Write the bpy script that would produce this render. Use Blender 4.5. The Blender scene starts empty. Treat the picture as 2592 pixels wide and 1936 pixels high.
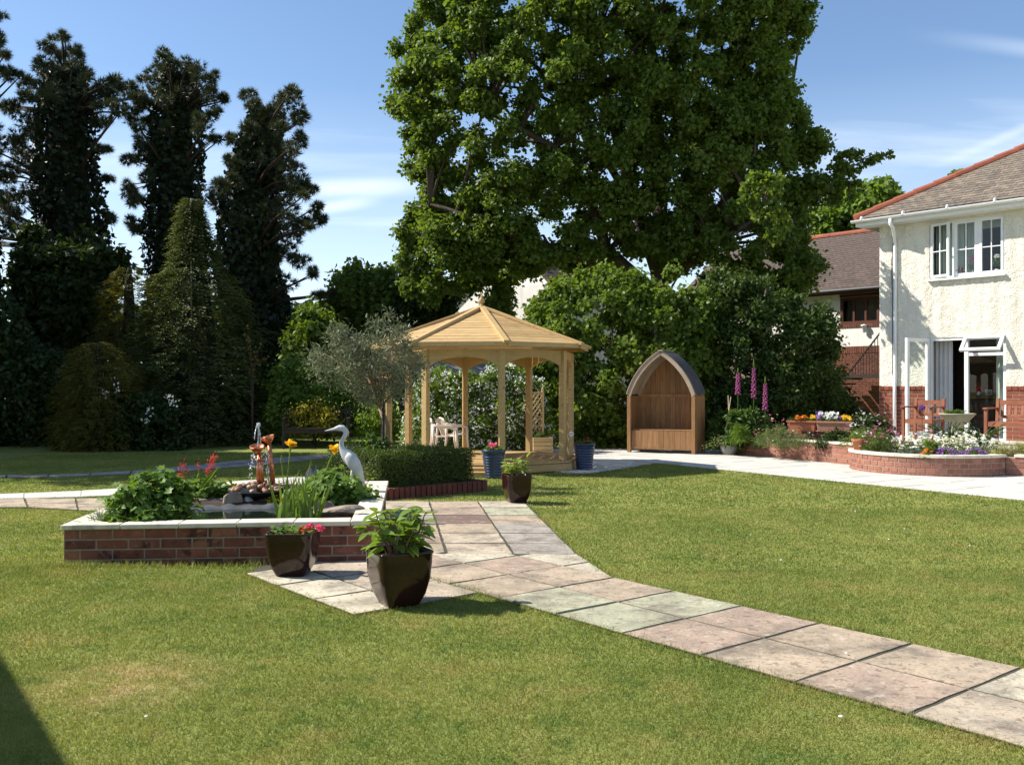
import bpy, bmesh, math, random
import numpy as np
from mathutils import Vector, Matrix, Quaternion, noise

# ------------------------------------------------------------------ camera, sky, sun, exposure
S = bpy.context.scene
COL = S.collection
H = 1.35                                   # eye height
cam = bpy.data.objects.new('camera', bpy.data.cameras.new('camera'))
COL.objects.link(cam)
cam.location = (0, 0, H)
cam.rotation_euler = (math.radians(90), 0, 0)
cam.data.sensor_width = 36
cam.data.lens = 36 * 2400 / 2592
cam.data.shift_y = 11 / 2592
cam.data.clip_start = 0.05
cam.data.clip_end = 2000
S.camera = cam

SUN_EL = math.radians(43)
SUN_H = Vector((1, -0.13)).normalized()    # the way the light travels over the ground
sd = bpy.data.lights.new('sun', 'SUN')
sd.energy = 4.2
sd.angle = math.radians(0.53)
sd.color = (1, 0.955, 0.88)
sun = bpy.data.objects.new('sun', sd)
COL.objects.link(sun)
sun.rotation_euler = Vector((SUN_H.x * math.cos(SUN_EL), SUN_H.y * math.cos(SUN_EL), -math.sin(SUN_EL))).to_track_quat('-Z', 'Y').to_euler()
sun.location = (-20, 5, 30)

W = bpy.data.worlds.new('World')
S.world = W
W.use_nodes = True
wn = W.node_tree.nodes; wl = W.node_tree.links
wn.clear()
def wnode(t, **kw):
    n = wn.new(t)
    for k, v in kw.items(): setattr(n, k, v)
    return n
sky = wnode('ShaderNodeTexSky', sky_type='NISHITA', sun_disc=False, sun_elevation=SUN_EL,
            sun_rotation=math.atan2(-SUN_H.x, -SUN_H.y), air_density=1.0, dust_density=0.3, ozone_density=3.6)
SKY_STRENGTH = 0.092
bg = wnode('ShaderNodeBackground'); bg.inputs['Strength'].default_value = SKY_STRENGTH
wo = wnode('ShaderNodeOutputWorld')
tc = wnode('ShaderNodeTexCoord')
sx = wnode('ShaderNodeSeparateXYZ'); wl.new(tc.outputs['Generated'], sx.inputs[0])
def wmath(op, a, b=None, c=None):
    n = wnode('ShaderNodeMath', operation=op)
    for i, q in enumerate((a, b, c)):
        if q is None: continue
        if isinstance(q, (int, float)): n.inputs[i].default_value = q
        else: wl.new(q, n.inputs[i])
    return n.outputs[0]
zc = wmath('ADD', wmath('MAXIMUM', sx.outputs[2], 0.0), 0.10)
cu = wmath('DIVIDE', sx.outputs[0], zc); cv = wmath('DIVIDE', sx.outputs[1], zc)
cb = wnode('ShaderNodeCombineXYZ'); wl.new(cu, cb.inputs[0]); wl.new(cv, cb.inputs[1])
mp = wnode('ShaderNodeMapping'); wl.new(cb.outputs[0], mp.inputs[0])
mp.inputs['Rotation'].default_value = (0, 0, 0.12); mp.inputs['Scale'].default_value = (0.42, 1.25, 1); mp.inputs['Location'].default_value = (3.1, 1.7, 0)
nz = wnode('ShaderNodeTexNoise'); wl.new(mp.outputs[0], nz.inputs['Vector'])
nz.inputs['Scale'].default_value = 0.9; nz.inputs['Detail'].default_value = 7; nz.inputs['Roughness'].default_value = 0.52; nz.inputs['Distortion'].default_value = 0.5
cr = wnode('ShaderNodeMapRange'); wl.new(nz.outputs['Fac'], cr.inputs[0])
cr.inputs[1].default_value = 0.54; cr.inputs[2].default_value = 0.82; cr.inputs[3].default_value = 0; cr.inputs[4].default_value = 0.6
hz = wnode('ShaderNodeMapRange'); wl.new(sx.outputs[2], hz.inputs[0])
hz.inputs[1].default_value = 0.02; hz.inputs[2].default_value = 0.30; hz.inputs[3].default_value = 0.36; hz.inputs[4].default_value = 0.0
# two old vapour trails
def trail(x0, z0, x1, z1, w, op):
    yy = wmath('MAXIMUM', sx.outputs[1], 0.05); a = wmath('DIVIDE', sx.outputs[0], yy); b = wmath('DIVIDE', sx.outputs[2], yy)
    L = math.hypot(x1 - x0, z1 - z0); ux_, uz_ = (x1 - x0) / L, (z1 - z0) / L
    al = wmath('ADD', wmath('MULTIPLY', wmath('SUBTRACT', a, x0), ux_), wmath('MULTIPLY', wmath('SUBTRACT', b, z0), uz_))
    ac = wmath('ABSOLUTE', wmath('SUBTRACT', wmath('MULTIPLY', wmath('SUBTRACT', a, x0), uz_), wmath('MULTIPLY', wmath('SUBTRACT', b, z0), ux_)))
    m = wnode('ShaderNodeMapRange', interpolation_type='SMOOTHSTEP'); wl.new(ac, m.inputs[0])
    for i, q in ((1, w), (2, 0.0), (3, 0.0), (4, op)): m.inputs[i].default_value = q
    e = wnode('ShaderNodeMapRange', interpolation_type='SMOOTHSTEP'); wl.new(al, e.inputs[0])
    for i, q in ((1, 0.0), (2, L * 0.6), (3, 0.0), (4, 1.0)): e.inputs[i].default_value = q
    e2 = wnode('ShaderNodeMapRange', interpolation_type='SMOOTHSTEP'); wl.new(al, e2.inputs[0])
    for i, q in ((1, L * 2), (2, L), (3, 0.0), (4, 1.0)): e2.inputs[i].default_value = q
    return wmath('MULTIPLY', wmath('MULTIPLY', m.outputs[0], wmath('MULTIPLY', e.outputs[0], e2.outputs[0])), wmath('ADD', nz.outputs['Fac'], 0.35))
tr = wmath('ADD', trail(.40, .212, .80, .385, .008, .30), trail(.40, .374, .80, .325, .014, .34))
tr = wmath('ADD', tr, wmath('ADD', trail(-.24, .208, -.15, .211, .016, .40), trail(-.235, .183, -.18, .191, .010, .36)))
cf = wmath('MINIMUM', wmath('ADD', wmath('ADD', cr.outputs[0], hz.outputs[0]), tr), 0.9)
mx = wnode('ShaderNodeMix', data_type='RGBA'); wl.new(cf, mx.inputs[0]); wl.new(sky.outputs[0], mx.inputs[6])
mx.inputs[7].default_value = (8.6, 9.0, 9.5, 1)
wl.new(mx.outputs[2], bg.inputs[0]); wl.new(bg.outputs[0], wo.inputs[0])

S.view_settings.view_transform = 'Standard'
S.view_settings.look = 'None'
S.view_settings.gamma = 1
S.view_settings.use_curve_mapping = False
S.view_settings.exposure = 0.95
S.cycles.max_bounces = 6
S.cycles.diffuse_bounces = 3
S.cycles.transmission_bounces = 4
S.cycles.transparent_max_bounces = 8
S.cycles.sample_clamp_indirect = 6
S.cycles.use_denoising = True
try: S.cycles.denoiser = 'OPENIMAGEDENOISE'
except Exception: pass

# ------------------------------------------------------------------ helpers
R = random.Random(11)
rng = np.random.default_rng(11)
U = R.uniform
K = 2212 / 2592
def g(x, y, z=0.0):                        # ray through a photo pixel meets the level z
    d = 2400 * (H - z) / (y - 979.0)
    return Vector(((x - 1296) / 2400 * d, d, z))
def p3(x, y, d):                           # ray through a photo pixel at depth d
    return Vector(((x - 1296) / 2400 * d, d, H + (979 - y) / 2400 * d))

def nodes(name):
    m = bpy.data.materials.new(name); m.use_nodes = True
    nt = m.node_tree; nt.nodes.clear()
    return m, nt
def N(nt, t, ins=None, **kw):
    n = nt.nodes.new(t)
    for k, v in kw.items(): setattr(n, k, v)
    for k, v in (ins or {}).items():
        if isinstance(v, bpy.types.NodeSocket): nt.links.new(v, n.inputs[k])
        else: n.inputs[k].default_value = v
    return n
def c4(c): return (c[0], c[1], c[2], 1)
def mixc(nt, f, a, b, mode='MIX'):
    n = N(nt, 'ShaderNodeMix', data_type='RGBA', blend_type=mode)
    for i, q in ((0, f), (6, a), (7, b)):
        if isinstance(q, bpy.types.NodeSocket): nt.links.new(q, n.inputs[i])
        elif i == 0: n.inputs[0].default_value = q
        else: n.inputs[i].default_value = c4(q)
    return n.outputs[2]
def mrange(nt, v, a, b, c=0, d=1):
    n = N(nt, 'ShaderNodeMapRange', {0: v, 1: a, 2: b, 3: c, 4: d}); return n.outputs[0]
def nse(nt, scale, detail=4, vec=None, rough=0.55, dist=0):
    if vec is None: vec = N(nt, 'ShaderNodeNewGeometry').outputs['Position']
    return N(nt, 'ShaderNodeTexNoise', {'Vector': vec, 'Scale': scale, 'Detail': detail, 'Roughness': rough, 'Distortion': dist}).outputs['Fac']
MATS = {}
def pm(name, c, c2=None, rough=0.75, ns=6, bump=0.0, bs=40, orand=None, ocol=False, spec=0.3, metal=0.0,
       dirt=None, stretch=None, coat=0.0, trans=0.0, bdist=0.01):
    """one principled material: base colour varied by noise, by object, by specks of dirt"""
    m, nt = nodes(name)
    pos = N(nt, 'ShaderNodeNewGeometry').outputs['Position']
    if stretch:
        pos = N(nt, 'ShaderNodeMapping', {0: N(nt, 'ShaderNodeTexCoord').outputs['Object'], 3: stretch}).outputs[0]
    f = mrange(nt, nse(nt, ns, 5, pos), 0.3, 0.7)
    if ocol:
        base = N(nt, 'ShaderNodeObjectInfo').outputs['Color']
        k = mixc(nt, f, (0.72, 0.72, 0.72), (1.15, 1.13, 1.1))
        col = mixc(nt, 1.0, base, k, 'MULTIPLY')
    else:
        col = mixc(nt, f, c, c2 or tuple(x * 1.25 for x in c))
    if orand:
        r = N(nt, 'ShaderNodeObjectInfo').outputs['Random']
        ramp = N(nt, 'ShaderNodeValToRGB', {0: r}); ramp.color_ramp.interpolation = 'CONSTANT' if len(orand) > 3 else 'LINEAR'
        el = ramp.color_ramp.elements
        while len(el) < len(orand): el.new(0.5)
        for i, q in enumerate(orand):
            el[i].position = i / len(orand) if len(orand) > 3 else i / max(1, len(orand) - 1); el[i].color = c4(q)
        col = mixc(nt, 1.0, col, ramp.outputs[0], 'MULTIPLY')
    for d in (dirt or []):
        dc, dsc, t0, t1, amt = d
        col = mixc(nt, mrange(nt, nse(nt, dsc, 6, None, 0.65), t0 - .05, t1 - .05, 0, amt), col, dc)
    b = N(nt, 'ShaderNodeBsdfPrincipled', {'Base Color': col, 'Roughness': rough, 'Metallic': metal, 'Specular IOR Level': spec, 'Coat Weight': coat, 'Coat Roughness': 0.08, 'Transmission Weight': trans})
    if bump:
        bp = N(nt, 'ShaderNodeBump', {'Strength': bump, 'Distance': bdist, 'Height': nse(nt, bs, 4, pos)})
        nt.links.new(bp.outputs[0], b.inputs['Normal'])
    o = N(nt, 'ShaderNodeOutputMaterial', {0: b.outputs[0]})
    MATS[name] = m
    return m
def leafm(name, c, c2, trans=0.35, rough=0.5, tc=None, spec=0.25):
    m, nt = nodes(name)
    r = N(nt, 'ShaderNodeNewGeometry').outputs['Random Per Island']
    f = mixf = N(nt, 'ShaderNodeMath', {0: r, 1: mrange(nt, nse(nt, 0.9, 3), 0.3, 0.7)}, operation='ADD').outputs[0]
    f = N(nt, 'ShaderNodeMath', {0: f, 1: 0.5}, operation='MULTIPLY').outputs[0]
    col = mixc(nt, f, c, c2)
    b = N(nt, 'ShaderNodeBsdfPrincipled', {'Base Color': col, 'Roughness': rough, 'Specular IOR Level': spec})
    tcol = mixc(nt, 1.0, col, tc or (1.5, 1.45, 0.55), 'MULTIPLY')
    t = N(nt, 'ShaderNodeBsdfTranslucent', {'Color': tcol})
    mxs = N(nt, 'ShaderNodeMixShader', {0: trans, 1: b.outputs[0], 2: t.outputs[0]})
    N(nt, 'ShaderNodeOutputMaterial', {0: mxs.outputs[0]})
    MATS[name] = m
    return m
def glassm(name, tint=(1, 1, 1), refl=0.9):
    m, nt = nodes(name)
    gi = N(nt, 'ShaderNodeNewGeometry').outputs['Backfacing']
    fr = N(nt, 'ShaderNodeMath', {0: N(nt, 'ShaderNodeFresnel', {'IOR': 1.5}).outputs[0], 1: N(nt, 'ShaderNodeMath', {0: 1.0, 1: gi}, operation='SUBTRACT').outputs[0]}, operation='MULTIPLY')
    t = N(nt, 'ShaderNodeBsdfTransparent', {'Color': c4(tint)})
    gl = N(nt, 'ShaderNodeBsdfGlossy', {'Color': (refl, refl, refl, 1), 'Roughness': 0.0})
    mxs = N(nt, 'ShaderNodeMixShader', {0: fr.outputs[0], 1: t.outputs[0], 2: gl.outputs[0]})
    N(nt, 'ShaderNodeOutputMaterial', {0: mxs.outputs[0]})
    return m

def link(o, parent=None):
    COL.objects.link(o)
    if parent is not None: o.parent = parent
    return o
def thing(name, label, cat, loc=(0, 0, 0), rz=0, group=None):
    o = bpy.data.objects.new(name, None); o.empty_display_size = 0.2
    o.location = loc; o.rotation_euler = (0, 0, rz)
    link(o); return tag(o, label, cat, group)
def tag(o, label=None, cat=None, group=None, kind=None):
    if label: o['label'] = label
    if cat: o['category'] = cat
    if group: o['group'] = group
    if kind: o['kind'] = kind
    return o
def obj(name, me, parent=None, loc=None, rot=None, color=None):
    o = bpy.data.objects.new(name, me)
    if loc is not None: o.location = loc
    if rot is not None: o.rotation_euler = rot
    if color is not None: o.color = c4(color)
    return link(o, parent)

class MB:
    """collects boxes, prisms, tubes and lathes for one mesh"""
    def __init__(s): s.v = []; s.f = []
    def add(s, vs, fs):
        n = len(s.v); s.v += [tuple(q) for q in vs]; s.f += [tuple(i + n for i in q) for q in fs]; return s
    def box(s, c, d, rz=0, M=None):
        M = M or (Matrix.Translation(c) @ Matrix.Rotation(rz, 4, 'Z'))
        x, y, z = (q / 2 for q in d)
        vs = [M @ Vector((a * x, b * y, e * z)) for e in (-1, 1) for b in (-1, 1) for a in (-1, 1)]
        return s.add(vs, [(0, 2, 3, 1), (4, 5, 7, 6), (0, 1, 5, 4), (2, 6, 7, 3), (0, 4, 6, 2), (1, 3, 7, 5)])
    def bar(s, a, b, w, t, up=(0, 0, 1)):
        a = Vector(a); b = Vector(b); y = (b - a); L = y.length; y = y / L
        up = Vector(up); x = y.cross(up)
        if x.length < 1e-4: x = y.cross(Vector((1, 0, 0)))
        x.normalize(); z = x.cross(y)
        M = Matrix((x, y, z)).transposed().to_4x4(); M.translation = (a + b) / 2
        return s.box(None, (w, L, t), M=M)
    def poly(s, pts): return s.add(pts, [tuple(range(len(pts)))])
    def prism(s, pts, z0, z1):
        n = len(pts)
        vs = [(p[0], p[1], z0) for p in pts] + [(p[0], p[1], z1) for p in pts]
        fs = [tuple(range(n))[::-1], tuple(range(n, 2 * n))] + [(i, (i + 1) % n, n + (i + 1) % n, n + i) for i in range(n)]
        return s.add(vs, fs)
    def plate(s, pts, nrm, t):               # polygon in space given thickness along nrm
        n = len(pts); nrm = Vector(nrm)
        vs = [Vector(p) for p in pts] + [Vector(p) + nrm * t for p in pts]
        fs = [tuple(range(n))[::-1], tuple(range(n, 2 * n))] + [(i, (i + 1) % n, n + (i + 1) % n, n + i) for i in range(n)]
        return s.add(vs, fs)
    def tube(s, pts, rad, n=6, cap=True, flat=1.0):
        pts = [Vector(p) for p in pts]
        if not isinstance(rad, (list, tuple)): rad = [rad] * len(pts)
        vs = []; fs = []; x = None
        for i, p in enumerate(pts):
            t = (pts[min(i + 1, len(pts) - 1)] - pts[max(i - 1, 0)]).normalized()
            if x is None:
                x = t.cross(Vector((0, 1, 0.01)));
                if x.length < 0.1: x = t.cross(Vector((1, 0, 0)))
            x = (x - t * x.dot(t)).normalized(); y = t.cross(x)
            for k in range(n):
                a = 2 * math.pi * k / n
                vs.append(p + (x * math.cos(a) + y * math.sin(a) * flat) * rad[i])
        for i in range(len(pts) - 1):
            for k in range(n):
                fs.append((i * n + k, i * n + (k + 1) % n, (i + 1) * n + (k + 1) % n, (i + 1) * n + k))
        if cap: fs += [tuple(range(n))[::-1], tuple(range(len(vs) - n, len(vs)))]
        return s.add(vs, fs)
    def lathe(s, prof, n=20, c=(0, 0, 0), sq=0, rot=0, closed=False):
        vs = []; fs = []
        for r, z in prof:
            for k in range(n):
                a = 2 * math.pi * k / n
                q = 1.0 if not sq else 1 / (abs(math.cos(a)) ** sq + abs(math.sin(a)) ** sq) ** (1 / sq)
                vs.append((c[0] + r * q * math.cos(a + rot), c[1] + r * q * math.sin(a + rot), c[2] + z))
        m = len(prof)
        for i in range(m - 1 + (1 if closed else 0)):
            j = (i + 1) % m
            for k in range(n): fs.append((i * n + k, i * n + (k + 1) % n, j * n + (k + 1) % n, j * n + k))
        if not closed: fs += [tuple(range(n))[::-1], tuple(range((m - 1) * n, m * n))]
        return s.add(vs, fs)
    def blob(s, c, r, n=8, jit=0.0, seed=0):
        q = random.Random(seed); vs = []; fs = []; m = max(3, n // 2 + 1)
        if not isinstance(r, (tuple, list)): r = (r, r, r)
        for i in range(m + 1):
            th = math.pi * i / m
            for k in range(n):
                a = 2 * math.pi * k / n; j = 1 + q.uniform(-jit, jit)
                vs.append((c[0] + r[0] * math.sin(th) * math.cos(a) * j, c[1] + r[1] * math.sin(th) * math.sin(a) * j, c[2] + r[2] * math.cos(th) * j))
        for i in range(m):
            for k in range(n): fs.append((i * n + k, (i + 1) * n + k, (i + 1) * n + (k + 1) % n, i * n + (k + 1) % n))
        return s.add(vs, fs)
    def mesh(s, name, mat, smooth=False, bevel=0, seg=1):
        me = bpy.data.meshes.new(name); me.from_pydata(s.v, [], s.f)
        if bevel or smooth:
            b = bmesh.new(); b.from_mesh(me)
            if smooth: bmesh.ops.remove_doubles(b, verts=b.verts, dist=1e-5)
            if bevel: bmesh.ops.bevel(b, geom=list(b.edges), offset=bevel, segments=seg, affect='EDGES', profile=0.5)
            bmesh.ops.recalc_face_normals(b, faces=b.faces)
            b.to_mesh(me); b.free()
        if smooth: me.polygons.foreach_set('use_smooth', [True] * len(me.polygons))
        for q in (mat if isinstance(mat, (list, tuple)) else [mat]): me.materials.append(q)
        return me
    def build(s, name, mat, parent=None, smooth=False, bevel=0, seg=1, loc=None, color=None):
        return obj(name, s.mesh(name, mat, smooth, bevel, seg), parent, loc, None, color)

T_KITE = (np.array([(0, 0, 0), (.45, .5, .10), (1, 0, -.05), (.45, -.5, .10)]), np.array([(0, 1, 2), (0, 2, 3)]))
T_NEEDLE = (np.array([(0, .5, 0), (1, 0, 0), (0, -.5, 0)]), np.array([(0, 1, 2)]))
T_ROUND = (np.array([(.5, 0, -.06), (0, 0, 0), (.15, .42, .06), (.62, .52, .08), (1, .0, 0), (.62, -.52, .08), (.15, -.42, .06)]),
           np.array([(0, 2, 1), (0, 3, 2), (0, 4, 3), (0, 5, 4), (0, 6, 5), (0, 1, 6)]))
T_LOBE = (np.array([(.45, 0, -.05), (0, 0, 0), (.05, .5, .1), (.42, .3, .03), (.75, .55, .1), (.72, .2, 0), (1.05, 0, -.05), (.72, -.2, 0), (.75, -.55, .1), (.42, -.3, .03), (.05, -.5, .1)]),
          np.array([(0, i + 1, i) for i in range(1, 10)] + [(0, 1, 10)]))
T_STAR = (np.array([(0, 0, 0), (.18, .5, .1), (.5, .22, .02), (1, 0, -.08), (.5, -.22, .02), (.18, -.5, .1)]), np.array([(0, 1, 2), (0, 2, 3), (0, 3, 4), (0, 4, 5)]))
def unit(a): return a / np.maximum(np.linalg.norm(a, axis=-1, keepdims=True), 1e-9)
def rdirs(n): return unit(rng.normal(size=(n, 3)))
class Cloud:
    """many small leaf faces gathered in one mesh"""
    def __init__(s): s.V = []; s.F = []; s.n = 0
    def add(s, pos, axis, nrm, L, Wd, T=T_KITE):
        n = len(pos)
        if n == 0: return s
        axis = unit(axis); nrm = unit(nrm - axis * (nrm * axis).sum(1, keepdims=True)); side = np.cross(nrm, axis)
        L = np.broadcast_to(np.asarray(L, float), (n,))[:, None, None]; Wd = np.broadcast_to(np.asarray(Wd, float), (n,))[:, None, None]
        t = T[0]
        v = pos[:, None, :] + axis[:, None, :] * (t[None, :, 0:1] * L) + side[:, None, :] * (t[None, :, 1:2] * Wd) + nrm[:, None, :] * (t[None, :, 2:3] * L)
        f = (np.arange(n) * len(t))[:, None, None] + T[1][None] + s.n
        s.V.append(v.reshape(-1, 3)); s.F.append(f.reshape(-1, 3)); s.n += n * len(t)
        return s
    def clumps(s, C, rad, per, size, ratio=0.6, T=T_KITE, flat=0.8, up=0.5, inner=0.45, droop=0.25):
        C = np.asarray(C, float); m = len(C)
        if m == 0: return s
        rad = np.broadcast_to(np.asarray(rad, float), (m,))
        idx = np.repeat(np.arange(m), per); n = len(idx)
        d = rdirs(n); q = (inner + (1 - inner) * rng.random(n)) * (1 + 0.30 * rng.normal(size=n))
        pos = C[idx] + d * (rad[idx] * q)[:, None] * np.array([1, 1, flat])
        nr = unit(0.55 * d + up * np.array([0, 0, 1]) + 0.65 * rdirs(n))
        ax = unit(np.cross(nr, rdirs(n)) + 0.4 * d - np.array([0, 0, droop]))
        L = size * (0.65 + 0.7 * rng.random(n))
        return s.add(pos, ax, nr, L, L * ratio, T)
    def tufts(s, C, rad, per, nn, length, width, flat=0.7):
        """pine tufts: needles fanning from points on each clump"""
        C = np.asarray(C, float); m = len(C); rad = np.broadcast_to(np.asarray(rad, float), (m,))
        idx = np.repeat(np.arange(m), per); n = len(idx)
        d = rdirs(n)
        base = C[idx] + d * (rad[idx] * (0.45 + 0.5 * rng.random(n)))[:, None] * np.array([1, 1, flat])
        out = unit(d + np.array([0, 0, 0.45]) + 0.35 * rdirs(n))
        i2 = np.repeat(np.arange(n), nn); k = len(i2)
        ax = unit(out[i2] + 0.75 * rdirs(k))
        return s.add(base[i2], ax, rdirs(k), length * (0.7 + 0.5 * rng.random(k)), width, T_NEEDLE)
    def mesh(s, name, mat, origin=(0, 0, 0)):
        me = bpy.data.meshes.new(name)
        V = (np.concatenate(s.V) - np.asarray(origin, float)).astype(np.float32); F = np.concatenate(s.F).astype(np.int32)
        me.vertices.add(len(V)); me.vertices.foreach_set('co', V.ravel())
        me.loops.add(F.size); me.loops.foreach_set('vertex_index', F.ravel())
        me.polygons.add(len(F)); me.polygons.foreach_set('loop_start', np.arange(0, F.size, 3, dtype=np.int32))
        me.update(calc_edges=True); me.materials.append(mat)
        return me
    def build(s, name, mat, parent=None, origin=None, loc=None):
        if origin is None: origin = tuple(parent.location) if parent is not None else (0, 0, 0)
        return obj(name, s.mesh(name, mat, origin), parent, loc)

def inpoly(px, py, P):
    P = np.asarray(P, float); x1, y1 = P[:, 0], P[:, 1]; x2, y2 = np.roll(x1, -1), np.roll(y1, -1)
    c = ((y1[None] > py[:, None]) != (y2[None] > py[:, None])) & (px[:, None] < (x2 - x1)[None] * (py[:, None] - y1[None]) / np.where(y2 == y1, 1e-9, y2 - y1)[None] + x1[None])
    return c.sum(1) % 2 == 1
def edist(px, py, P):
    P = np.asarray(P, float); a = P; b = np.roll(P, -1, 0); d = b - a
    q = np.stack([px, py], 1)[:, None, :] - a[None]
    t = np.clip((q * d[None]).sum(2) / np.maximum((d * d).sum(1), 1e-9)[None], 0, 1)
    return np.sqrt(((q - t[..., None] * d[None]) ** 2).sum(2)).min(1)
def volume(P, D, depth, n, rpx, shell=0.35, dmax=None, tries=40):
    """clump centres filling a rounded body of outline P (2212-px picture units) around depth D"""
    P = np.asarray(P, float); lo = P.min(0); hi = P.max(0); m = n * tries
    x = lo[0] + rng.random(m) * (hi[0] - lo[0]); y = lo[1] + rng.random(m) * (hi[1] - lo[1])
    k = inpoly(x, y, P); x, y = x[k], y[k]
    d = edist(x, y, P); k = d > rpx * 0.75; x, y, d = x[k], y[k], d[k]
    dm = dmax or max(d.max(), 1)
    T = np.sqrt(np.maximum(0.02, 1 - (1 - np.minimum(d / dm, 1)) ** 2)) * depth
    u = rng.random(len(x)); o = np.sign(rng.random(len(x)) - 0.62) * T * (1 - shell * u)
    Y = D + o
    pts = np.stack([(x - 1106) / 2048 * Y, Y, H + (835.5 - y) / 2048 * Y], 1)
    mind = rpx / 2048 * D * 0.85; keep = []; cell = {}
    for q in pts:
        c = tuple((q // mind).astype(int)); ok = True
        for i in (-1, 0, 1):
            for j in (-1, 0, 1):
                for l in (-1, 0, 1):
                    for w in cell.get((c[0] + i, c[1] + j, c[2] + l), ()):
                        if ((w - q) ** 2).sum() < mind * mind: ok = False
        if ok:
            cell.setdefault(c, []).append(q); keep.append(q)
            if len(keep) >= n: break
    return np.array(keep)
def d3(x, y, D):                            # 2212-px picture units at depth D
    return Vector(((x - 1106) / 2048 * D, D, H + (835.5 - y) / 2048 * D))
# ------------------------------------------------------------------ materials
M_soil = pm('soil', (0.045, 0.03, 0.02), (0.08, 0.055, 0.035), 0.95, 20, 0.6, 60)
M_wood = pm('new_softwood', (0.45, 0.295, 0.125), (0.57, 0.395, 0.185), 0.6, 2.0, 0.25, 12, stretch=(1.5, 14, 14), orand=[(0.80, 0.77, 0.72), (1.08, 1.06, 1.02)], dirt=[((0.24, 0.125, 0.04), 11, 0.66, 0.73, 0.7), ((0.36, 0.26, 0.13), 3, 0.6, 0.75, 0.4)])
M_arb = pm('weathered_softwood', (0.225, 0.112, 0.045), (0.35, 0.19, 0.083), 0.7, 2.5, 0.3, 12, stretch=(12, 12, 1.2), orand=[(0.78, 0.76, 0.74), (1.1, 1.08, 1.05)])
M_arbgrey = pm('greyed_softwood', (0.30, 0.22, 0.15), (0.42, 0.33, 0.24), 0.75, 4, 0.2, 30)
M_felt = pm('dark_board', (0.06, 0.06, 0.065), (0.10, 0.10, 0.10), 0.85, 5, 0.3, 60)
M_bench = pm('red_hardwood', (0.22, 0.075, 0.04), (0.32, 0.125, 0.065), 0.6, 3, 0.2, 25)
M_darkbench = pm('dark_wood', (0.03, 0.022, 0.017), (0.05, 0.038, 0.03), 0.8, 5)
M_brick = pm('pool_brick', (0.16, 0.058, 0.036), (0.27, 0.105, 0.066), 0.85, 9, 0.5, 45, orand=[(1, 1, 1), (0.8, 0.75, 0.75), (1.2, 1.1, 1.05), (0.62, 0.6, 0.62), (1.05, 0.95, 0.9), (0.9, 0.8, 0.75), (1.12, 1.2, 1.1)], dirt=[((0.03, 0.018, 0.018), 6, 0.58, 0.66, 0.8), ((0.32, 0.24, 0.17), 18, 0.66, 0.72, .4)])
M_brick2 = pm('garden_brick', (0.26, 0.11, 0.075), (0.35, 0.16, 0.115), 0.85, 9, 0.4, 60, orand=[(1, 1, 1), (0.85, 0.8, 0.78), (1.12, 1.08, 1.05), (0.95, 0.9, 0.9), (1.05, 0.95, 0.9)])
M_brick3 = pm('house_brick', (0.19, 0.055, 0.032), (0.26, 0.08, 0.048), 0.85, 9, 0.4, 60, orand=[(1, 1, 1), (0.8, 0.75, 0.72), (1.15, 1.1, 1.05), (0.92, 0.85, 0.82)])
M_brick4 = pm('annexe_brick', (0.13, 0.05, 0.032), (0.19, 0.075, 0.048), 0.9, 9, 0.4, 60, orand=[(1, 1, 1), (0.8, 0.78, 0.76), (1.12, 1.1, 1.08), (0.92, 0.88, 0.86)])
M_brickdk = pm('edging_brick', (0.13, 0.04, 0.03), (0.2, 0.065, 0.045), 0.85, 12, 0.3, 60, orand=[(1, 1, 1), (0.75, 0.75, 0.75), (1.15, 1.1, 1.05)])
M_mortar = pm('mortar', (0.34, 0.28, 0.2), (0.44, 0.37, 0.28), 0.95, 30, 0.3, 90)
M_mortardk = pm('old_mortar', (0.23, 0.19, 0.14), (0.32, 0.27, 0.2), 0.95, 30, 0.3, 90)
M_coping = pm('cream_coping', (0.62, 0.56, 0.43), (0.72, 0.66, 0.53), 0.85, 8, 0.15, 70, dirt=[((0.22, 0.18, 0.12), 5, 0.58, 0.72, 0.6), ((0.3, 0.27, 0.2), 40, 0.66, 0.72, 0.4)])
M_slab = pm('path_slab', (0.4, 0.33, 0.25), None, 0.9, 4, 0.35, 55, ocol=True, dirt=[((0.15, 0.125, 0.095), 2.6, 0.54, 0.70, 0.75), ((0.15, 0.10, 0.065), 20, 0.62, 0.67, 0.6), ((0.15, 0.125, 0.095), 48, 0.60, 0.67, 0.55), ((0.55, 0.50, 0.40), 14, 0.62, 0.72, 0.5)])
M_patio = pm('patio_slab', (0.50, 0.475, 0.415), (0.57, 0.545, 0.485), 0.85, 3, 0.1, 70, orand=[(0.95, 0.95, 0.95), (1.04, 1.04, 1.04)], dirt=[((0.3, 0.27, 0.22), 4, 0.62, 0.75, 0.25)])
M_joint = pm('path_joint', (0.05, 0.05, 0.03), (0.09, 0.08, 0.05), 0.95, 25)
M_jointlt = pm('patio_joint', (0.38, 0.35, 0.3), (0.45, 0.42, 0.36), 0.95, 25)
M_pot = pm('brown_glaze', (0.014, 0.005, 0.005), (0.030, 0.009, 0.008), 0.14, 7, 0.06, 8, spec=0.4, coat=0.1)
M_blue = pm('blue_glaze', (0.008, 0.020, 0.065), (0.015, 0.034, 0.095), 0.32, 8, spec=0.5, coat=0.5)
M_terra = pm('terracotta', (0.44, 0.15, 0.07), (0.52, 0.19, 0.095), 0.75, 8)
M_terrapink = pm('pink_terracotta', (0.48, 0.22, 0.13), (0.55, 0.27, 0.17), 0.75, 8)
M_stone = pm('stone_bowl', (0.30, 0.29, 0.19), (0.40, 0.38, 0.27), 0.9, 10, 0.3, 60)
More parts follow.
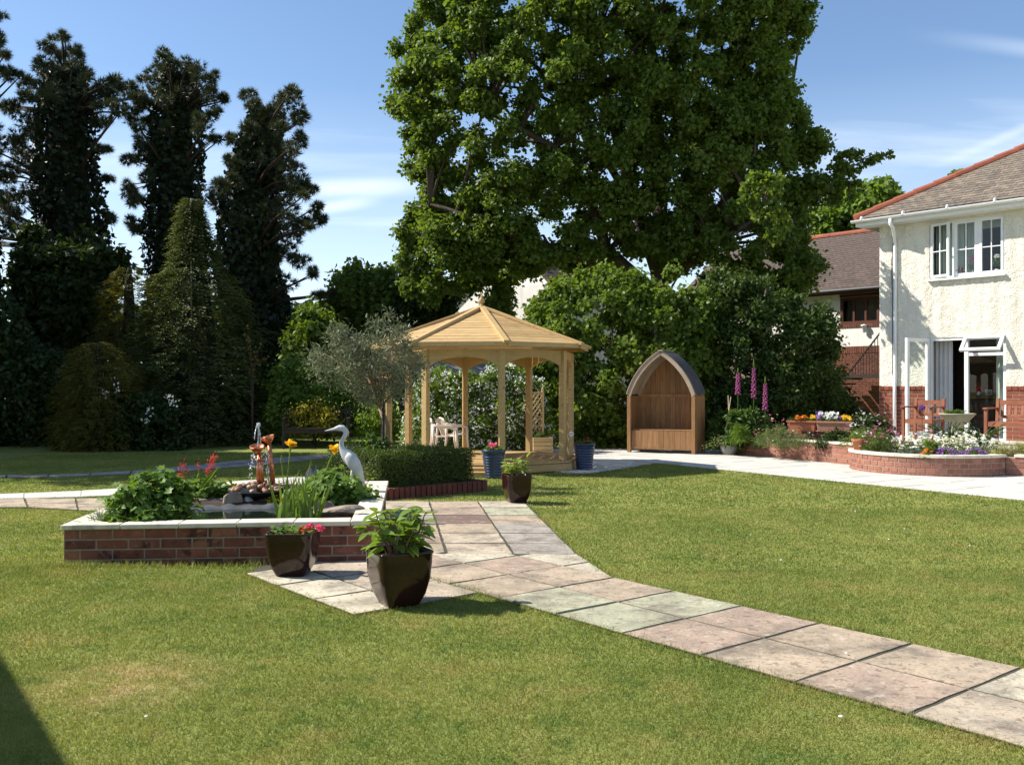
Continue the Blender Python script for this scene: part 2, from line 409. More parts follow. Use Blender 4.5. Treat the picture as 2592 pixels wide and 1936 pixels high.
M_greypot = pm('grey_pot', (0.26, 0.25, 0.23), (0.36, 0.35, 0.32), 0.8, 8, 0.2, 40)
M_copper = pm('copper', (0.60, 0.20, 0.085), (0.75, 0.30, 0.14), 0.32, 9, 0.15, 20, metal=0.85, dirt=[((0.12, 0.05, 0.03), 14, 0.55, 0.7, 0.8)])
M_heron = pm('heron_paint', (0.44, 0.45, 0.44), (0.56, 0.565, 0.55), 0.55, 12, 0.1, 30)
M_white = pm('white_upvc', (0.78, 0.78, 0.77), (0.82, 0.82, 0.81), 0.35, 3)
M_plastic = pm('chair_plastic', (0.72, 0.62, 0.52), (0.78, 0.68, 0.58), 0.4, 3)
M_render = pm('roughcast', (0.76, 0.715, 0.59), (0.83, 0.79, 0.68), 0.92, 5, 0.8, 38, bdist=0.04, dirt=[((0.42, 0.36, 0.22), 20, 0.64, 0.72, 0.55)])
M_render2 = pm('white_render', (0.72, 0.69, 0.64), (0.78, 0.75, 0.7), 0.9, 4, 0.2, 50)
M_tile = pm('roof_tile', (0.155, 0.125, 0.10), (0.23, 0.19, 0.15), 0.9, 10, 0.4, 60, orand=[(0.75, 0.75, 0.75), (1.0, 0.98, 0.95), (1.2, 1.15, 1.08), (0.88, 0.88, 0.88)], dirt=[((0.36, 0.33, 0.26), 16, 0.63, 0.7, 0.8)])
M_tiledk = pm('dark_roof_tile', (0.085, 0.065, 0.055), (0.13, 0.10, 0.085), 0.9, 8, 0.4, 60, orand=[(0.8, 0.8, 0.8), (1.0, 0.98, 0.95), (1.15, 1.1, 1.08)], dirt=[((0.3, 0.28, 0.25), 10, 0.68, 0.74, 0.7)])
M_ridge = pm('red_ridge_tile', (0.29, 0.085, 0.048), (0.37, 0.12, 0.07), 0.8, 6, orand=[(0.85, 0.85, 0.85), (1.1, 1.1, 1.1)])
M_brownwood = pm('brown_stain', (0.075, 0.022, 0.012), (0.11, 0.035, 0.02), 0.6, 5)
M_iron = pm('black_iron', (0.015, 0.015, 0.015), (0.03, 0.028, 0.025), 0.5, 5)
M_grey = pm('grey_plastic', (0.30, 0.30, 0.30), (0.36, 0.36, 0.36), 0.5, 5)
M_roomwall = pm('room_wall', (0.16, 0.13, 0.12), (0.2, 0.17, 0.15), 0.9, 3)
M_curtain = pm('curtain', (0.42, 0.46, 0.40), (0.5, 0.53, 0.47), 0.9, 3)
M_net = pm('white_curtain', (0.5, 0.5, 0.5), (0.58, 0.58, 0.57), 0.9, 3)
M_bark = pm('bark', (0.055, 0.042, 0.03), (0.10, 0.078, 0.055), 0.95, 12, 0.8, 25)
M_barkred = pm('pine_bark', (0.05, 0.032, 0.023), (0.085, 0.052, 0.036), 0.95, 12, 0.8, 25)
M_olivebark = pm('olive_bark', (0.20, 0.13, 0.075), (0.28, 0.19, 0.115), 0.9, 12, 0.6, 40)
M_cane = pm('bamboo', (0.45, 0.36, 0.22), (0.55, 0.45, 0.3), 0.7, 12)
M_rock = pm('rock', (0.24, 0.19, 0.14), (0.38, 0.30, 0.22), 0.9, 7, 0.8, 20, dirt=[((0.1, 0.085, 0.07), 9, 0.55, 0.7, 0.6)])
M_liner = pm('pond_liner', (0.045, 0.048, 0.052), (0.10, 0.105, 0.11), 0.55, 6, 0.5, 12)
M_pebble = pm('pebble', (0.28, 0.18, 0.12), (0.40, 0.27, 0.18), 0.55, 20, orand=[(1, 0.95, 0.9), (0.6, 0.5, 0.45), (1.25, 1.2, 1.1), (0.85, 0.6, 0.45), (1.1, 0.9, 0.75)])
M_black = pm('black_plastic', (0.015, 0.015, 0.015), (0.03, 0.03, 0.03), 0.5, 5)
G_win = glassm('window_glass', (0.92, 0.95, 0.94))
def petal(name, c, t=0.3): return leafm(name, c, tuple(min(1, x * 1.25) for x in c), t, 0.6, (1.1, 1.1, 1.1))
P_pink = petal('pink_petal', (0.75, 0.10, 0.20)); P_red = petal('red_petal', (0.62, 0.05, 0.05)); P_white = petal('white_petal', (0.75, 0.75, 0.70))
P_yel = petal('yellow_petal', (0.80, 0.50, 0.02)); P_org = petal('orange_petal', (0.80, 0.24, 0.02)); P_pur = petal('purple_petal', (0.28, 0.12, 0.38)); P_mag = petal('magenta_petal', (0.40, 0.09, 0.25))
P_cream = petal('cream_petal', (0.72, 0.70, 0.42)); P_dusk = petal('dusky_petal', (0.40, 0.13, 0.20))
L_big = leafm('lime_leaf', (0.075, 0.125, 0.020), (0.155, 0.215, 0.040), 0.48, 0.45)
L_hazel = leafm('hazel_leaf', (0.082, 0.14, 0.020), (0.17, 0.235, 0.040), 0.42, 0.45)
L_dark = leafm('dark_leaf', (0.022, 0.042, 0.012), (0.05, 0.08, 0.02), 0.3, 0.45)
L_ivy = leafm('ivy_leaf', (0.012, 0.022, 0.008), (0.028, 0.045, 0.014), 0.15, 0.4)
L_pine = leafm('pine_needle', (0.030, 0.045, 0.022), (0.075, 0.085, 0.035), 0.15, 0.5)
L_cyp = leafm('cypress_leaf', (0.055, 0.078, 0.022), (0.125, 0.145, 0.042), 0.2, 0.6)
L_gold = leafm('golden_leaf', (0.10, 0.10, 0.018), (0.18, 0.16, 0.03), 0.25, 0.6)
L_bright = leafm('bright_leaf', (0.09, 0.16, 0.025), (0.19, 0.27, 0.05), 0.42, 0.5)
L_yellow = leafm('yellow_leaf', (0.22, 0.20, 0.02), (0.36, 0.32, 0.03), 0.35, 0.5)
L_olive = leafm('olive_leaf', (0.105, 0.125, 0.06), (0.26, 0.28, 0.175), 0.22, 0.4, (1.1, 1.1, 0.8))
L_box = leafm('box_leaf', (0.04, 0.07, 0.012), (0.10, 0.14, 0.025), 0.3, 0.4)
L_ger = leafm('geranium_leaf', (0.08, 0.15, 0.025), (0.18, 0.28, 0.055), 0.35, 0.5)
L_hyd = leafm('hydrangea_leaf', (0.12, 0.20, 0.03), (0.26, 0.36, 0.07), 0.35, 0.3, None, 0.4)
L_iris = leafm('iris_leaf', (0.13, 0.21, 0.035), (0.24, 0.33, 0.06), 0.35, 0.35)
L_silver = leafm('silver_leaf', (0.14, 0.18, 0.13), (0.26, 0.31, 0.24), 0.25, 0.6)
L_bed = leafm('bed_leaf', (0.05, 0.10, 0.02), (0.12, 0.19, 0.04), 0.35, 0.5)
L_grass = None
L_weep = leafm('weeping_leaf', (0.035, 0.066, 0.014), (0.085, 0.13, 0.028), 0.35, 0.45)
def streaks(m, c, amt):
    nt = m.node_tree; b = [n for n in nt.nodes if n.type == 'BSDF_PRINCIPLED'][0]; src = b.inputs['Base Color'].links[0].from_socket
    v = N(nt, 'ShaderNodeMapping', {0: N(nt, 'ShaderNodeNewGeometry').outputs['Position'], 3: (5, 5, .45)}).outputs[0]
    nt.links.new(mixc(nt, mrange(nt, nse(nt, 1.0, 5, v), .5, .72, 0, amt), src, c), b.inputs['Base Color'])
streaks(M_render, (0.5, 0.45, 0.34), .45); streaks(M_render2, (0.45, 0.42, 0.36), .4); streaks(M_wood, (0.33, 0.23, 0.11), .4); streaks(M_arb, (0.12, 0.07, 0.035), .5)
streaks(M_coping, (0.35, 0.31, 0.23), .5)

# ------------------------------------------------------------------ lawn and ground
def lawnz(x, y):
    a = math.exp(-((x + 3.4) ** 2 / 0.7 + (y - 6.75) ** 2 / 0.5)) * 0.04
    return a
m, nt = nodes('lawn')
pos = N(nt, 'ShaderNodeNewGeometry').outputs['Position']
def lawncol(nt):
    pos = N(nt, 'ShaderNodeNewGeometry').outputs['Position']
    a = mrange(nt, nse(nt, 0.85, 5, pos, 0.6), 0.36, 0.64)
    col = mixc(nt, a, (0.175, 0.215, 0.048), (0.275, 0.288, 0.080))
    b = mrange(nt, nse(nt, 2.3, 4, N(nt, 'ShaderNodeMapping', {0: pos, 1: (5, 3, 0)}).outputs[0], 0.6), 0.52, 0.72, 0, 0.75)
    col = mixc(nt, b, col, (0.32, 0.275, 0.095))
    cl_ = mrange(nt, nse(nt, 5.5, 3, N(nt, 'ShaderNodeMapping', {0: pos, 1: (9, 1, 0)}).outputs[0], 0.5), 0.56, 0.66, 0, 0.5)
    col = mixc(nt, cl_, col, (0.095, 0.165, 0.03))
    d = N(nt, 'ShaderNodeVectorMath', {0: pos, 1: (-1.75, 4.35, 0)}, operation='DISTANCE').outputs['Value']
    e = N(nt, 'ShaderNodeMath', {0: mrange(nt, d, 0.05, 0.55, 1, 0), 1: mrange(nt, nse(nt, 5, 4, pos), 0.35, 0.6)}, operation='MULTIPLY').outputs[0]
    return mixc(nt, e, col, (0.46, 0.37, 0.19))
b = N(nt, 'ShaderNodeBsdfPrincipled', {'Base Color': lawncol(nt), 'Roughness': 0.9, 'Specular IOR Level': 0.1})
bp = N(nt, 'ShaderNodeBump', {'Strength': 0.8, 'Distance': 0.02, 'Height': nse(nt, 70, 5)}); nt.links.new(bp.outputs[0], b.inputs['Normal'])
N(nt, 'ShaderNodeOutputMaterial', {0: b.outputs[0]})
M_lawn = m
m, nt = nodes('grass_blade')
col = lawncol(nt)
r = N(nt, 'ShaderNodeNewGeometry').outputs['Random Per Island']
col = mixc(nt, 1.0, col, mixc(nt, r, (0.85, 0.87, 0.85), (1.2, 1.16, 1.12)), 'MULTIPLY')
b = N(nt, 'ShaderNodeBsdfPrincipled', {'Base Color': col, 'Roughness': 0.5, 'Specular IOR Level': 0.25})
t = N(nt, 'ShaderNodeBsdfTranslucent', {'Color': mixc(nt, 1.0, col, (1.3, 1.3, 0.75), 'MULTIPLY')})
mxs = N(nt, 'ShaderNodeMixShader', {0: 0.35, 1: b.outputs[0], 2: t.outputs[0]})
N(nt, 'ShaderNodeOutputMaterial', {0: mxs.outputs[0]})
M_blade = m

gm = MB()
xs = [-400, -60, -20] + [-12 + 0.5 * i for i in range(49)] + [20, 60, 400]
ys = [-60, -10, 0, 2] + [3 + 0.5 * i for i in range(43)] + [30, 60, 150, 500]
for y in ys:
    for x in xs: gm.v.append((x, y, lawnz(x, y)))
nx = len(xs)
for j in range(len(ys) - 1):
    for i in range(nx - 1): gm.f.append((j * nx + i, j * nx + i + 1, (j + 1) * nx + i + 1, (j + 1) * nx + i))
lawn = gm.build('lawn', M_lawn, smooth=True); tag(lawn, kind='structure')

# ------------------------------------------------------------------ paths and patio
def clip(poly, conv):
    """clip a polygon by a convex, counter-clockwise polygon"""
    out = [Vector((p[0], p[1])) for p in poly]
    for i in range(len(conv)):
        a = Vector(conv[i][:2]); b = Vector(conv[(i + 1) % len(conv)][:2]); e = b - a
        src, out = out, []
        for k in range(len(src)):
            p, q = src[k], src[(k + 1) % len(src)]
            sp = e.x * (p.y - a.y) - e.y * (p.x - a.x); sq = e.x * (q.y - a.y) - e.y * (q.x - a.x)
            if sp >= 0: out.append(p)
            if (sp >= 0) != (sq >= 0): out.append(p + (q - p) * (sp / (sp - sq)))
        if len(out) < 3: return []
    return out
def area(p): return 0.5 * sum(p[i][0] * p[(i + 1) % len(p)][1] - p[(i + 1) % len(p)][0] * p[i][1] for i in range(len(p)))
def shrink(p, d):
    n = len(p); c = Vector((0, 0)); out = []
    for i in range(n):
        a, b, e = Vector(p[i - 1][:2]), Vector(p[i][:2]), Vector(p[(i + 1) % n][:2])
        d1 = (b - a); d2 = (e - b)
        if d1.length < 1e-5 or d2.length < 1e-5: continue
        d1.normalize(); d2.normalize()
        n1 = Vector((-d1.y, d1.x)); n2 = Vector((-d2.y, d2.x)); k = n1 + n2
        if k.length < 1e-3: continue
        k.normalize(); out.append(b + k * (d / max(0.4, k.dot(n1))))
    return out
SLABC = {'tan': (0.43, 0.34, 0.24), 'pink': (0.42, 0.315, 0.235), 'green': (0.42, 0.41, 0.28), 'cream': (0.56, 0.50, 0.37), 'grey': (0.36, 0.32, 0.27), 'dark': (0.19, 0.125, 0.10), 'pale': (0.48, 0.395, 0.29)}
def slab(parent, poly, mat, col=None, z0=-0.02, z1=0.014, gap=0.008, name='paving_slab'):
    if len(poly) < 3: return
    if area(poly) < 0: poly = list(poly)[::-1]
    if area(poly) < 0.01: return
    q = shrink(poly, gap)
    if len(q) < 3 or area(q) < 0.008: return
    c = sum((Vector((p[0], p[1])) for p in q), Vector((0, 0))) / len(q)
    tl = R.uniform(-0.003, 0.003); b = MB(); b.prism([(p[0] - c.x, p[1] - c.y) for p in q], z0, z1 + tl)
    if mat is M_slab:                        # worn, slightly ragged edges
        r_ = []
        for i in range(len(q)):
            p0, p1 = Vector(q[i][:2]), Vector(q[(i + 1) % len(q)][:2]); e = p1 - p0; nn = Vector((-e.y, e.x)).normalized()
            k = 5 if e.length > .3 else 2
            for j in range(k): r_.append(p0 + e * (j / k) + nn * (U(0, .009) if j else U(0, .005)) + (e.normalized() * U(0, .006)))
        b = MB(); b.prism([(p.x - c.x, p.y - c.y) for p in r_], z0, z1 + tl)
    o = b.build(name, mat, parent, bevel=0 if mat is M_slab else 0.004, loc=(c.x, c.y, 0), color=col or (1, 1, 1))
    o.rotation_euler = (U(-.003, .003), U(-.003, .003), 0)
    return o

O0 = Vector((0.997 * H, 3.744 * H)); TH = -0.895; A = 0.405 * H; B = 0.384 * H
ui = Vector((math.cos(TH), math.sin(TH))); uj = Vector((-math.sin(TH), math.cos(TH)))
def gr(i, j): return O0 + ui * (i * A) + uj * (j * B)
# the straight part by the pool, its columns and rows from the photograph
colL = [g(1088.5, 1278.3), g(1129.2, 1399)]; colC = [g(1216, 1281), g(1300, 1404.4)]; colR = [g(1335, 1281), g(1460, 1404.4)]
def lat(t, P): return Vector((P[0].x + (P[1].x - P[0].x) * t, P[0].y + (P[1].y - P[0].y) * t))
rowsy = [1271, 1287.8, 1306.8, 1328.5, 1352.1, 1378.7, 1405.5]
path = MB()
bed = []
garden_path = None
SLABS = []
zr = [2400 * H / (y - 979) for y in rowsy]
def onx(P, yy):
    t = (yy - P[0].y) / (P[1].y - P[0].y); return Vector((P[0].x + (P[1].x - P[0].x) * t, yy))
cols_ = [['pale', 'cream', 'grey', 'tan', 'pink', 'tan'], ['tan', 'pink', 'dark', 'tan', 'pale', 'pale'], ['cream', 'green', 'tan', 'grey', 'pink', 'grey']]
bott = zr[-1]
for k in range(6):
    ya, yb = zr[k], zr[k + 1]
    l0, l1 = onx(colL, ya), onx(colL, yb); c0, c1 = onx(colC, ya), onx(colC, yb); r0, r1 = onx(colR, ya), onx(colR, yb)
    w = Vector((0.62, -0.03))
    SLABS.append(([l1 - w, c1 * 0 + l1, l0, l0 - w], cols_[0][k]))
    SLABS.append(([l1, c1, c0, l0], cols_[1][k]))
    if k != 4 : SLABS.append(([c1 if k != 3 else c1, r1, r0, c0], cols_[2][k]))
    else: SLABS.append(([c1, r1, r0, c0], 'grey'))
# the wedge pieces and the diagonal run
bl = onx(colL, bott) - Vector((1.1, -0.05)); br = Vector(g(1481.8, 1426.2)[:2]); rr = onx(colR, bott)
below = [Vector((-3, 3.0)), Vector((6, 3.0)), Vector((6, bott - 0.01)), Vector((-3, bott + 0.06))]
pal = {(-3, 0): 'tan', (-2, 0): 'green', (-1, 0): 'pink', (0, 0): 'tan', (1, 0): 'tan', (2, 0): 'cream', (3, 0): 'cream', (4, 0): 'pale',
       (-3, -1): 'green', (-2, -1): 'green', (-1, -1): 'pink', (0, -1): 'tan', (1, -1): 'pink', (2, -1): 'pale', (3, -1): 'cream', (4, -1): 'grey',
       (-4, 0): 'tan', (-5, 0): 'pink', (-4, -1): 'tan', (-5, -1): 'tan', (-4, 1): 'cream', (-5, 1): 'cream', (-6, 0): 'cream', (-6, -1): 'pink', (-7, -1): 'tan', (-7, 0): 'cream'}
redge = [Vector((-6, 2)), Vector((4, 2)), gr(9, 1) + uj * 0, gr(-3.2, 1), rr, Vector((-6, rr.y))]
for i in range(-8, 6):
    for j in (-1, 0, 1):
        if j == 1 and i > -5: continue
        cell = [gr(i, j), gr(i + 1, j), gr(i + 1, j + 1), gr(i, j + 1)]
        q = clip(cell, below)
        if not q: continue
        if j == 1 or i <= -4:                 # trim by the line from the straight part's right edge to the diagonal's far edge
            hp = [gr(-3.0, 1.0), rr, rr + Vector((-9, 0.2)), gr(-3.0, 1.0) + Vector((-9, -9))]
            q = clip(q, hp) if area(hp) > 0 else clip(q, hp[::-1])
        if q: SLABS.append((q, pal.get((i, j), 'pale')))
for i in (-3.35, -4.28, -5.26, -6.24):
    for j in (-2, -3):
        i1 = i - 0.95
        if j == -3 and i < -6: continue
        jl = -2.8 if j == -3 else j; q = clip([gr(i1, jl), gr(i, jl), gr(i, j + 1), gr(i1, j + 1)], below)
        if q: SLABS.append((q, 'cream' if j == -3 else 'pale'))
e1_, e2_ = gr(-4, 1), uj; f1_, f2_ = gr(-3.05, 1), (rr - gr(-3.05, 1)).normalized()
k_ = ((f1_ - e1_).x * f2_.y - (f1_ - e1_).y * f2_.x) / (e2_.x * f2_.y - e2_.y * f2_.x)
SLABS.append(([e1_, f1_, e1_ + e2_ * k_], 'cream'))
garden_path = thing('garden_path', None, None, (0, 0, 0)); tag(garden_path, kind='structure')
pb = MB()
for poly, cn in SLABS:
    c = SLABC[cn]; k = U(0.92, 1.08)
    q = [Vector((p[0], p[1])) for p in poly]
    if area(q) < 0: q = q[::-1]
    slab(garden_path, q, M_slab, tuple(x * k for x in c))
for poly in ([gr(-6.6, -1), gr(5.6, -1), gr(5.6, 1), gr(-3.1, 1), rr, onx(colC, zr[0]) + Vector((0.55, 0)), onx(colL, zr[0]) - Vector((0.6, 0))],):
    pb.poly([(p.x, p.y, 0.009) for p in poly])
pb.poly([(p.x, p.y, 0.0095) for p in (gr(-6.22, -2.8), gr(-3.35, -2.8), gr(-3.35, -1.005), gr(-7.1, -1.005), gr(-7.1, -2))])
pb.build('path_bed', M_joint, garden_path)
PATHPOLY = [[gr(-6.6, -1), gr(5.6, -1), gr(5.6, 1), gr(-3.1, 1), rr, onx(colR, zr[0]), onx(colL, zr[0]) - Vector((0.6, 0))],
            [gr(-6.22, -2.8), gr(-3.35, -2.8), gr(-3.35, -1), gr(-7.1, -1), gr(-7.1, -2)]]

def strip(name, up, lo, step, mat, bedmat, col=None):
    """a slab path whose two edges were read off the photograph"""
    par = thing(name, None, None); tag(par, kind='structure')
    def walk(pts, t):
        d = [(pts[i + 1] - pts[i]).length for i in range(len(pts) - 1)]; s = t * sum(d)
        for i, q in enumerate(d):
            if s <= q or i == len(d) - 1: return pts[i] + (pts[i + 1] - pts[i]) * (s / q)
            s -= q
    n = max(2, int(sum((up[i + 1] - up[i]).length for i in range(len(up) - 1)) / step))
    bd = MB(); outline = [Vector(p[:2]) for p in lo] + [Vector(p[:2]) for p in up][::-1]
    for i in range(n):
        a, b = walk(up, i / n), walk(up, (i + 1) / n); c, d = walk(lo, (i + 1) / n), walk(lo, i / n)
        bd.poly([(p.x, p.y, 0.009) for p in (d, c, b, a)])
        wd = (a - d).length
        for k in range(max(1, round(wd / step))):
            m = max(1, round(wd / step)); f0, f1 = k / m, (k + 1) / m
            q = [d.lerp(a, f0), c.lerp(b, f0), c.lerp(b, f1), d.lerp(a, f1)]
            kk = U(0.9, 1.08); slab(par, [Vector(p[:2]) for p in q], mat, tuple(x * kk for x in (col or (1, 1, 1))))
    bd.build('path_bed', bedmat, par)
    PATHPOLY.append(outline)
    return par
strip('side_path', [g(-90, 1268), g(98, 1262), g(205, 1264), g(330, 1262)], [g(-90, 1287), g(87, 1286.5), g(214, 1294), g(330, 1300)], 0.6, M_slab, M_joint, (0.50, 0.40, 0.28))
strip('pond_path', [g(-90, 1256), g(98, 1248), g(270, 1241), g(576, 1221), g(730, 1210), g(835, 1204), g(900, 1200)], [g(-90, 1267), g(98, 1261), g(270, 1258), g(576, 1240), g(730, 1226), g(835, 1217), g(900, 1212)], 0.6, M_patio, M_jointlt)
strip('far_path', [g(-90, 1205), g(162, 1202.5), g(324, 1194), g(451, 1183), g(640, 1163), g(823, 1152), g(960, 1147)], [g(-90, 1211), g(162, 1208), g(324, 1201), g(451, 1195), g(640, 1180), g(823, 1161), g(960, 1154)], 0.6, M_slab, M_joint, (0.36, 0.34, 0.32))

patio = thing('patio', None, None); tag(patio, kind='structure')
e0 = Vector(g(1663, 1173)[:2]); ed = (Vector(g(2592, 1267.6)[:2]) - e0).normalized(); en = Vector((-ed.y, ed.x))
PA = [e0 - ed * 0.0, e0 + ed * 12, e0 + ed * 12 + en * 6, e0 + en * 3.4 - ed * 2.2, e0 - ed * 4.2 + en * 0.0]
PA = [e0, e0 + ed * 12, e0 + ed * 12 + en * 5.0, e0 + en * 4.2 - ed * 1.0, e0 + en * 1.5 - ed * 4.6, e0 - ed * 4.6]
PB = [Vector((0.95, 14.7)), Vector(g(1500, 1197.6)[:2]), e0, e0 - ed * 4.6, Vector((-2.6, 20.4)), Vector((-1.6, 17.2))]
pbm = MB()
for q, z in ((PA, 0.009), (PB, 0.0095)):
    pbm.poly([(p.x, p.y, z) for p in q])
pbm.build('patio_bed', M_jointlt, patio)
for i in range(-9, 20):
    for j in range(-11, 9):
        s = 0.6
        cell = [e0 + ed * (i * s) + en * (j * s), e0 + ed * ((i + 1) * s) + en * (j * s), e0 + ed * ((i + 1) * s) + en * ((j + 1) * s), e0 + ed * (i * s) + en * ((j + 1) * s)]
        for P in (PA, PB):
            q = clip(cell, P)
            if q and area(q) > 0.02: slab(patio, q, M_patio, gap=0.005)
PATHPOLY += [PA, PB]

# ------------------------------------------------------------------ grass blades (one mass)
POOL = [Vector((-3.42, 6.98)), Vector((-0.98, 7.24)), Vector((-1.43, 10.4)), Vector((-3.85, 10.1))]
def blades(x0, x1, y0, y1, dens, h, w, cl):
    n = int((y1 - y0) * (x1 - x0) * dens)
    x = x0 + rng.random(n) * (x1 - x0); y = y0 + rng.random(n) * (y1 - y0)
    k = np.abs(x) < 0.56 * y + 0.5
    x, y = x[k], y[k]
    for P in PATHPOLY + [POOL]:
        Q = np.array([(p[0], p[1]) for p in P]); i = inpoly(x, y, Q); i &= edist(x, y, Q) > 0.045 * rng.random(len(x)) ** 2 * 1.5; x, y = x[~i], y[~i]
    z = np.exp(-((x + 3.4) ** 2 / 0.7 + (y - 6.75) ** 2 / 0.5)) * 0.04 - 0.004
    n = len(x); lean = rng.normal(size=(n, 3)) * 0.65; lean[:, 2] = 1
    hh = h * (0.55 + 0.8 * rng.random(n))
    # longer tufts against the pool wall
    near = (np.abs(y - (6.98 + (x + 3.42) * 0.107)) < 0.10) & (x > -3.4) & (x < -1.0)
    hh = np.where(near, hh * 2.1, hh)
    for P in PATHPOLY[:2]:
        e = edist(x, y, np.array([(p[0], p[1]) for p in P])); hh = np.where((e < .07) & (rng.random(n) < .55), hh * 1.55, hh)
    cl.add(np.stack([x, y, z], 1), unit(lean), rdirs(n), hh, w * (0.7 + 0.6 * rng.random(n)), T_NEEDLE)
gc = Cloud()
blades(-3.2, 3.2, 3.0, 4.6, 24000, 0.022, 0.0042, gc)
blades(-4.5, 4.5, 4.6, 7.0, 14000, 0.023, 0.0055, gc)
blades(-6.5, 6.5, 7.0, 10.5, 5600, 0.024, 0.009, gc)
blades(-9.5, 7.5, 10.5, 19.5, 1700, 0.026, 0.017, gc)
go = gc.build('grass', M_blade); tag(go, kind='stuff', label='short mown grass of the lawn', cat='grass')
# ------------------------------------------------------------------ raised pond
BRICKM = {}
def brickmesh(L, D, Hh, mat):
    k = (round(L, 3), D, round(Hh, 3), mat.name)
    if k not in BRICKM:
        BRICKM[k] = MB().box((0, 0, 0), (L, D, Hh)).mesh('brick', mat, bevel=0.004)
    return BRICKM[k]
def bricks(parent, a, b, z0, n, pitch, ch, mat, depth=0.09, proud=0.004, joint=0.01, skip=None, offs=(0, .5), nrm=None, soldier=()):
    """stretcher courses on the line a-b (local to parent); outer side is to the right of a->b"""
    a = Vector((a[0], a[1])); b = Vector((b[0], b[1])); d = b - a; L = d.length; d /= L
    out = Vector((d.y, -d.x)); ang = math.atan2(d.y, d.x)
    for c in range(n):
        p = pitch * 0.5 if c in soldier else pitch
        s = -offs[c % 2] * p
        while s < L - 0.02:
            s0 = max(s, 0); s1 = min(s + p, L); s += p
            ln = s1 - s0 - joint
            if ln < 0.025: continue
            z = z0 + (c + .5) * ch
            m = (s0 + s1) / 2
            if skip and skip(m, z): continue
            q = a + d * m - out * (depth / 2 - proud + U(0, .003))
            obj('brick', brickmesh(ln, depth, ch - joint, mat), parent, (q.x, q.y, z), (0, 0, ang))
PA0 = Vector((-3.36, 7.05)); PANG = math.radians(6.1); PW = 2.34; PD = 3.1
pond = thing('raised_pond', 'raised red brick pond with cream coping slabs and dark water', 'pond', (PA0.x, PA0.y, 0), PANG)
def PL(x, y, z=0.0):                        # pond frame to world
    return Vector((PA0.x + x * math.cos(PANG) - y * math.sin(PANG), PA0.y + x * math.sin(PANG) + y * math.cos(PANG), z))
o_ = 0.02; zt = 0.285
core = MB()
core.box((PW / 2, o_ + .06, zt / 2 - .05), (PW - 2 * o_, .118, zt + .1)); core.box((PW / 2, PD - o_ - .06, zt / 2 - .05), (PW - 2 * o_, .118, zt + .1))
core.box((o_ + .06, PD / 2, zt / 2 - .05), (.118, PD - 2 * o_ - .25, zt + .1)); core.box((PW - o_ - .06, PD / 2, zt / 2 - .05), (.118, PD - 2 * o_ - .25, zt + .1))
core.build('mortar', M_mortardk, pond)
bp_ = 0.232
bricks(pond, (o_, o_), (PW - o_, o_), -0.022, 4, bp_, 0.0765, M_brick)
bricks(pond, (PW - o_, o_), (PW - o_, PD - o_), -0.022, 4, bp_, 0.0765, M_brick, offs=(.5, 0))
bricks(pond, (o_, PD - o_), (o_, o_), -0.022, 4, bp_, 0.0765, M_brick, offs=(.5, 0))
cw = 0.205
def coping(x0, y0, x1, y1, n, along):
    for k in range(n):
        if along == 'x': a, b = x0 + (x1 - x0) * k / n, x0 + (x1 - x0) * (k + 1) / n; c = ((a + b) / 2, (y0 + y1) / 2); s = (b - a - .006, y1 - y0)
        else: a, b = y0 + (y1 - y0) * k / n, y0 + (y1 - y0) * (k + 1) / n; c = ((x0 + x1) / 2, (a + b) / 2); s = (x1 - x0, b - a - .006)
        o = MB().box((0, 0, 0), (s[0], s[1], .035)).build('coping_slab', M_coping, pond, bevel=.004, loc=(c[0], c[1], zt + .0175 + U(0, .003)))
        o.rotation_euler = (U(-.004, .004), U(-.004, .004), U(-.004, .004))
coping(0, 0, PW - cw - .003, cw, 5, 'x'); coping(PW - cw, 0, PW + .01, 1.75, 6, 'y'); coping(PW - cw, 1.753, PW + .01, PD, 5, 'y'); coping(0, cw + .003, cw, PD - cw, 7, 'y'); coping(0, PD - cw + .003, PW - cw - .003, PD, 6, 'x')
wm, nt = nodes('pond_water')
b = N(nt, 'ShaderNodeBsdfPrincipled', {'Base Color': (0.012, 0.02, 0.012, 1), 'Roughness': 0.03, 'Specular IOR Level': 0.6})
bpn = N(nt, 'ShaderNodeBump', {'Strength': 0.07, 'Distance': 0.02, 'Height': nse(nt, 9, 3)}); nt.links.new(bpn.outputs[0], b.inputs['Normal'])
N(nt, 'ShaderNodeOutputMaterial', {0: b.outputs[0]})
MB().poly([(.14, .14, .25), (PW - .14, .14, .25), (PW - .14, 1.75, .25), (.14, 1.75, .25)]).build('water', wm, pond)
# soil bank behind the water and a crumpled liner on its edge
sb = MB(); nxs, nys = 24, 18
for j in range(nys + 1):
    for i in range(nxs + 1):
        x = .14 + (PW - .28) * i / nxs; y = 1.30 + (PD - .14 - 1.30) * j / nys
        edge = 1.48 + .14 * noise.noise(Vector((x * 2.2, 0, 3)))
        zz = .15 + .14 * min(1, max(0, (y - edge + .12) / .22)) + .018 * noise.noise(Vector((x * 6, y * 6, 1)))
        if x > 1.85: zz = max(zz, .27 + .02 * noise.noise(Vector((x * 6, y * 6, 1))))
        if x < .62: zz = max(zz, .265)
        sb.v.append((x, y, zz))
for j in range(nys):
    for i in range(nxs): sb.f.append((j * (nxs + 1) + i, j * (nxs + 1) + i + 1, (j + 1) * (nxs + 1) + i + 1, (j + 1) * (nxs + 1) + i))
sb.build('soil', M_soil, pond, smooth=True)
MB().prism([(.14, .14), (.70, .14), (.58, .75), (.66, 1.32), (.14, 1.32)], .1, .262).build('soil', M_soil, pond)
lb = MB(); n = 60
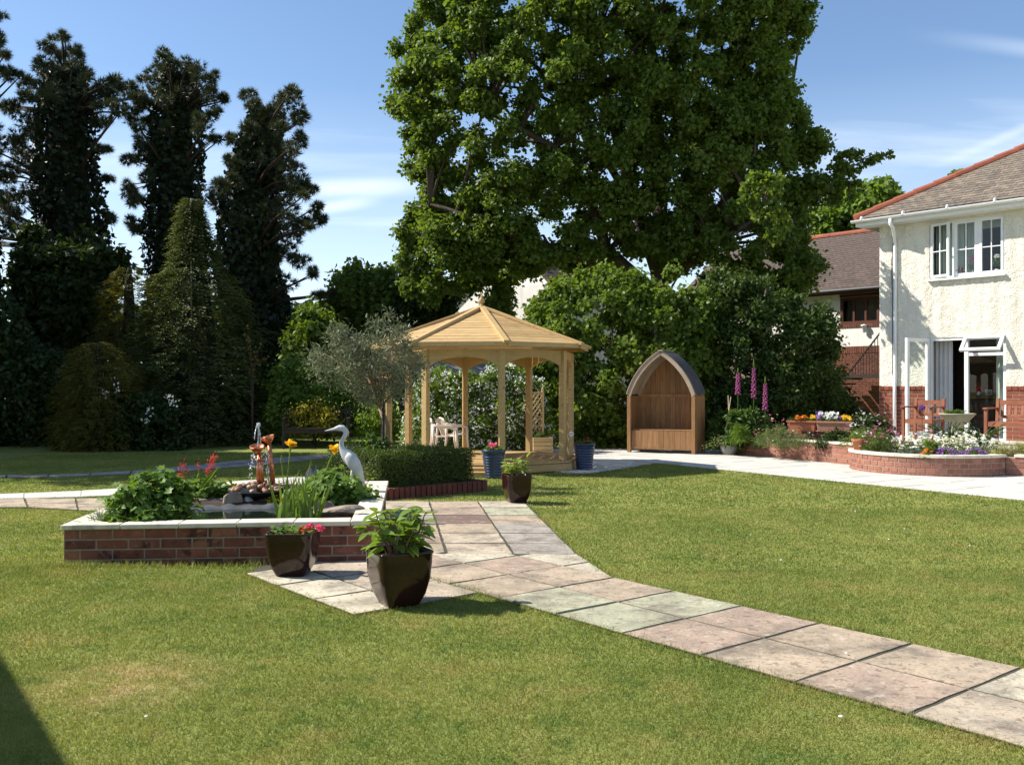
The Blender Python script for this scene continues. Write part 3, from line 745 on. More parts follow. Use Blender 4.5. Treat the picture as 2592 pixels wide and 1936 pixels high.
for i in range(n + 1):
    x = .60 + 1.25 * i / n; e = 1.38 + .1 * noise.noise(Vector((x * 2.2, 0, 3)))
    w1 = noise.noise(Vector((x * 7, 5, 0))); w2 = noise.noise(Vector((x * 11, 9, 0)))
    for k, (dy, z) in enumerate(((-.05, .215), (.0 + .03 * w1, .25 + .02 * w2), (.04 + .03 * w2, .275 + .03 * w1), (.08, .28 + .02 * w2), (.11, .22))):
        lb.v.append((x, e + dy, z))
for i in range(n):
    for k in range(4): lb.f.append((i * 5 + k, (i + 1) * 5 + k, (i + 1) * 5 + k + 1, i * 5 + k + 1))
lb.build('pond_liner', M_liner, pond, smooth=True)

def rock(label, c, size, rz, seed, mat=None, squash=0.25, name='rock', cat='rock'):
    o = thing(name, label, cat, c, rz) if False else None
    q = random.Random(seed); bm = bmesh.new()
    bmesh.ops.create_icosphere(bm, subdivisions=3, radius=0.5)
    planes = [(Vector((q.gauss(0, 1), q.gauss(0, 1), q.gauss(0, 1))).normalized(), q.uniform(.22, .36)) for _ in range(8)]
    for v in bm.verts:
        for nn, dd in planes:
            t = v.co.dot(nn) - dd
            if t > 0: v.co -= nn * t
        v.co += v.co.normalized() * .03 * noise.noise(v.co * 5 + Vector((seed, 0, 0)))
        v.co.x *= size[0] * 1.3; v.co.y *= size[1] * 1.3; v.co.z *= size[2] * 1.3
    me = bpy.data.meshes.new(name); bm.to_mesh(me); bm.free(); me.materials.append(mat or M_rock)
    o = obj(name, me, None, c, (0, 0, rz)); tag(o, label, cat)
    return o
rock('upright grey brown stone standing at the pond edge before the pebble bowl', p3(592, 1278, 8.75) , (.16, .11, .24), .3, 3)
rock('flat tan stone left of the upright stone at the pond edge', p3(557, 1268, 8.95), (.30, .2, .09), .1, 5)
rock('small brown flat stone beside the big green geranium mound', p3(505, 1268, 8.9), (.18, .16, .08), .5, 8)
rock('pale rounded stone between upright stone and pond liner', p3(632, 1276, 8.8), (.13, .12, .13), .9, 12, M_heron)
rock('long low stone ledge behind the iris leaves', p3(690, 1275, 8.9), (.42, .16, .08), .05, 15)
rock('large tan sloping slab of stone beside the right pond coping', p3(850, 1297, 7.95), (.40, .22, .13), .35, 21)
rock('brown stone under the lady’s mantle mound, left of the sloping slab'.replace('’', ''), p3(815, 1288, 8.25), (.18, .14, .12), .2, 25)
rock('dark upright stone behind the iris leaves near the heron', p3(796, 1215, 9.2), (.15, .12, .24), .2, 27, M_liner)
rock('white pebble like stone on the front coping beside the geranium', p3(470, 1307, 7.75), (.10, .07, .06), .2, 29, M_heron)

# ------------------------------------------------------------------ copper fountain in a pebble bowl
fb = p3(655, 1257, 9.0); fb.z = .29
fountain = thing('fountain', 'copper fountain of two lily cups rising from a bowl of pebbles', 'fountain', fb)
MB().lathe([(.10, 0), (.20, .03), (.275, .07), (.29, .085), (.275, .085), (.20, .05), (.0, .045)], 32).build('bowl', M_black, fountain, smooth=True)
PEB = [MB().blob((0, 0, 0), (1, .8, .62), 9, .08, k).mesh('pebble', M_pebble, smooth=True) for k in range(5)]
for k in range(95):
    a = U(0, 2 * math.pi); r = .26 * math.sqrt(U(0, 1)); s = U(.02, .034)
    o = obj('pebble', PEB[k % 5], fountain, (r * math.cos(a), r * math.sin(a), .085 + .06 * (1 - (r / .27) ** 2) * U(.7, 1.25)), (U(-.5, .5), U(-.5, .5), U(0, 6)))
    o.scale = (s, s, s)
s9 = 1 / (2400 / 9.0)
def fx(px, py, dy=0): q = p3(px, py, 9.0) - fb; q.y = dy; return q
MB().tube([fx(688, 1240, .05), fx(684, 1180, .05), fx(678, 1120, .05)], [.026, .023, .018], 10).build('tall_stem', M_copper, fountain, smooth=True)
cupc = fx(678, 1122, .05)
o = MB().lathe([(.016, 0), (.03, .01), (.055, .04), (.066, .068), (.062, .07), (.05, .045), (.012, .02)], 20).build('tall_cup', M_copper, fountain, smooth=True, loc=cupc); o.rotation_euler = (.1, -.22, 0)
for dx, rr_ in ((-.020, .021), (.014, .024)):
    MB().tube([fx(660, 1245) + Vector((dx, 0, 0)), fx(659, 1190) + Vector((dx * .9, 0, 0)), fx(657, 1148) + Vector((dx * .3, 0, 0))], [rr_, rr_ * .9, rr_ * .7], 10).build('short_stem', M_copper, fountain, smooth=True)
o = MB().lathe([(.016, 0), (.03, .008), (.055, .032), (.072, .07), (.067, .072), (.05, .04), (.012, .016)], 14).build('short_cup', M_copper, fountain, smooth=True, loc=fx(652, 1146)); o.rotation_euler = (.28, 0, 0)
MB().lathe([(.02, 0), (.045, .02), (.05, .035), (.03, .03), (.015, .02)], 12).build('collar', M_copper, fountain, smooth=True, loc=fx(658, 1170))
wj, nt = nodes('falling_water')
b = N(nt, 'ShaderNodeBsdfPrincipled', {'Base Color': (.85, .88, .9, 1), 'Roughness': .08, 'Transmission Weight': .45, 'IOR': 1.33})
N(nt, 'ShaderNodeOutputMaterial', {0: b.outputs[0]})
wb = MB()
def drop(px, py, r, dy=0): wb.blob(fx(px, py, dy), (r, r, r * U(1, 2.2)), 6, .1, R.randrange(999))
for k in range(26):
    t = k / 25; drop(652 + 2 * math.sin(t * 3), 1128 - 50 * t, U(.003, .007))
for k in range(16):
    t = k / 15; drop(653 + 7 * t + U(-1, 1), 1078 + 30 * t * t + 10 * t, U(.004, .009)); drop(651 - 7 * t, 1078 + 34 * t * t, U(.003, .006))
for k in range(5): drop(653 + U(-3, 4), 1076 + U(-3, 3), U(.009, .014))
for k in range(70):
    sgn = R.choice((-1, 1, 1)); t = U(0, 1); drop(656 + sgn * (10 + 16 * t ** .5) + U(-3, 3), 1140 + 90 * t + U(-8, 8), U(.003, .008), U(-.06, .06))
for k in range(40): drop(656 + U(-22, 24), 1150 + U(0, 35), U(.003, .008), U(-.06, .06))
wb.build('water_jet', wj, fountain, smooth=True)

# ------------------------------------------------------------------ heron statue
hd = 9.35; hb = p3(895, 1225, hd); hb.z = .28
heron = thing('heron_statue', 'pale grey heron statue standing among the pond plants', 'statue', hb)
def hx(px, py, dy=0): q = p3(px, py, hd) - hb; q.y = dy; return q
sp = [(924, 1228, 1.2), (916, 1208, 6), (907, 1190, 12), (897, 1174, 16.5), (886, 1160, 17.5), (876, 1149, 14.5), (868, 1139, 9.5), (864.5, 1130, 7), (864.5, 1120, 5.8), (868, 1111, 5.6), (873, 1103, 5.7), (875.5, 1095, 6.2), (873, 1088, 7), (867, 1083.5, 8), (859, 1083, 7.6), (852, 1084.5, 5.6), (846, 1086, 3.7), (836, 1088, 2.6), (822, 1090.5, .5)]
MB().tube([hx(a, b) for a, b, c in sp], [c * hd / 2400 for a, b, c in sp], 14, flat=.85).build('body', M_heron, heron, smooth=True)
for s in (-1, 1):
    MB().tube([hx(882, 1146, s * .035), hx(885, 1156, s * .05), hx(895, 1173, s * .05), hx(906, 1194, s * .035), hx(919, 1222, s * .008)], [.02, .048, .052, .036, .006], 12, flat=.45).build('wing', M_heron, heron, smooth=True)
    MB().tube([hx(893, 1180, s * .02), hx(889, 1215, s * .022), hx(891, 1243, s * .022)], [.012, .009, .009], 8).build('leg', M_heron, heron, smooth=True)
MB().tube([hx(869, 1080), hx(876, 1085), hx(881, 1094), hx(881, 1106)], [.004, .012, .012, .002], 8, flat=.6).build('crest', M_heron, heron, smooth=True)
for s in (-1, 1): MB().blob(hx(857, 1081, s * .024), .0045, 6).build('eye', M_black, heron, smooth=True)

# ------------------------------------------------------------------ plants in and on the pond
def mound(name, label, cat, c, r, h, per, size, mat, T=T_ROUND, n=26, ratio=.85, flowers=(), stemmat=None, up=.5, rub=None, group=None, seed=None, flat=.8):
    """a low leafy plant: foliage part, flower part(s)"""
    t = thing(name, label, cat, c, 0, group)
    rx, ry = r if isinstance(r, (tuple, list)) else (r, r)
    C = []
    while len(C) < n:
        d = rdirs(1)[0]; d[2] = abs(d[2]); q = .5 + .5 * rng.random()
        C.append((d[0] * rx * q, d[1] * ry * q, d[2] * h * q * .85))
    C = np.array(C); rad = min(rx, ry, h) * .38
    cl = Cloud().clumps(C, rad, per, size, ratio, T, flat, up)
    o = cl.build('foliage', mat, t, (0, 0, 0))
    for fm, cnt, fs, spread, zz in flowers:
        fc = Cloud(); d = rdirs(cnt); d[:, 2] = np.abs(d[:, 2]) + .2; d = unit(d)
        pos = d * np.array([rx, ry, h]) * (spread * (.85 + .3 * rng.random((cnt, 1)))); pos[:, 2] += zz
        m5 = 6; idx = np.repeat(np.arange(cnt), m5)
        ax = unit(rdirs(cnt * m5) * np.array([1, 1, .4]) + d[idx] * .35)
        fc.add(pos[idx], ax, unit(d[idx] + .3 * rdirs(cnt * m5)), fs * (.7 + .5 * rng.random(cnt * m5)), fs * .8, T_KITE)
        fc.build('flowers', fm, t, (0, 0, 0))['kind'] = 'stuff'
    return t
c = p3(388, 1308, 7.62); c.z = .27
mound('geranium', 'big green geranium mound spilling over the front left coping', 'plant', c, (.34, .30), .43, 95, .055, L_ger, T_LOBE, 46, 1.0, up=.8)
c = p3(528, 1262, 9.1); c.z = .28
t = mound('heuchera', 'low light green mound with tall red flower sprays behind the geranium', 'plant', c, (.27, .24), .20, 60, .045, L_ger, T_ROUND, 26, .9)
for (fx_, fy, nn) in ((535, 1176, 26), (459, 1197, 14), (502, 1182, 4)):
    q = p3(fx_, fy, 9.1) - c
    fc = Cloud(); pp = np.array(q)[None] + rng.normal(size=(nn * 5, 3)) * np.array([.018, .015, .035]) + (rng.random((nn * 5, 1)) - .5) * np.array([[.08, 0, .16]]) * (1 if nn > 10 else .2)
    fc.add(pp, rdirs(nn * 5), rdirs(nn * 5), .018, .014); fc.build('flower_spray', P_red, t, (0, 0, 0))
    MB().tube([(q.x * .8, 0, .1), (q.x * .9, 0, q.z * .6), (q.x, 0, q.z)], .003, 4).build('stem', L_iris, t)
fl = Cloud(); q0 = p3(497, 1258, 8.9) - c; fl.add(np.array([q0, q0 + Vector((.02, 0, 0))]), np.array([[.62, 0, .8], [.5, 0, .8]]), np.array([[-.5, -.8, .4]] * 2), .36, .05, T_KITE); fl.build('blade_leaf', L_iris, t, (0, 0, 0))
c = p3(262, 1322, 7.35); c.z = .30
t = thing('dianthus', 'spiky grey green tuft on the left corner of the coping', 'plant', c)
n = 170; d = rdirs(n); d[:, 2] = np.abs(d[:, 2]) * 1.1 + .25
cl = Cloud(); cl.add(rng.normal(size=(n, 3)) * np.array([.045, .035, .01]), d, rdirs(n), .09 + .07 * rng.random(n), .009, T_NEEDLE); cl.build('foliage', L_silver, t, (0, 0, 0))
c = p3(283, 1330, 7.28); c.z = .32
mound('trailing_plant', 'tiny light green plant hanging over the coping below the grey tuft', 'plant', c, (.07, .05), .06, 40, .022, L_ger, T_ROUND, 8)
c = p3(300, 1305, 7.55); c.z = .29
t = mound('pink_flower', 'white and pink flower between the grey tuft and the geranium', 'flower', c, (.05, .05), .12, 14, .03, L_silver, T_KITE, 6, .4, flowers=((P_white, 16, .035, 1.0, .02), (P_pink, 7, .03, 1.0, .0)))
c = p3(835, 1282, 8.75); c.z = .27
mound('alchemilla', 'round leafed bright green mound in front of the heron', 'plant', c, (.36, .30), .33, 85, .05, L_ger, T_ROUND, 44, 1.0, up=.8)
c = p3(712, 1268, 8.8); c.z = .28
mound('sedum', 'low yellow sedum at the pond edge behind the iris', 'plant', c, (.14, .10), .09, 70, .02, L_yellow, T_ROUND, 18)
c = p3(738, 1250, 9.2); c.z = .28
mound('brown_heath', 'small brownish twiggy shrub between fountain and alchemilla', 'plant', c, (.16, .13), .2, 60, .022, leafm('heath_leaf', (.10, .09, .03), (.20, .14, .06), .2, .6), T_KITE, 20, .4)
# irises
def strap(L, w, bend, seed):
    q = random.Random(seed); b = MB(); n = 9
    for i in range(n + 1):
        t = i / n; ww = w * (1 - t ** 2.2) * .5 + .0008; y = bend * t * t * L; z = L * t * (1 - .22 * abs(bend) * t)
        b.v += [(-ww, y, z), (0, y - .15 * ww, z), (ww, y, z)]
    for i in range(n):
        for k in range(2): b.f.append((i * 3 + k, i * 3 + k + 1, i * 3 + 4 + k, i * 3 + 3 + k))
    return b.mesh('leaf', L_iris, smooth=True)
STRAPS = [strap(1, .05, b_, i) for i, b_ in enumerate((.05, .18, .35, .6, -.1))]
for (px, py, dd, lab, n, flw) in ((722, 1312, 7.75, 'left clump of yellow flag iris standing in the pond', 9, (735, 1128)), (763, 1312, 7.75, 'slim flowerless middle clump of iris leaves in the pond', 6, None), (790, 1312, 7.75, 'right clump of iris leaves with a yellow flower by the heron', 12, (846, 1138))):
    c = p3(px, py, dd); c.z = .225
    t = thing('iris', lab, 'plant', c, 0, 'iris clumps in the pond')
    for k in range(n):
        a = U(0, 6.28); L = U(.28, .52)
        o = obj('leaf', STRAPS[R.choice((0, 1, 1, 2, 0, 4))], t, (.045 * math.cos(a), .04 * math.sin(a), 0), (U(-.06, .06), U(-.36, .36), R.choice((0, 3.14)) + U(-.9, .9))); o.scale = (U(.5, .75), L, L)
    for bx, by in ((px + U(-40, 40), 1165 + U(-10, 25)),) + ((flw,) if flw else ()):
        q = p3(bx, by, dd) - c
        MB().tube([(0, 0, 0), (q.x * .45, 0, q.z * .6), q], .0045, 5).build('stem', L_iris, t)
        MB().tube([q - Vector((0, 0, .05)), q - Vector((0, 0, .02)), q + Vector((0, 0, .03))], [.004, .010, .002], 6).build('bud', L_iris, t)
    if flw:
        q = p3(flw[0], flw[1], dd) - c
        fc = Cloud(); n5 = 14; ax = unit(rdirs(n5) * np.array([1, 1, .5]) + np.array([0, 0, .15])); ax[8:, 2] = np.abs(ax[8:, 2]) + .8
        fc.add(np.repeat(np.array(q)[None], n5, 0), ax, np.repeat(np.array([[0, -.4, 1.]]), n5, 0) + .3 * rdirs(n5), .06, .046, T_ROUND); fc.build('flower', P_yel, t, (0, 0, 0))

# ------------------------------------------------------------------ potted plants by the path
def bigleaf(mat, L=1.0, w=.6, fold=.12, curl=-.25, n=6, nm='leaf', ser=0):
    b = MB()
    for i in range(n + 1):
        t = i / n; ww = w * .5 * (math.sin(math.pi * min(1, t * .97 + .03) ** .8) ** .8) * (1 + (ser * (-1) ** i))
        if i in (0, n): ww = .01
        z = curl * t * t
        b.v += [(t * L, -ww, z + fold * ww / w * 2), (t * L, 0, z), (t * L, ww, z + fold * ww / w * 2)]
    for i in range(n):
        for k in range(2): b.f.append((i * 3 + k, i * 3 + k + 1, i * 3 + 4 + k, i * 3 + 3 + k))
    return b.mesh(nm, mat, smooth=True)
def orient(ax, nr):
    ax = Vector(ax).normalized(); nr = Vector(nr); nr = (nr - ax * nr.dot(ax)).normalized(); sd_ = nr.cross(ax)
    return Matrix((ax, sd_, nr)).transposed().to_euler()
HYD = [bigleaf(L_hyd, 1, w_, .14, c_) for w_, c_ in ((.62, -.2), (.56, -.35), (.66, -.08), (.5, .05))]
def shrubby(t, n, rx, ry, h, z0, ls, leaves, shoots=9):
    """a potted shrub: stems, each ending in a rosette of big leaves"""
    st = MB(); k = 0
    tips = []
    for s in range(shoots):
        a = 2 * math.pi * (s + U(-.3, .3)) / shoots; rr_ = math.sqrt((s % 3 + .6) / 3); hh = h * U(.62, 1.0) * (1.08 - .3 * rr_)
        tip = Vector((rx * .8 * rr_ * math.cos(a), ry * .8 * rr_ * math.sin(a), z0 + hh * .85)); base = Vector((tip.x * .25, tip.y * .25, z0 - .05))
        st.tube([base, base.lerp(tip, .5) + Vector((U(-.02, .02), U(-.02, .02), .01)), tip], [.006, .005, .004], 5); tips.append((base, tip))
    st.build('stems', M_olivebark, t)
    for i in range(n):
        base, tip = tips[i % len(tips)]; lev = (i // len(tips)); f = 1 - .17 * (lev % 4) - U(0, .06)
        p = base.lerp(tip, max(.3, f)); a = U(0, 6.28)
        out = Vector((math.cos(a), math.sin(a), 0)) + Vector((tip.x, tip.y, 0)) * 1.2
        ax = out.normalized() + Vector((0, 0, U(-.15, .75) if lev < 1 else U(-.35, .4)))
        o = obj('leaf', leaves[i % len(leaves)], t, p + ax.normalized() * .01, orient(ax, Vector((0, 0, 1)) + out * .2 + Vector((U(-.3, .3), U(-.3, .3), 0))))
        s = ls * U(.65, 1.15); o.scale = (s, s, s)
def pot(label, base, a, h, rot, bot=.6, mat=None, sq=7, name='plant_pot', cat='plant pot', prof=None):
    t = thing(name, label, cat, base, rot)
    hw = a / 2
    prof = prof or [(hw * bot, 0), (hw * (bot + .03), .012), (hw * (bot + .2), h * .22), (hw * (bot + .335), h * .5), (hw * .985, h * .78), (hw * 1.0, h * .94), (hw * 1.03, h * .96), (hw * 1.03, h * .99), (hw * 1.0, h), (hw * .93, h), (hw * .90, h * .97), (hw * .88, h * .86)]
    MB().lathe(prof, 56, sq=sq).build('body', mat or M_pot, t, smooth=True)
    MB().lathe([(hw * .885, h * .84), (hw * .885, h * .862)], 32, sq=sq).build('soil', M_soil, t)
    return t
zb = .014
bpz = g(1010, 1532); bpz.z = zb
pot('large square dark brown glazed pot at the front corner of the path', bpz, .345, .335, math.radians(28))
hy = thing('hydrangea', 'leafy green hydrangea in the large brown pot at the front', 'plant', bpz + Vector((0, 0, 0)))
shrubby(hy, 170, .28, .24, .36, .31, .105, HYD, 17)
mpz = g(742, 1458); mpz.z = zb
pot('square dark brown glazed pot against the pond wall', mpz, .335, .31, math.radians(-3))
beg = thing('begonia', 'pink begonias in the brown pot against the pond wall', 'flower', mpz)
BEG = [bigleaf(L_ger, 1, .8, .1, -.1), bigleaf(L_ger, 1, .75, .15, -.2)]
for k in range(70):
    a = U(0, 6.28); r = .15 * math.sqrt(U(.05, 1)); ax = Vector((math.cos(a), math.sin(a), U(.1, .9)))
    o = obj('leaf', BEG[k % 2], beg, (r * math.cos(a + 1), r * math.sin(a + 1), .285 + U(0, .045)), orient(ax, (U(-.4, .4), U(-.4, .4), 1))); s = U(.03, .05); o.scale = (s, s, s)
for (px, py, pm_) in ((763, 1340, P_pink), (776, 1335, P_pink), (770, 1345, P_pink), (797, 1338, P_pink), (802, 1344, P_pink), (745, 1349, P_pink), (758, 1352, P_red), (782, 1350, P_red)):
    q = p3(px, py, 6.62) - mpz; q.y = U(-.06, .06); nn = 9
    fc = Cloud(); fc.add(np.repeat(np.array(q)[None], nn, 0) + rng.normal(size=(nn, 3)) * .006, rdirs(nn) * np.array([1, 1, .8]), rdirs(nn), .026, .024, T_ROUND); fc.build('flower', pm_, beg, (0, 0, 0))
spz = g(1308, 1274); spz.z = zb
pot('smaller square maroon glazed pot standing at the far end of the path', spz, .30, .325, math.radians(17), .62)
hy = thing('hydrangea', 'small pale green hydrangea in the maroon pot before the gazebo', 'plant', spz)
shrubby(hy, 110, .21, .18, .27, .30, .08, HYD, 13)
o = obj('leaf', HYD[2], hy, (.12, 0, .52), orient((.5, -.3, .8), (-.3, 0, 1))); o.scale = (.1, .1, .1)

def ribpot(label, base, rt, rb, h, rot=0, n=9):
    t = thing('blue_pot', label, 'plant pot', base, rot)
    prof = [(rb, 0)]
    for i in range(n * 4 + 1):
        f = i / (n * 4); prof.append((rb + (rt - rb) * f + .007 * math.sin(i * math.pi / 2) * (1 if f < .9 else 0), .01 + (h - .05) * f))
    prof += [(rt + .012, h - .03), (rt + .014, h - .005), (rt + .006, h), (rt - .012, h), (rt - .02, h - .05)]
    MB().lathe(prof, 40).build('body', M_blue, t, smooth=True)
    MB().lathe([(rt - .018, h - .07), (rt - .018, h - .05)], 28).build('soil', M_soil, t)
    return t
b1 = g(1249, 1210); b1.z = .005
ribpot('ribbed blue glazed pot with pink flowers beside the gazebo steps', b1, .172, .118, .42)
t = mound('pink_geranium', 'pink geranium growing in the left blue pot', 'flower', b1 + Vector((0, 0, .39)), (.14, .14), .09, 40, .035, L_ger, T_ROUND, 16)
nn = 110; fc = Cloud(); q = p3(1248, 1126, b1.y) - b1 - Vector((0, 0, .39)); fc.add(np.array(q)[None] + rng.normal(size=(nn, 3)) * np.array([.035, .03, .018]), rdirs(nn), rdirs(nn), .024, .02, T_ROUND); fc.build('flowers', petal('rose_petal', (.8, .16, .26)), t, (0, 0, 0))
b2 = g(1479, 1190); b2.z = .005
ribpot('ribbed blue glazed pot with red flowers right of the gazebo', b2, .166, .128, .435)
mound('red_geranium', 'low red flowered plant in the right blue pot', 'flower', b2 + Vector((0, 0, .41)), (.12, .12), .10, 36, .03, L_bed, T_KITE, 14, flowers=((P_red, 5, .03, .9, .02),))

# ------------------------------------------------------------------ clipped box hedge round the olive tree
HB = Vector(g(963, 1266.5)[:2]); HE = Vector(g(1226.5, 1243)[:2]); hu = (HE - HB); HL = hu.length; hu.normalize(); hv = Vector((-hu.y, hu.x)); HANG = math.atan2(hu.y, hu.x)
bedt = thing('planting_bed', 'square bed edged with dark bricks on end around the box hedge', 'flower bed', (HB.x, HB.y, 0), HANG)
MB().prism([(.03, .03), (HL - .03, .03), (HL - .03, 1.4), (.03, 1.4)], -.02, .10).build('soil', M_soil, bedt)
for a, b in (((0, 0), (HL, 0)), ((HL, 0), (HL, 1.43)), ((0, 1.43), (0, 0))):
    aa = Vector(a); bb = Vector(b); L_ = (bb - aa).length; d = (bb - aa) / L_; n = int(L_ / .075)
    for k in range(n):
        q = aa + d * (L_ * (k + .5) / n)
        obj('brick', brickmesh(.066, .10, .17, M_brickdk), bedt, (q.x, q.y, .055 + U(-.004, .004)), (0, 0, math.atan2(d.y, d.x) + U(-.03, .03)))
hedge = thing('box_hedge', 'clipped box hedge in a square around the olive tree', 'hedge', (HB.x, HB.y, 0), HANG)
hw_ = .42; hh_ = .535; hs = HL - .10; hd_ = 1.25
hc = Cloud()
def hface(o, u, v, n, N_, size=.024):
    o, u, v, n = (np.array(q, float) for q in (o, u, v, n)); a = rng.random((N_, 2))
    pos = o + a[:, :1] * u + a[:, 1:] * v + n * (rng.normal(size=(N_, 1)) * .018 - .005)
    bumps = np.array([noise.noise(Vector(p * 5)) for p in pos]); pos += n * bumps[:, None] * .035
    nr = unit(n + .7 * rdirs(N_) + np.array([0, 0, .3])); hc.add(pos, rdirs(N_), nr, size * (.7 + .6 * rng.random(N_)), size * .6)
def hbox(x0, y0, x1, y1, z0, z1, dn):
    X, Y, Z = x1 - x0, y1 - y0, z1 - z0
    hface((x0, y0, z1), (X, 0, 0), (0, Y, 0), (0, 0, 1), int(dn * X * Y)); hface((x0, y0, z0), (X, 0, 0), (0, 0, Z), (0, -1, 0), int(dn * X * Z)); hface((x1, y0, z0), (0, Y, 0), (0, 0, Z), (1, 0, 0), int(dn * Y * Z))
    hface((x0, y1, z0), (X, 0, 0), (0, 0, Z), (0, 1, 0), int(dn * X * Z * .7)); hface((x0, y0, z0), (0, Y, 0), (0, 0, Z), (-1, 0, 0), int(dn * Y * Z * .7))
hbox(.06, .12, hs, .12 + hw_, .1, hh_, 5200); hbox(.06, .12 + hd_ - hw_, hs, .12 + hd_, .1, hh_, 3600); hbox(.06, .12, .06 + hw_, .12 + hd_, .1, hh_ - .002, 4200); hbox(hs - hw_, .12, hs, .12 + hd_, .1, hh_ - .002, 4200)
hc.build('foliage', L_box, hedge, (0, 0, 0))
ic = MB(); e_ = .05
for (x0, y0, x1, y1, dz) in ((.06, .12, hs, .12 + hw_, 0), (.06, .12 + hd_ - hw_, hs, .12 + hd_, .003), (.063, .12 + hw_, .06 + hw_, .12 + hd_ - hw_, .006), (hs - hw_, .12 + hw_, hs - .003, .12 + hd_ - hw_, .009)):
    ic.prism([(x0 + e_, y0 + e_ * (dz < .005)), (x1 - e_, y0 + e_ * (dz < .005)), (x1 - e_, y1 - e_ * (dz < .005)), (x0 + e_, y1 - e_ * (dz < .005))], .08 - dz, hh_ - .06 - dz)
ic.build('twigs', pm('hedge_twigs', (.02, .024, .01), (.035, .04, .015), .95, 30), hedge)
def HW(x, y, z): return Vector((HB.x + hu.x * x + hv.x * y, HB.y + hu.y * x + hv.y * y, z))
c = Vector((p3(930, 1200, 11.6)[0], 11.6, .02)); mound('lavender', 'bushy grey green lavender between the heron and the box hedge', 'plant', c, (.28, .30), .46, 60, .05, leafm('lav_leaf', (.10, .14, .035), (.20, .24, .07), .3, .6), T_KITE, 36, .18, up=.9)
c = Vector((p3(895, 1150, 12.6)[0], 12.6, .02)); mound('green_shrub', 'low bright green shrub behind the heron', 'shrub', c, (.42, .35), .52, 70, .04, L_box, T_KITE, 40)
c = HW(.75, .95, .1); mound('rose_bush', 'leafy green plant growing under the olive tree', 'plant', Vector((p3(960, 1110, 12.5)[0], 12.5, .3)), (.22, .2), .55, 45, .05, L_bed, T_KITE, 26)
# ------------------------------------------------------------------ olive tree
def tree_trunk(parent, paths, mat, name='trunk', n=8):
    b = MB(); o = Vector(parent.location)
    for pts, rad in paths: b.tube([Vector(p) - o for p in pts], rad, n)
    return b.build(name, mat, parent, smooth=True)
OD = 12.55
ol = d3(838, 960, OD); ol.z = .1
olive = thing('olive_tree', 'silvery olive tree with a round crown in front of the gazebo', 'tree', ol)
PO = [(655, 780), (668, 745), (700, 722), (712, 700), (745, 690), (765, 700), (800, 690), (815, 664), (850, 660), (862, 690), (890, 700), (895, 735), (918, 770), (925, 820), (905, 850), (880, 872), (840, 880), (800, 885), (750, 868), (715, 845), (690, 830), (660, 820)]
C = volume(PO, OD, .62, 120, 17, .6)
cl = Cloud().clumps(C, .135, 62, .068, .19, T_KITE, .9, .2, .15, .0)
n = 260; i = rng.integers(0, len(C), n)
cl.add(C[i] + rdirs(n) * .16, rdirs(n) + np.array([0, 0, .6]), rdirs(n), .07, .013)
cl.build('crown', L_olive, olive)
fork = d3(822, 880, OD)
paths = [([ol + Vector((0, 0, -.1)), d3(836, 920, OD), fork], [.045, .04, .036]), ([fork, d3(812, 855, OD), d3(795, 815, OD)], [.03, .024, .012]), ([fork, d3(828, 850, OD), d3(850, 805, OD), d3(845, 720, OD)], [.03, .024, .014, .006]), ([fork, d3(790, 850, OD), d3(740, 810, OD)], [.02, .014, .007]), ([fork, d3(850, 848, OD), d3(890, 800, OD)], [.018, .013, .006])]
for k in range(40):
    q = Vector(C[rng.integers(0, len(C))]); a = fork.lerp(d3(820, 780, OD), U(0, 1)); paths.append(([a, a.lerp(q, .5) + Vector((U(-.03, .03), U(-.03, .03), .02)), q], [.009, .006, .003]))
tree_trunk(olive, paths, M_olivebark, n=7)
stk = p3(970, 1150, OD - .15); stk.z = .1
o = MB().tube([(0, 0, 0), (.0, 0, p3(968, 1015, OD - .15).z - .1)], .02, 8).build('tree_stake', M_darkbench, None, smooth=True, loc=stk); tag(o, 'thin dark wooden stake beside the olive trunk', 'stake')

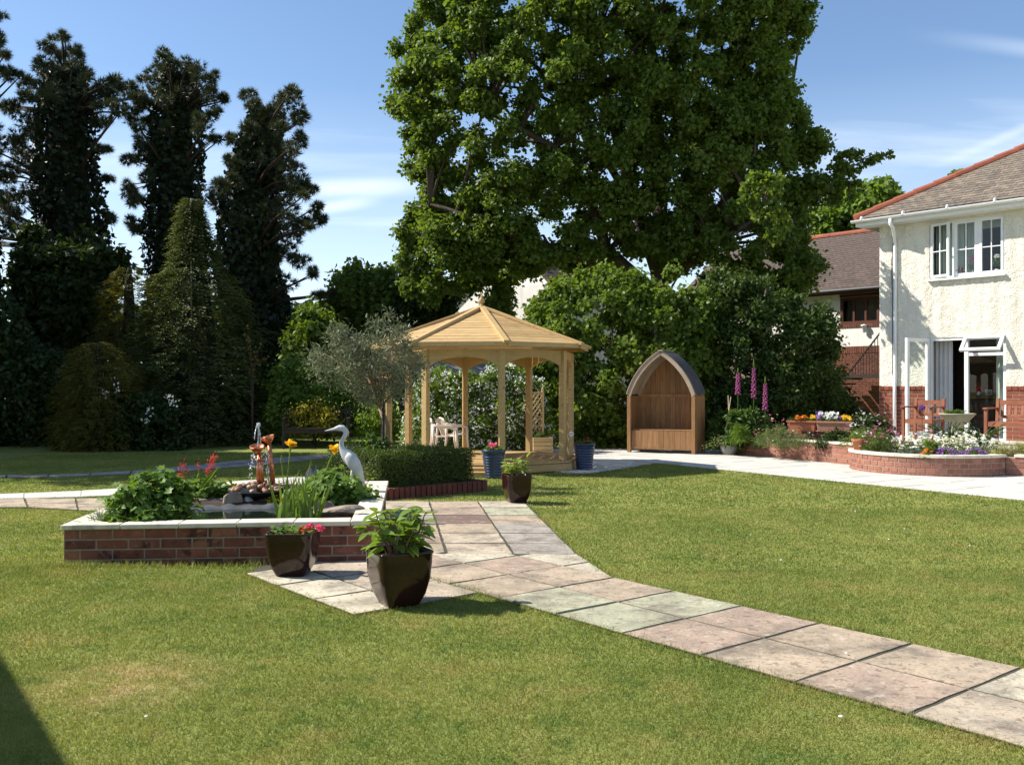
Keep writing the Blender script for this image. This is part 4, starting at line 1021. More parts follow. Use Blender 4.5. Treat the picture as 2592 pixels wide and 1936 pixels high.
# ------------------------------------------------------------------ gazebo
GC = Vector((-.515, 16.1, 0)); GR = 1.57; GE = 1.87; GD = .165
gz = thing('gazebo', 'new pine octagonal gazebo with a boarded roof and arched rails', 'gazebo', GC)
ang = [math.radians(a) for a in (-76.9, -31.9, 13.1, 58.1, 103.1, 148.1, 193.1, 238.1)]
def oc(r, k, z): return Vector((r * math.cos(ang[k % 8]), r * math.sin(ang[k % 8]), z))
zE = 2.02; zA = 2.66
for k in range(8):
    p = oc(GR, k, 0); o = MB().box((0, 0, (GD + 1.93) / 2), (.095, .095, 1.93 - GD)).build('post', M_wood, gz, bevel=.004, loc=(p.x, p.y, 0)); o.rotation_euler = (0, 0, ang[k])
    a, b = oc(GR, k, 0), oc(GR, k + 1, 0); L_ = (b - a).length; th = math.atan2(b.y - a.y, b.x - a.x)
    # arched rail: a board whose lower edge is a bow
    w = L_ - .10; n = 14; bm_ = MB(); zt_ = 1.93; vs = []
    for i in range(n + 1):
        x = -w / 2 + w * i / n; u = abs(x) / (w / 2); zz = zt_ - .115 - .14 * u ** 2.4
        vs.append((x, zz))
    for sgn in (-.02, .02): bm_.v += [(x, sgn, z) for x, z in vs] + [(x, sgn, zt_) for x, z in vs]
    m_ = n + 1
    for i in range(n):
        bm_.f += [(i, i + 1, m_ + i + 1, m_ + i), (2 * m_ + i + 1, 2 * m_ + i, 3 * m_ + i, 3 * m_ + i + 1), (i + 1, i, 2 * m_ + i, 2 * m_ + i + 1)]
    mid = (a + b) / 2
    o = bm_.build('arched_rail', M_wood, gz, loc=(mid.x, mid.y, 0)); o.rotation_euler = (0, 0, th)
    # roof facet: boards laid parallel to the eave
    e0_, e1_ = oc(GE, k, zE), oc(GE, k + 1, zE); ap = Vector((0, 0, zA)); nb = 13
    nrm = (e1_ - e0_).cross(ap - e0_).normalized()
    for i in range(nb):
        t0, t1 = i / nb + .004, (i + 1) / nb - .004
        if i == nb - 1: t1 = .985
        ps = [e0_.lerp(ap, t0), e1_.lerp(ap, t0), e1_.lerp(ap, t1), e0_.lerp(ap, t1)]
        MB().plate(ps, nrm, .018 + U(0, .003)).build('roof_board', M_wood, gz)
    fa, fb_ = oc(GE + .012, k, 0), oc(GE + .012, k + 1, 0); fm_ = (fa + fb_) / 2; fl_ = (fb_ - fa).length
    o = MB().box((0, 0, 0), (fl_ - .05, .024, .07)).build('fascia', M_wood, gz, bevel=.004, loc=(fm_.x, fm_.y, zE - .017)); o.rotation_euler = (0, 0, th)
    MB().bar(oc(GE + .065, k, zE + .005), Vector((0, 0, zA + .035)) + oc(.05, k, 0), .10, .05).build('hip_rafter', M_wood, gz, bevel=.008)
    # deck fascia
    fa, fb_ = oc(GR + .15, k, 0), oc(GR + .15, k + 1, 0); fm_ = (fa + fb_) / 2
    o = MB().box((0, 0, 0), ((fb_ - fa).length, .03, .115)).build('deck_fascia', M_wood, gz, bevel=.004, loc=(fm_.x, fm_.y, .075)); o.rotation_euler = (0, 0, th)
    o = MB().box((0, 0, 0), ((fb_ - fa).length - .03, .10, .022)).build('deck_edge', M_wood, gz, bevel=.003, loc=(fm_.x * .975, fm_.y * .975, GD - .013)); o.rotation_euler = (0, 0, th)
dk = [(oc(GR + .08, k, 0)) for k in range(8)]; dw = .118
for i in range(-14, 15):
    y0 = i * dw; q = clip([(-3, y0), (3, y0), (3, y0 + dw - .006), (-3, y0 + dw - .006)], [(p.x, p.y) for p in dk])
    if len(q) >= 3 and area(q) > .01: MB().prism(q, GD - .035, GD - .002).build('deck_board', M_wood, gz)
MB().lathe([(.06, -.02), (.062, .03), (.03, .045), (.025, .06), (.05, .085), (.057, .115), (.045, .15), (.016, .185), (.013, .23), (.003, .265)], 16).build('finial', M_wood, gz, smooth=True, loc=(0, 0, zA + .035))
# step on the near left side
fa, fb_ = oc(GR + .15, 7, 0), oc(GR + .15, 0, 0); th = math.atan2((fb_ - fa).y, (fb_ - fa).x); mid = fa.lerp(fb_, .62); out = Vector((mid.x, mid.y, 0)).normalized()
for s, zz in ((.16, .12), (.30, .07)):
    q = mid + out * s; o = MB().box((0, 0, 0), (.62, .145, .022)).build('step', M_wood, gz, bevel=.004, loc=(q.x, q.y, zz)); o.rotation_euler = (0, 0, th)
    o = MB().box((0, 0, 0), (.60, .02, zz)).build('riser', M_wood, gz, loc=(q.x + out.x * .055, q.y + out.y * .055, zz / 2 - .012)); o.rotation_euler = (0, 0, th)
pd = oc(GR + .06, 1, 0) + GC; t = thing('tag', 'small white diamond tag with a red band on the right gazebo post', 'tag', p3(1446, 1098, pd.y - .02))
MB().plate([(-.045, 0, 0), (0, 0, -.05), (.045, 0, 0), (0, 0, .05)], (0, 1, 0), .004).build('plate', M_white, t)
MB().box((0, -.002, 0), (.05, .002, .014)).build('band', P_red, t)
# trellis planter behind the deck
pz = p3(1365, 1143, 18.9); pz.z = .01
t = thing('trellis_planter', 'square pine planter box with a lattice trellis behind the gazebo', 'planter', pz, math.radians(20))
for lev in range(4):
    for (cx, cy, sx_, sy_) in ((0, -.2, .42, .03), (0, .2, .42, .03), (-.2, 0, .03, .368), (.2, 0, .03, .368)):
        MB().box((cx, cy, .045 + lev * .085), (sx_, sy_, .079)).build('board', M_wood, t, bevel=.004)
MB().box((0, 0, .29), (.36, .36, .02)).build('soil', M_soil, t)
for x in (-.19, .13): MB().box((x, .14, .64), (.045, .045, 1.26)).build('post', M_wood, t, bevel=.005); MB().blob((x, .14, 1.29), .03, 8).build('ball', M_wood, t, smooth=True)
MB().box((-.03, .14, 1.22), (.27, .03, .035)).build('rail', M_wood, t)
for i in range(-3, 9):
    for s in (1, -1):
        z0 = .30 + i * .12; pts = []
        a = Vector((-.165, .14 + s * .006, z0)); b_ = Vector((.105, .14 + s * .006, z0 + .36))
        if s < 0: a.x, b_.x = b_.x, a.x
        if a.z < .3: f = (.3 - a.z) / (b_.z - a.z); a = a.lerp(b_, f)
        if b_.z > 1.2: f = (1.2 - a.z) / (b_.z - a.z); b_ = a.lerp(b_, f)
        if (b_ - a).length > .04 and a.z < 1.2: MB().bar(a, b_, .012, .022, (0, 1, 0)).build('lath', M_wood, t)
mound('climber', 'small green climber growing in the trellis planter', 'plant', pz + Vector((.02, .0, .29)), (.13, .13), .14, 30, .04, L_bed, T_KITE, 12)
# white plastic armchairs
def pchair(label, loc, rz):
    t = thing('plastic_chair', label, 'chair', loc, rz, 'plastic chairs in the gazebo')
    MB().plate([(-.2, -.22, .40), (.2, -.24, .42), (.2, .24, .42), (-.2, .22, .40)], (0, 0, 1), .02).build('seat', M_plastic, t, bevel=.008)
    for y in np.linspace(-.17, .17, 6): MB().bar((-.2, y, .42), (-.30, y * 1.15, .76 - .5 * y * y), .038, .012, (1, 0, 0)).build('slat', M_plastic, t, bevel=.003)
    MB().tube([(-.29, -.25, .70), (-.305, -.14, .775), (-.31, 0, .795), (-.305, .14, .775), (-.29, .25, .70)], .022, 8).build('top_rail', M_plastic, t, smooth=True)
    for s in (-1, 1):
        MB().tube([(-.29, s * .25, .70), (-.2, s * .28, .63), (.12, s * .28, .62), (.24, s * .27, .57)], [.02, .03, .032, .022], 8, flat=.5).build('arm', M_plastic, t, smooth=True)
        MB().tube([(.22, s * .27, .60), (.23, s * .27, .3), (.27, s * .28, 0)], [.03, .026, .02], 8, flat=.6).build('leg', M_plastic, t, smooth=True)
        MB().tube([(-.26, s * .25, .68), (-.27, s * .26, .35), (-.33, s * .27, 0)], [.03, .028, .02], 8, flat=.6).build('leg', M_plastic, t, smooth=True)
    t.scale = (.8, .8, .8)
    return t
c = p3(1128, 1140, 16.5); pchair('cream plastic armchair nearest the hedge in the gazebo', (c.x, 16.35, GD), math.radians(8))
pchair('cream plastic armchair standing behind the nearer one in the gazebo', (c.x + .10, 16.9, GD), math.radians(28))
# ------------------------------------------------------------------ arbour seat
a0 = g(1593, 1146); a1 = g(1756, 1151.6); AW = (a1 - a0).length; AANG = math.atan2(a1.y - a0.y, a1.x - a0.x)
arb = thing('arbour_seat', 'gothic arched wooden arbour seat standing on the pale paving', 'garden seat', a0, AANG)
AD = .62; z1 = 1.17; z2 = 2.03
def arc(off, n=12):
    # half of the pointed arch: a gently bowed line from the shoulder (0, z1) up to the point (AW/2, z2)
    hh = z2 - z1; L_ = math.hypot(AW / 2, hh); nx_, nz_ = -hh / L_, AW / 2 / L_
    return [(AW / 2 * i / n + nx_ * (off + .40 * (i / n) * (1 - i / n)), z1 + hh * i / n + nz_ * (off + .40 * (i / n) * (1 - i / n))) for i in range(n + 1)]
for s in (0, 1):
    fx_ = lambda x: AW - x if s else x
    for y in (0, AD): MB().box((fx_(.0), y, z1 / 2), (.075, .065, z1)).build('post', M_arb, arb, bevel=.005)
    ou = arc(.045); inn = arc(-.035)
    for y in (-.034, AD - .034):
        b = MB(); m_ = len(ou)
        vs = [(fx_(x), z) for x, z in ou] + [(fx_(x), z) for x, z in inn]
        for dy in (0, .068): b.v += [(x, y + dy, z) for x, z in vs]
        for i in range(m_ - 1):
            b.f += [(i, i + 1, m_ + i + 1, m_ + i), (2 * m_ + i, 3 * m_ + i, 3 * m_ + i + 1, 2 * m_ + i + 1), (i, 2 * m_ + i, 2 * m_ + i + 1, i + 1), (m_ + i, m_ + i + 1, 3 * m_ + i + 1, 3 * m_ + i)]
        b.f += [(0, m_, 3 * m_, 2 * m_), (m_ - 1, 3 * m_ - 1, 4 * m_ - 1, 2 * m_ - 1)]
        b.build('arched_frame', M_arbgrey, arb)
    oo = arc(.048, 11)
    for i in range(11):
        (xa, za), (xb, zb_) = oo[i], oo[i + 1]; A_ = Vector((fx_(xa), 0, za)); B_ = Vector((fx_(xb), 0, zb_)); d = B_ - A_
        nr = Vector((-d.z, 0, d.x)).normalized() * (1 if not s else -1)
        ps = [A_ + Vector((0, -.05, 0)), B_ + Vector((0, -.05, 0)), B_ + Vector((0, AD + .05, 0)), A_ + Vector((0, AD + .05, 0))]
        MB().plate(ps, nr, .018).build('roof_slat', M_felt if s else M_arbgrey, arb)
    MB().box((fx_(-.028) if not s else AW + .028, AD / 2, .62), (.018, AD - .07, 1.08)).build('side_panel', M_arb, arb)
MB().bar((AW / 2, -.052, z2 + .05), (AW / 2, AD + .052, z2 + .05), .09, .03).build('ridge_cap', M_arbgrey, arb)
nb = 12
for i in range(nb):
    x0, x1 = .04 + (AW - .08) * i / nb, .04 + (AW - .08) * (i + 1) / nb - .004; xm = (x0 + x1) / 2; u = min(xm, AW - xm)
    zz = z1
    for (xa, za), (xb, zb_) in zip(arc(0), arc(0)[1:]):
        if xa <= u <= xb: zz = za + (zb_ - za) * (u - xa) / max(1e-6, xb - xa)
    MB().box(((x0 + x1) / 2, AD - .02, (.1 + zz) / 2), (x1 - x0, .016, zz - .1)).build('back_board', M_arb, arb)
MB().box((AW / 2, AD - .04, z1), (AW - .08, .03, .06)).build('rail', M_arb, arb)
for i in range(4): MB().box((AW / 2, .03 + .135 * (i + .5), .475), (AW - .08, .13, .022)).build('seat_board', M_arb, arb, bevel=.003)
for i in range(11):
    x0, x1 = .045 + (AW - .09) * i / 11, .045 + (AW - .09) * (i + 1) / 11 - .005
    MB().box(((x0 + x1) / 2, .012 + U(0, .003), .29), (x1 - x0, .016, .345)).build('front_board', M_arb, arb)
MB().box((AW / 2, .012, .105), (AW - .08, .03, .035)).build('rail', M_arb, arb)

# ------------------------------------------------------------------ retaining wall and raised bed on the right
w1 = g(2162.3, 1179.4); w0 = g(1918, 1155.7); wd = (w1 - w0).normalized(); w0 = w0 - wd * .9; WL = (w1 - w0).length
BC = Vector((6.72, 15.3, 0)); BR_ = 1.2; ba0, ba1 = math.radians(155), math.radians(309)
r0 = BC + Vector((BR_ * math.cos(ba1), BR_ * math.sin(ba1), 0)); r1 = r0 + Vector((.78, -.62, 0)) * 2.4
rw = thing('retaining_wall', 'low red brick garden wall with a rounded bay and cream coping', 'wall', w0, 0)
def loc_(p): return (p.x - w0.x, p.y - w0.y)
out1 = Vector((wd.y, -wd.x, 0)); rd = Vector((.78, -.62, 0)).normalized(); out2 = Vector((rd.y, -rd.x, 0))
mc = MB()
def wallcore(a, b, out, zt): mc.prism([loc_(a - out * .006), loc_(b - out * .006), loc_(b - out * .14), loc_(a - out * .14)], -.05, zt)
wallcore(w0, w1 + wd * .1, out1, .345); wallcore(r0, r1, out2, .285)
ps = [BC + Vector((math.cos(ba0 + (ba1 - ba0) * i / 30), math.sin(ba0 + (ba1 - ba0) * i / 30), 0)) * (BR_ - .006) for i in range(31)]
pi_ = [BC + (p - BC) * .88 for p in ps]
for i in range(30): mc.prism([loc_(p) for p in (ps[i], ps[i + 1], pi_[i + 1], pi_[i])], -.05, .285)
mc.build('mortar', M_mortar, rw)
bricks(rw, loc_(w0), loc_(w1), -.045, 5, .235, .078, M_brick2)
bricks(rw, loc_(r0), loc_(r1), -.03, 4, .235, .078, M_brick2, offs=(.3, .8))
for c_ in range(4):
    n = int(BR_ * (ba1 - ba0) / .134)
    for k in range(n):
        a = ba0 + (ba1 - ba0) * (k + (.5 if c_ % 2 else 1.0)) / n
        if a > ba1 - .02: continue
        p = BC + Vector((math.cos(a), math.sin(a), 0)) * (BR_ - .045 + U(0, .003))
        obj('brick', brickmesh(.119, .09, .067, M_brick2), rw, (p.x - w0.x, p.y - w0.y, -.03 + (c_ + .5) * .078), (0, 0, a + math.pi / 2))
def cope(a, b, out, z, n):
    d = b - a; L_ = d.length; d /= L_
    for k in range(n):
        m_ = a + d * (L_ * (k + .5) / n) - out * .075
        obj('coping_slab', MB().box((0, 0, 0), (L_ / n - .006, .19, .042)).mesh('coping_slab', M_coping, bevel=.005), rw, (m_.x - w0.x, m_.y - w0.y, z + U(0, .003)), (0, 0, math.atan2(d.y, d.x)))
cope(w0, w1 + wd * .05, out1, .367, 6); cope(r0 + rd * .12, r1, out2, .307, 6)
n = 9
for k in range(n):
    A_ = [ba0 + (ba1 - ba0) * (k + f) / n for f in (.003, .25, .5, .75, .997)]
    q = [BC + Vector((math.cos(a), math.sin(a), 0)) * (BR_ + .02) for a in A_] + [BC + Vector((math.cos(a), math.sin(a), 0)) * (BR_ - .17) for a in A_[::-1]]
    MB().prism([loc_(p) for p in q], .287, .329 + U(0, .002)).build('coping_slab', M_coping, rw, bevel=.004)
arcp = [BC + Vector((math.cos(ba0 + (ba1 - ba0) * i / 16), math.sin(ba0 + (ba1 - ba0) * i / 16), 0)) * (BR_ - .1) for i in range(17)]
sl = MB()
sl.poly([(p.x - w0.x, p.y - w0.y, .27) for p in arcp + [r1 - out2 * .1, Vector((11, 15)), Vector((8, 17.2)), w1 - out1 * .4]])
sl.poly([(p.x - w0.x, p.y - w0.y, .33) for p in (w0 - out1 * .1, w1 - out1 * .1, Vector((8.0, 16.9)), Vector((6.3, 19.4)), Vector((5.0, 20.4)))])
sl.build('soil', M_soil, rw)

# ------------------------------------------------------------------ main house
FD2 = 2048.0
HC = Vector((7.876, 20.32, 0)); hdu = Vector((.674, -.738, 0)).normalized(); hdv = Vector((-hdu.y, hdu.x, 0)); HAN = math.atan2(hdu.y, hdu.x)
def onplane(px, py, v=0.0, O=HC, du=hdu, dv=hdv):
    """photo pixel -> (u, z) on the upright plane v of a facade frame"""
    r = Vector(((px - 1296) / 2400, 1, (979 - py) / 2400)); k = (O + dv * v).dot(dv) / r.dot(dv)
    p = r * k; return (p - O).dot(du), H + p.z
house = thing('house', 'two storey cream roughcast house with white windows and a hipped tile roof', 'house', HC, HAN)
wl_, wz0 = onplane(2353, 558); wr_, wz1 = onplane(2543, 693); _, wzt = onplane(2543, 541); wz0 = wzt
dl_, dzt = onplane(2351, 856); dr_, _ = onplane(2547, 850)
zp = 1.36; tz = .30
def inop(u, z): return (wl_ < u < wr_ and wz1 < z < wz0) or (dl_ < u < dr_ and tz - .1 < z < dzt)
us = sorted(set([round(.045 * i, 4) for i in range(0, 90)] + [round(wl_, 4), round(wr_, 4), round(dl_, 4), round(dr_, 4)])); us += [4.5, 6, 8, 10]
zs = sorted(set([round(zp - .04 + .045 * i, 4) for i in range(0, 82)] + [0.0, round(wz1, 4), round(wz0, 4), round(dzt, 4), 5.0]))
fw = MB(); idx = {}
for j, z in enumerate(zs):
    for i, u in enumerate(us):
        e = min(abs(u - q) for q in (wl_, wr_, dl_, dr_)) if True else 1
        dsp = (.022 * noise.noise(Vector((u * 8, z * 11, 0))) + .020 * noise.noise(Vector((u * 18, z * 20, 4)))) if 0 < u < 4.4 and z > zp - .02 else 0
        fw.v.append((u, -abs(dsp) * 1.3, z))
for j in range(len(zs) - 1):
    for i in range(len(us) - 1):
        if inop((us[i] + us[i + 1]) / 2, (zs[j] + zs[j + 1]) / 2): continue
        n_ = len(us); fw.f.append((j * n_ + i, j * n_ + i + 1, (j + 1) * n_ + i + 1, (j + 1) * n_ + i))
fw.build('wall', M_render, house, smooth=True)
wb = MB()
wb.box((.06, 4.1, 2.5), (.12, 7.9, 5)); wb.box((9.94, 4.1, 2.5), (.12, 7.9, 5)); wb.box((5, 8.06, 2.5), (10, .12, 5)); wb.build('wall', M_render, house)
rv = MB()                                   # reveals
for (x0, x1, z0, z1_) in ((wl_, wr_, wz1, wz0), (dl_, dr_, tz, dzt)):
    rv.box((x0 - .05, .09, (z0 + z1_) / 2), (.1, .17, z1_ - z0 + .2)); rv.box((x1 + .05, .09, (z0 + z1_) / 2), (.1, .17, z1_ - z0 + .2)); rv.box(((x0 + x1) / 2, .09, z1_ + .05), (x1 - x0 - .002, .17, .1))
    if z0 > 1: rv.box(((x0 + x1) / 2, .09, z0 - .05), (x1 - x0 - .002, .17, .1))
rv.build('reveal', M_render2, house)
rm = MB()                                   # rooms behind the openings
for (x0, x1, z0, z1_) in ((-.0 + .13, 3.6, tz - .02, 2.75), (.13, 3.6, 2.85, 4.75)):
    rm.poly([(x0, 3.6, z0), (x1, 3.6, z0), (x1, 3.6, z1_), (x0, 3.6, z1_)]); rm.poly([(x0, .19, z0), (x0, 3.6, z0), (x0, 3.6, z1_), (x0, .19, z1_)]); rm.poly([(x1, .19, z0), (x1, 3.6, z0), (x1, 3.6, z1_), (x1, .19, z1_)])
    rm.poly([(x0, .19, z0), (x1, .19, z0), (x1, 3.6, z0), (x0, 3.6, z0)]); rm.poly([(x0, .19, z1_), (x1, .19, z1_), (x1, 3.6, z1_), (x0, 3.6, z1_)])
rm.build('room', M_roomwall, house)
# plinth bricks
MB().prism([(0, -.012), (dl_ - .0, -.012), (dl_, .1), (0, .1)], 0, zp - .08).build('mortar', M_mortar, house); MB().prism([(dr_, -.012), (4.4, -.012), (4.4, .1), (dr_, .1)], 0, zp - .08).build('mortar', M_mortar, house)
sk = lambda s, z: False
for a, b in ((0, dl_), (dr_, 3.9)):
    bricks(house, (a, -.014), (b, -.014), .26, 13, .235, .0785, M_brick3, proud=.006)
    bricks(house, (a, -.014), (b, -.014), .26 + 13 * .0785, 1, .115, .085, M_brick3, proud=.024)
# upper window
def frame(parent, x0, x1, z0, z1_, y, w=.05, d=.06, mat=None, name='frame'):
    b = MB(); b.box(((x0 + x1) / 2, y, z0 + w / 2), (x1 - x0, d, w)); b.box(((x0 + x1) / 2, y, z1_ - w / 2), (x1 - x0, d, w))
    b.box((x0 + w / 2, y, (z0 + z1_) / 2), (w, d, z1_ - z0 - 2 * w)); b.box((x1 - w / 2, y, (z0 + z1_) / 2), (w, d, z1_ - z0 - 2 * w))
    return b.build(name, mat or M_white, parent)
ww = obj('window', frame(None, wl_, wr_, wz1, wz0, .05).data, house)
for o in [o for o in COL.objects if o.name.startswith('frame') and o.parent is None]: bpy.data.objects.remove(o)
xa = wl_ + (wr_ - wl_) * .325; xb = wl_ + (wr_ - wl_) * .655
MB().box((xa, .05, (wz0 + wz1) / 2), (.055, .058, wz0 - wz1 - .1)).build('mullion', M_white, ww); MB().box((xb, .05, (wz0 + wz1) / 2), (.055, .058, wz0 - wz1 - .1)).build('mullion', M_white, ww)
def casement(parent, x0, x1, z0, z1_, y, ang_=0, hinge='l', bars=True):
    piv = x0 if hinge == 'l' else x1
    e = obj('casement', None, parent, (piv, y, 0), (0, 0, ang_)) if False else None
    w = .045; b = MB(); o = -piv
    for bx in (((x0 + x1) / 2 + o, 0, z0 + w / 2, x1 - x0, w), ((x0 + x1) / 2 + o, 0, z1_ - w / 2, x1 - x0, w), (x0 + w / 2 + o, 0, (z0 + z1_) / 2, w, z1_ - z0 - 2 * w), (x1 - w / 2 + o, 0, (z0 + z1_) / 2, w, z1_ - z0 - 2 * w)):
        b.box((bx[0], 0, bx[2]), (bx[3], .05, bx[4]))
    me = b.mesh('casement', M_white); f = obj('casement', me, parent, (piv, y, 0), (0, 0, ang_))
    gl = MB().box(((x0 + x1) / 2, 0, (z0 + z1_) / 2), (x1 - x0 - .09, .012, z1_ - z0 - .09)); gl.v = [(v[0] + o, v[1], v[2]) for v in gl.v]
    G = obj('pane', gl.mesh('pane', G_win), parent, (piv, y, 0), (0, 0, ang_))
    if bars:
        gb = MB(); gb.box(((x0 + x1) / 2 + o, -.008, (z0 + z1_) / 2), (.018, .022, z1_ - z0 - .09)); gb.box(((x0 + x1) / 2 + o, -.008, z0 + (z1_ - z0) * .48), (x1 - x0 - .09, .018, .018))
        obj('glazing_bar', gb.mesh('glazing_bar', M_white), parent, (piv, y, 0), (0, 0, ang_))
casement(ww, wl_ + .03, xa - .028, wz1 + .04, wz0 - .04, .015, math.radians(-14), 'l')
casement(ww, xa + .028, xb - .028, wz1 + .04, wz0 - .04, .045); casement(ww, xb + .028, wr_ - .03, wz1 + .04, wz0 - .04, .03)
MB().box(((wl_ + wr_) / 2, -.02, wz1 - .018), (wr_ - wl_ + .06, .14, .035)).build('sill', M_white, ww)
def drape(parent, x0, x1, z0, z1_, y, mat, name='curtain'):
    b = MB(); n = 36
    for i in range(n + 1):
        f = i / n
        for z, k in ((z0, 1.0), (z1_, .8)): b.v.append((x0 + (x1 - x0) * f, y + .028 * math.sin(f * (x1 - x0) * 70) * k, z))
    for i in range(n): b.f.append((2 * i, 2 * i + 2, 2 * i + 3, 2 * i + 1))
    return b.build(name, mat, parent, smooth=True)
drape(house, wl_, wl_ + .58, wz1, wz0, .3, M_curtain); drape(house, wl_ + .58, wl_ + .82, wz1, wz0, .34, M_curtain); drape(house, wr_ - .12, wr_ + .1, wz1, wz0, .3, M_curtain)
MB().box(((wl_ + wr_) / 2, .36, wz0 - .09), (wr_ - wl_, .02, .2)).build('pelmet', M_curtain, house)
# french door
dz0 = tz
ux, _ = onplane(2447.5, 980, .05); _, ztr = onplane(2500, 896, .05)
dfm = MB(); dfm.box((dl_ + .03, .05, (dz0 + dzt) / 2), (.06, .07, dzt - dz0)); dfm.box((dr_ - .03, .05, (dz0 + dzt) / 2), (.06, .07, dzt - dz0)); dfm.box(((dl_ + dr_) / 2, .05, dzt - .03), (dr_ - dl_ - .12, .07, .06)); dfm.box((ux, .05, (dz0 + dzt) / 2 - .03), (.075, .07, dzt - dz0 - .06)); dfm.box(((ux + dr_) / 2, .05, ztr), (dr_ - ux - .1, .068, .06)); dfm.box(((dl_ + dr_) / 2, .05, dz0 + .02), (dr_ - dl_ - .12, .08, .04))
fd = dfm.build('french_window', M_white, house)
MB().box(((ux + dr_) / 2, .045, (dz0 + ztr) / 2), (dr_ - ux - .1, .012, ztr - dz0 - .08)).build('pane', G_win, fd)
def leaf_door(x0, wdt, z0, z1_, ang_):
    w = .07; fr = MB(); fr.box((wdt / 2, 0, z0 + .06), (wdt, .055, .12)); fr.box((wdt / 2, 0, z1_ - w / 2), (wdt, .055, w)); fr.box((w / 2, 0, (z0 + z1_) / 2 + .025), (w, .055, z1_ - z0 - w - .12)); fr.box((wdt - w / 2, 0, (z0 + z1_) / 2 + .025), (w, .055, z1_ - z0 - w - .12))
    o = obj('door', fr.mesh('door', M_white), house, (x0, -.01, 0), (0, 0, ang_)); o['label'] = 'glazed white door leaf swung open against the wall'
    MB().box((wdt / 2, 0, (z0 + z1_) / 2), (wdt - 2 * w, .012, z1_ - z0 - .18)).build('pane', G_win, o)
    MB().box((wdt - .035, -.045, (z0 + z1_) / 2 - .1), (.02, .02, .14)).build('handle', M_grey, o)
DW = ux - dl_ - .05
best = min((abs(1296 + 2400 * (p.x / p.y) - 2294), a) for a in [math.radians(180 + q) for q in range(10, 100)] for p in [HC + hdu * dl_ + (hdu * math.cos(a) + hdv * math.sin(a)) * DW])
leaf_door(dl_, DW, dz0 + .02, dzt - .01, best[1])
# top hung fanlight, tilted out
fl = MB(); X0, X1 = ux - .02, dr_ - .02; hz_ = dzt - ztr + .03; wdt = X1 - X0
for bx in ((wdt / 2, -.03, wdt, .06), (wdt / 2, -hz_ + .03, wdt, .06), (.03, -hz_ / 2, .06, hz_ - .12), (wdt - .03, -hz_ / 2, .06, hz_ - .12)): fl.box((bx[0], 0, bx[1]), (bx[2], .05, bx[3]))
o = obj('fanlight', fl.mesh('fanlight', M_white), fd, (X0, -.01, dzt - .005), (math.radians(-42), 0, 0)); o['label'] = 'white top hung fanlight tilted open'
obj('pane', MB().box((wdt / 2, 0, -hz_ / 2), (wdt - .12, .012, hz_ - .12)).mesh('pane', G_win), fd, (X0, -.01, dzt - .005), (math.radians(-42), 0, 0))
ca, _ = onplane(2362, 980, .3); cb_, _ = onplane(2412, 980, .3); drape(house, ca, cb_, dz0, dzt, .3, M_net)
ca, _ = onplane(2522, 980, .3); cb_, _ = onplane(2550, 980, .3); drape(house, ca, cb_, dz0, dzt, .3, M_curtain)
def inroom(px, py, v): u, z = onplane(px, py, v); p = HC + hdu * u + hdv * v; p.z = z; return p
q = inroom(2486, 1003, 1.0)
t = thing('sideboard', 'dark sideboard inside the room behind the open french window', 'sideboard', (q.x, q.y, tz), HAN)
MB().box((0, 0, q.z - tz - .02), (.62, .35, .03)).build('top', M_brownwood, t); MB().box((0, .02, (q.z - tz) / 2 - .03), (.58, .3, q.z - tz - .09)).build('body', M_darkbench, t)
t = thing('flower_vase', 'white vase of red and white flowers on the sideboard indoors', 'vase', inroom(2477, 1001, 1.0))
MB().lathe([(.03, 0), (.045, .03), (.035, .07), (.03, .09)], 14).build('vase', M_white, t, smooth=True); fc = Cloud(); fc.add(np.array([[0, 0, .13]]) + rng.normal(size=(40, 3)) * .035, rdirs(40), rdirs(40), .05, .04); fc.build('flowers', P_red, t, (0, 0, 0))
for px, py, lab in ((2503, 1000, 'silver picture frame standing on the sideboard indoors'), (2482, 1045, 'silver picture frame low down behind the stone bowl'), (2508, 1043, 'gilt picture frame low down beside the green curtain')):
    t = thing('picture_frame', lab, 'picture frame', inroom(px, py, .95), HAN)
    frame(t, -.07, .07, 0, .11, 0, .012, .015, M_copper if 'gilt' in lab else M_heron); MB().box((0, .004, .055), (.11, .004, .085)).build('picture', M_roomwall, t)
for px, py, m_, lab, sz in ((2466, 655, P_mag, 'pink flowers in a vase behind the upper window', .09), (2430, 682, P_dusk, 'brown and red potted flowers on the upper window sill', .10), (2523, 650, P_white, 'white spidery flower behind the right upper window pane', .05)):
    q = inroom(px, py, .16); t = thing('flower_vase', lab, 'vase', (q.x, q.y, wz1 + .005))
    hh_ = q.z - wz1; fc = Cloud(); fc.add(np.array([[0, 0, hh_]]) + rng.normal(size=(40, 3)) * np.array([sz * .5, sz * .4, sz * .3]), rdirs(40), rdirs(40), .05, .04); fc.build('flowers', m_, t, (0, 0, 0))
    fc = Cloud(); fc.add(np.array([[0, 0, hh_ * .55]]) + rng.normal(size=(24, 3)) * .045, rdirs(24) + np.array([0, 0, .8]), rdirs(24), .09, .03); fc.build('leaves', L_bed, t, (0, 0, 0))
    MB().lathe([(.03, 0), (.05, .03), (.04, .10), (.035, .12)], 12).build('vase', M_heron, t, smooth=True)
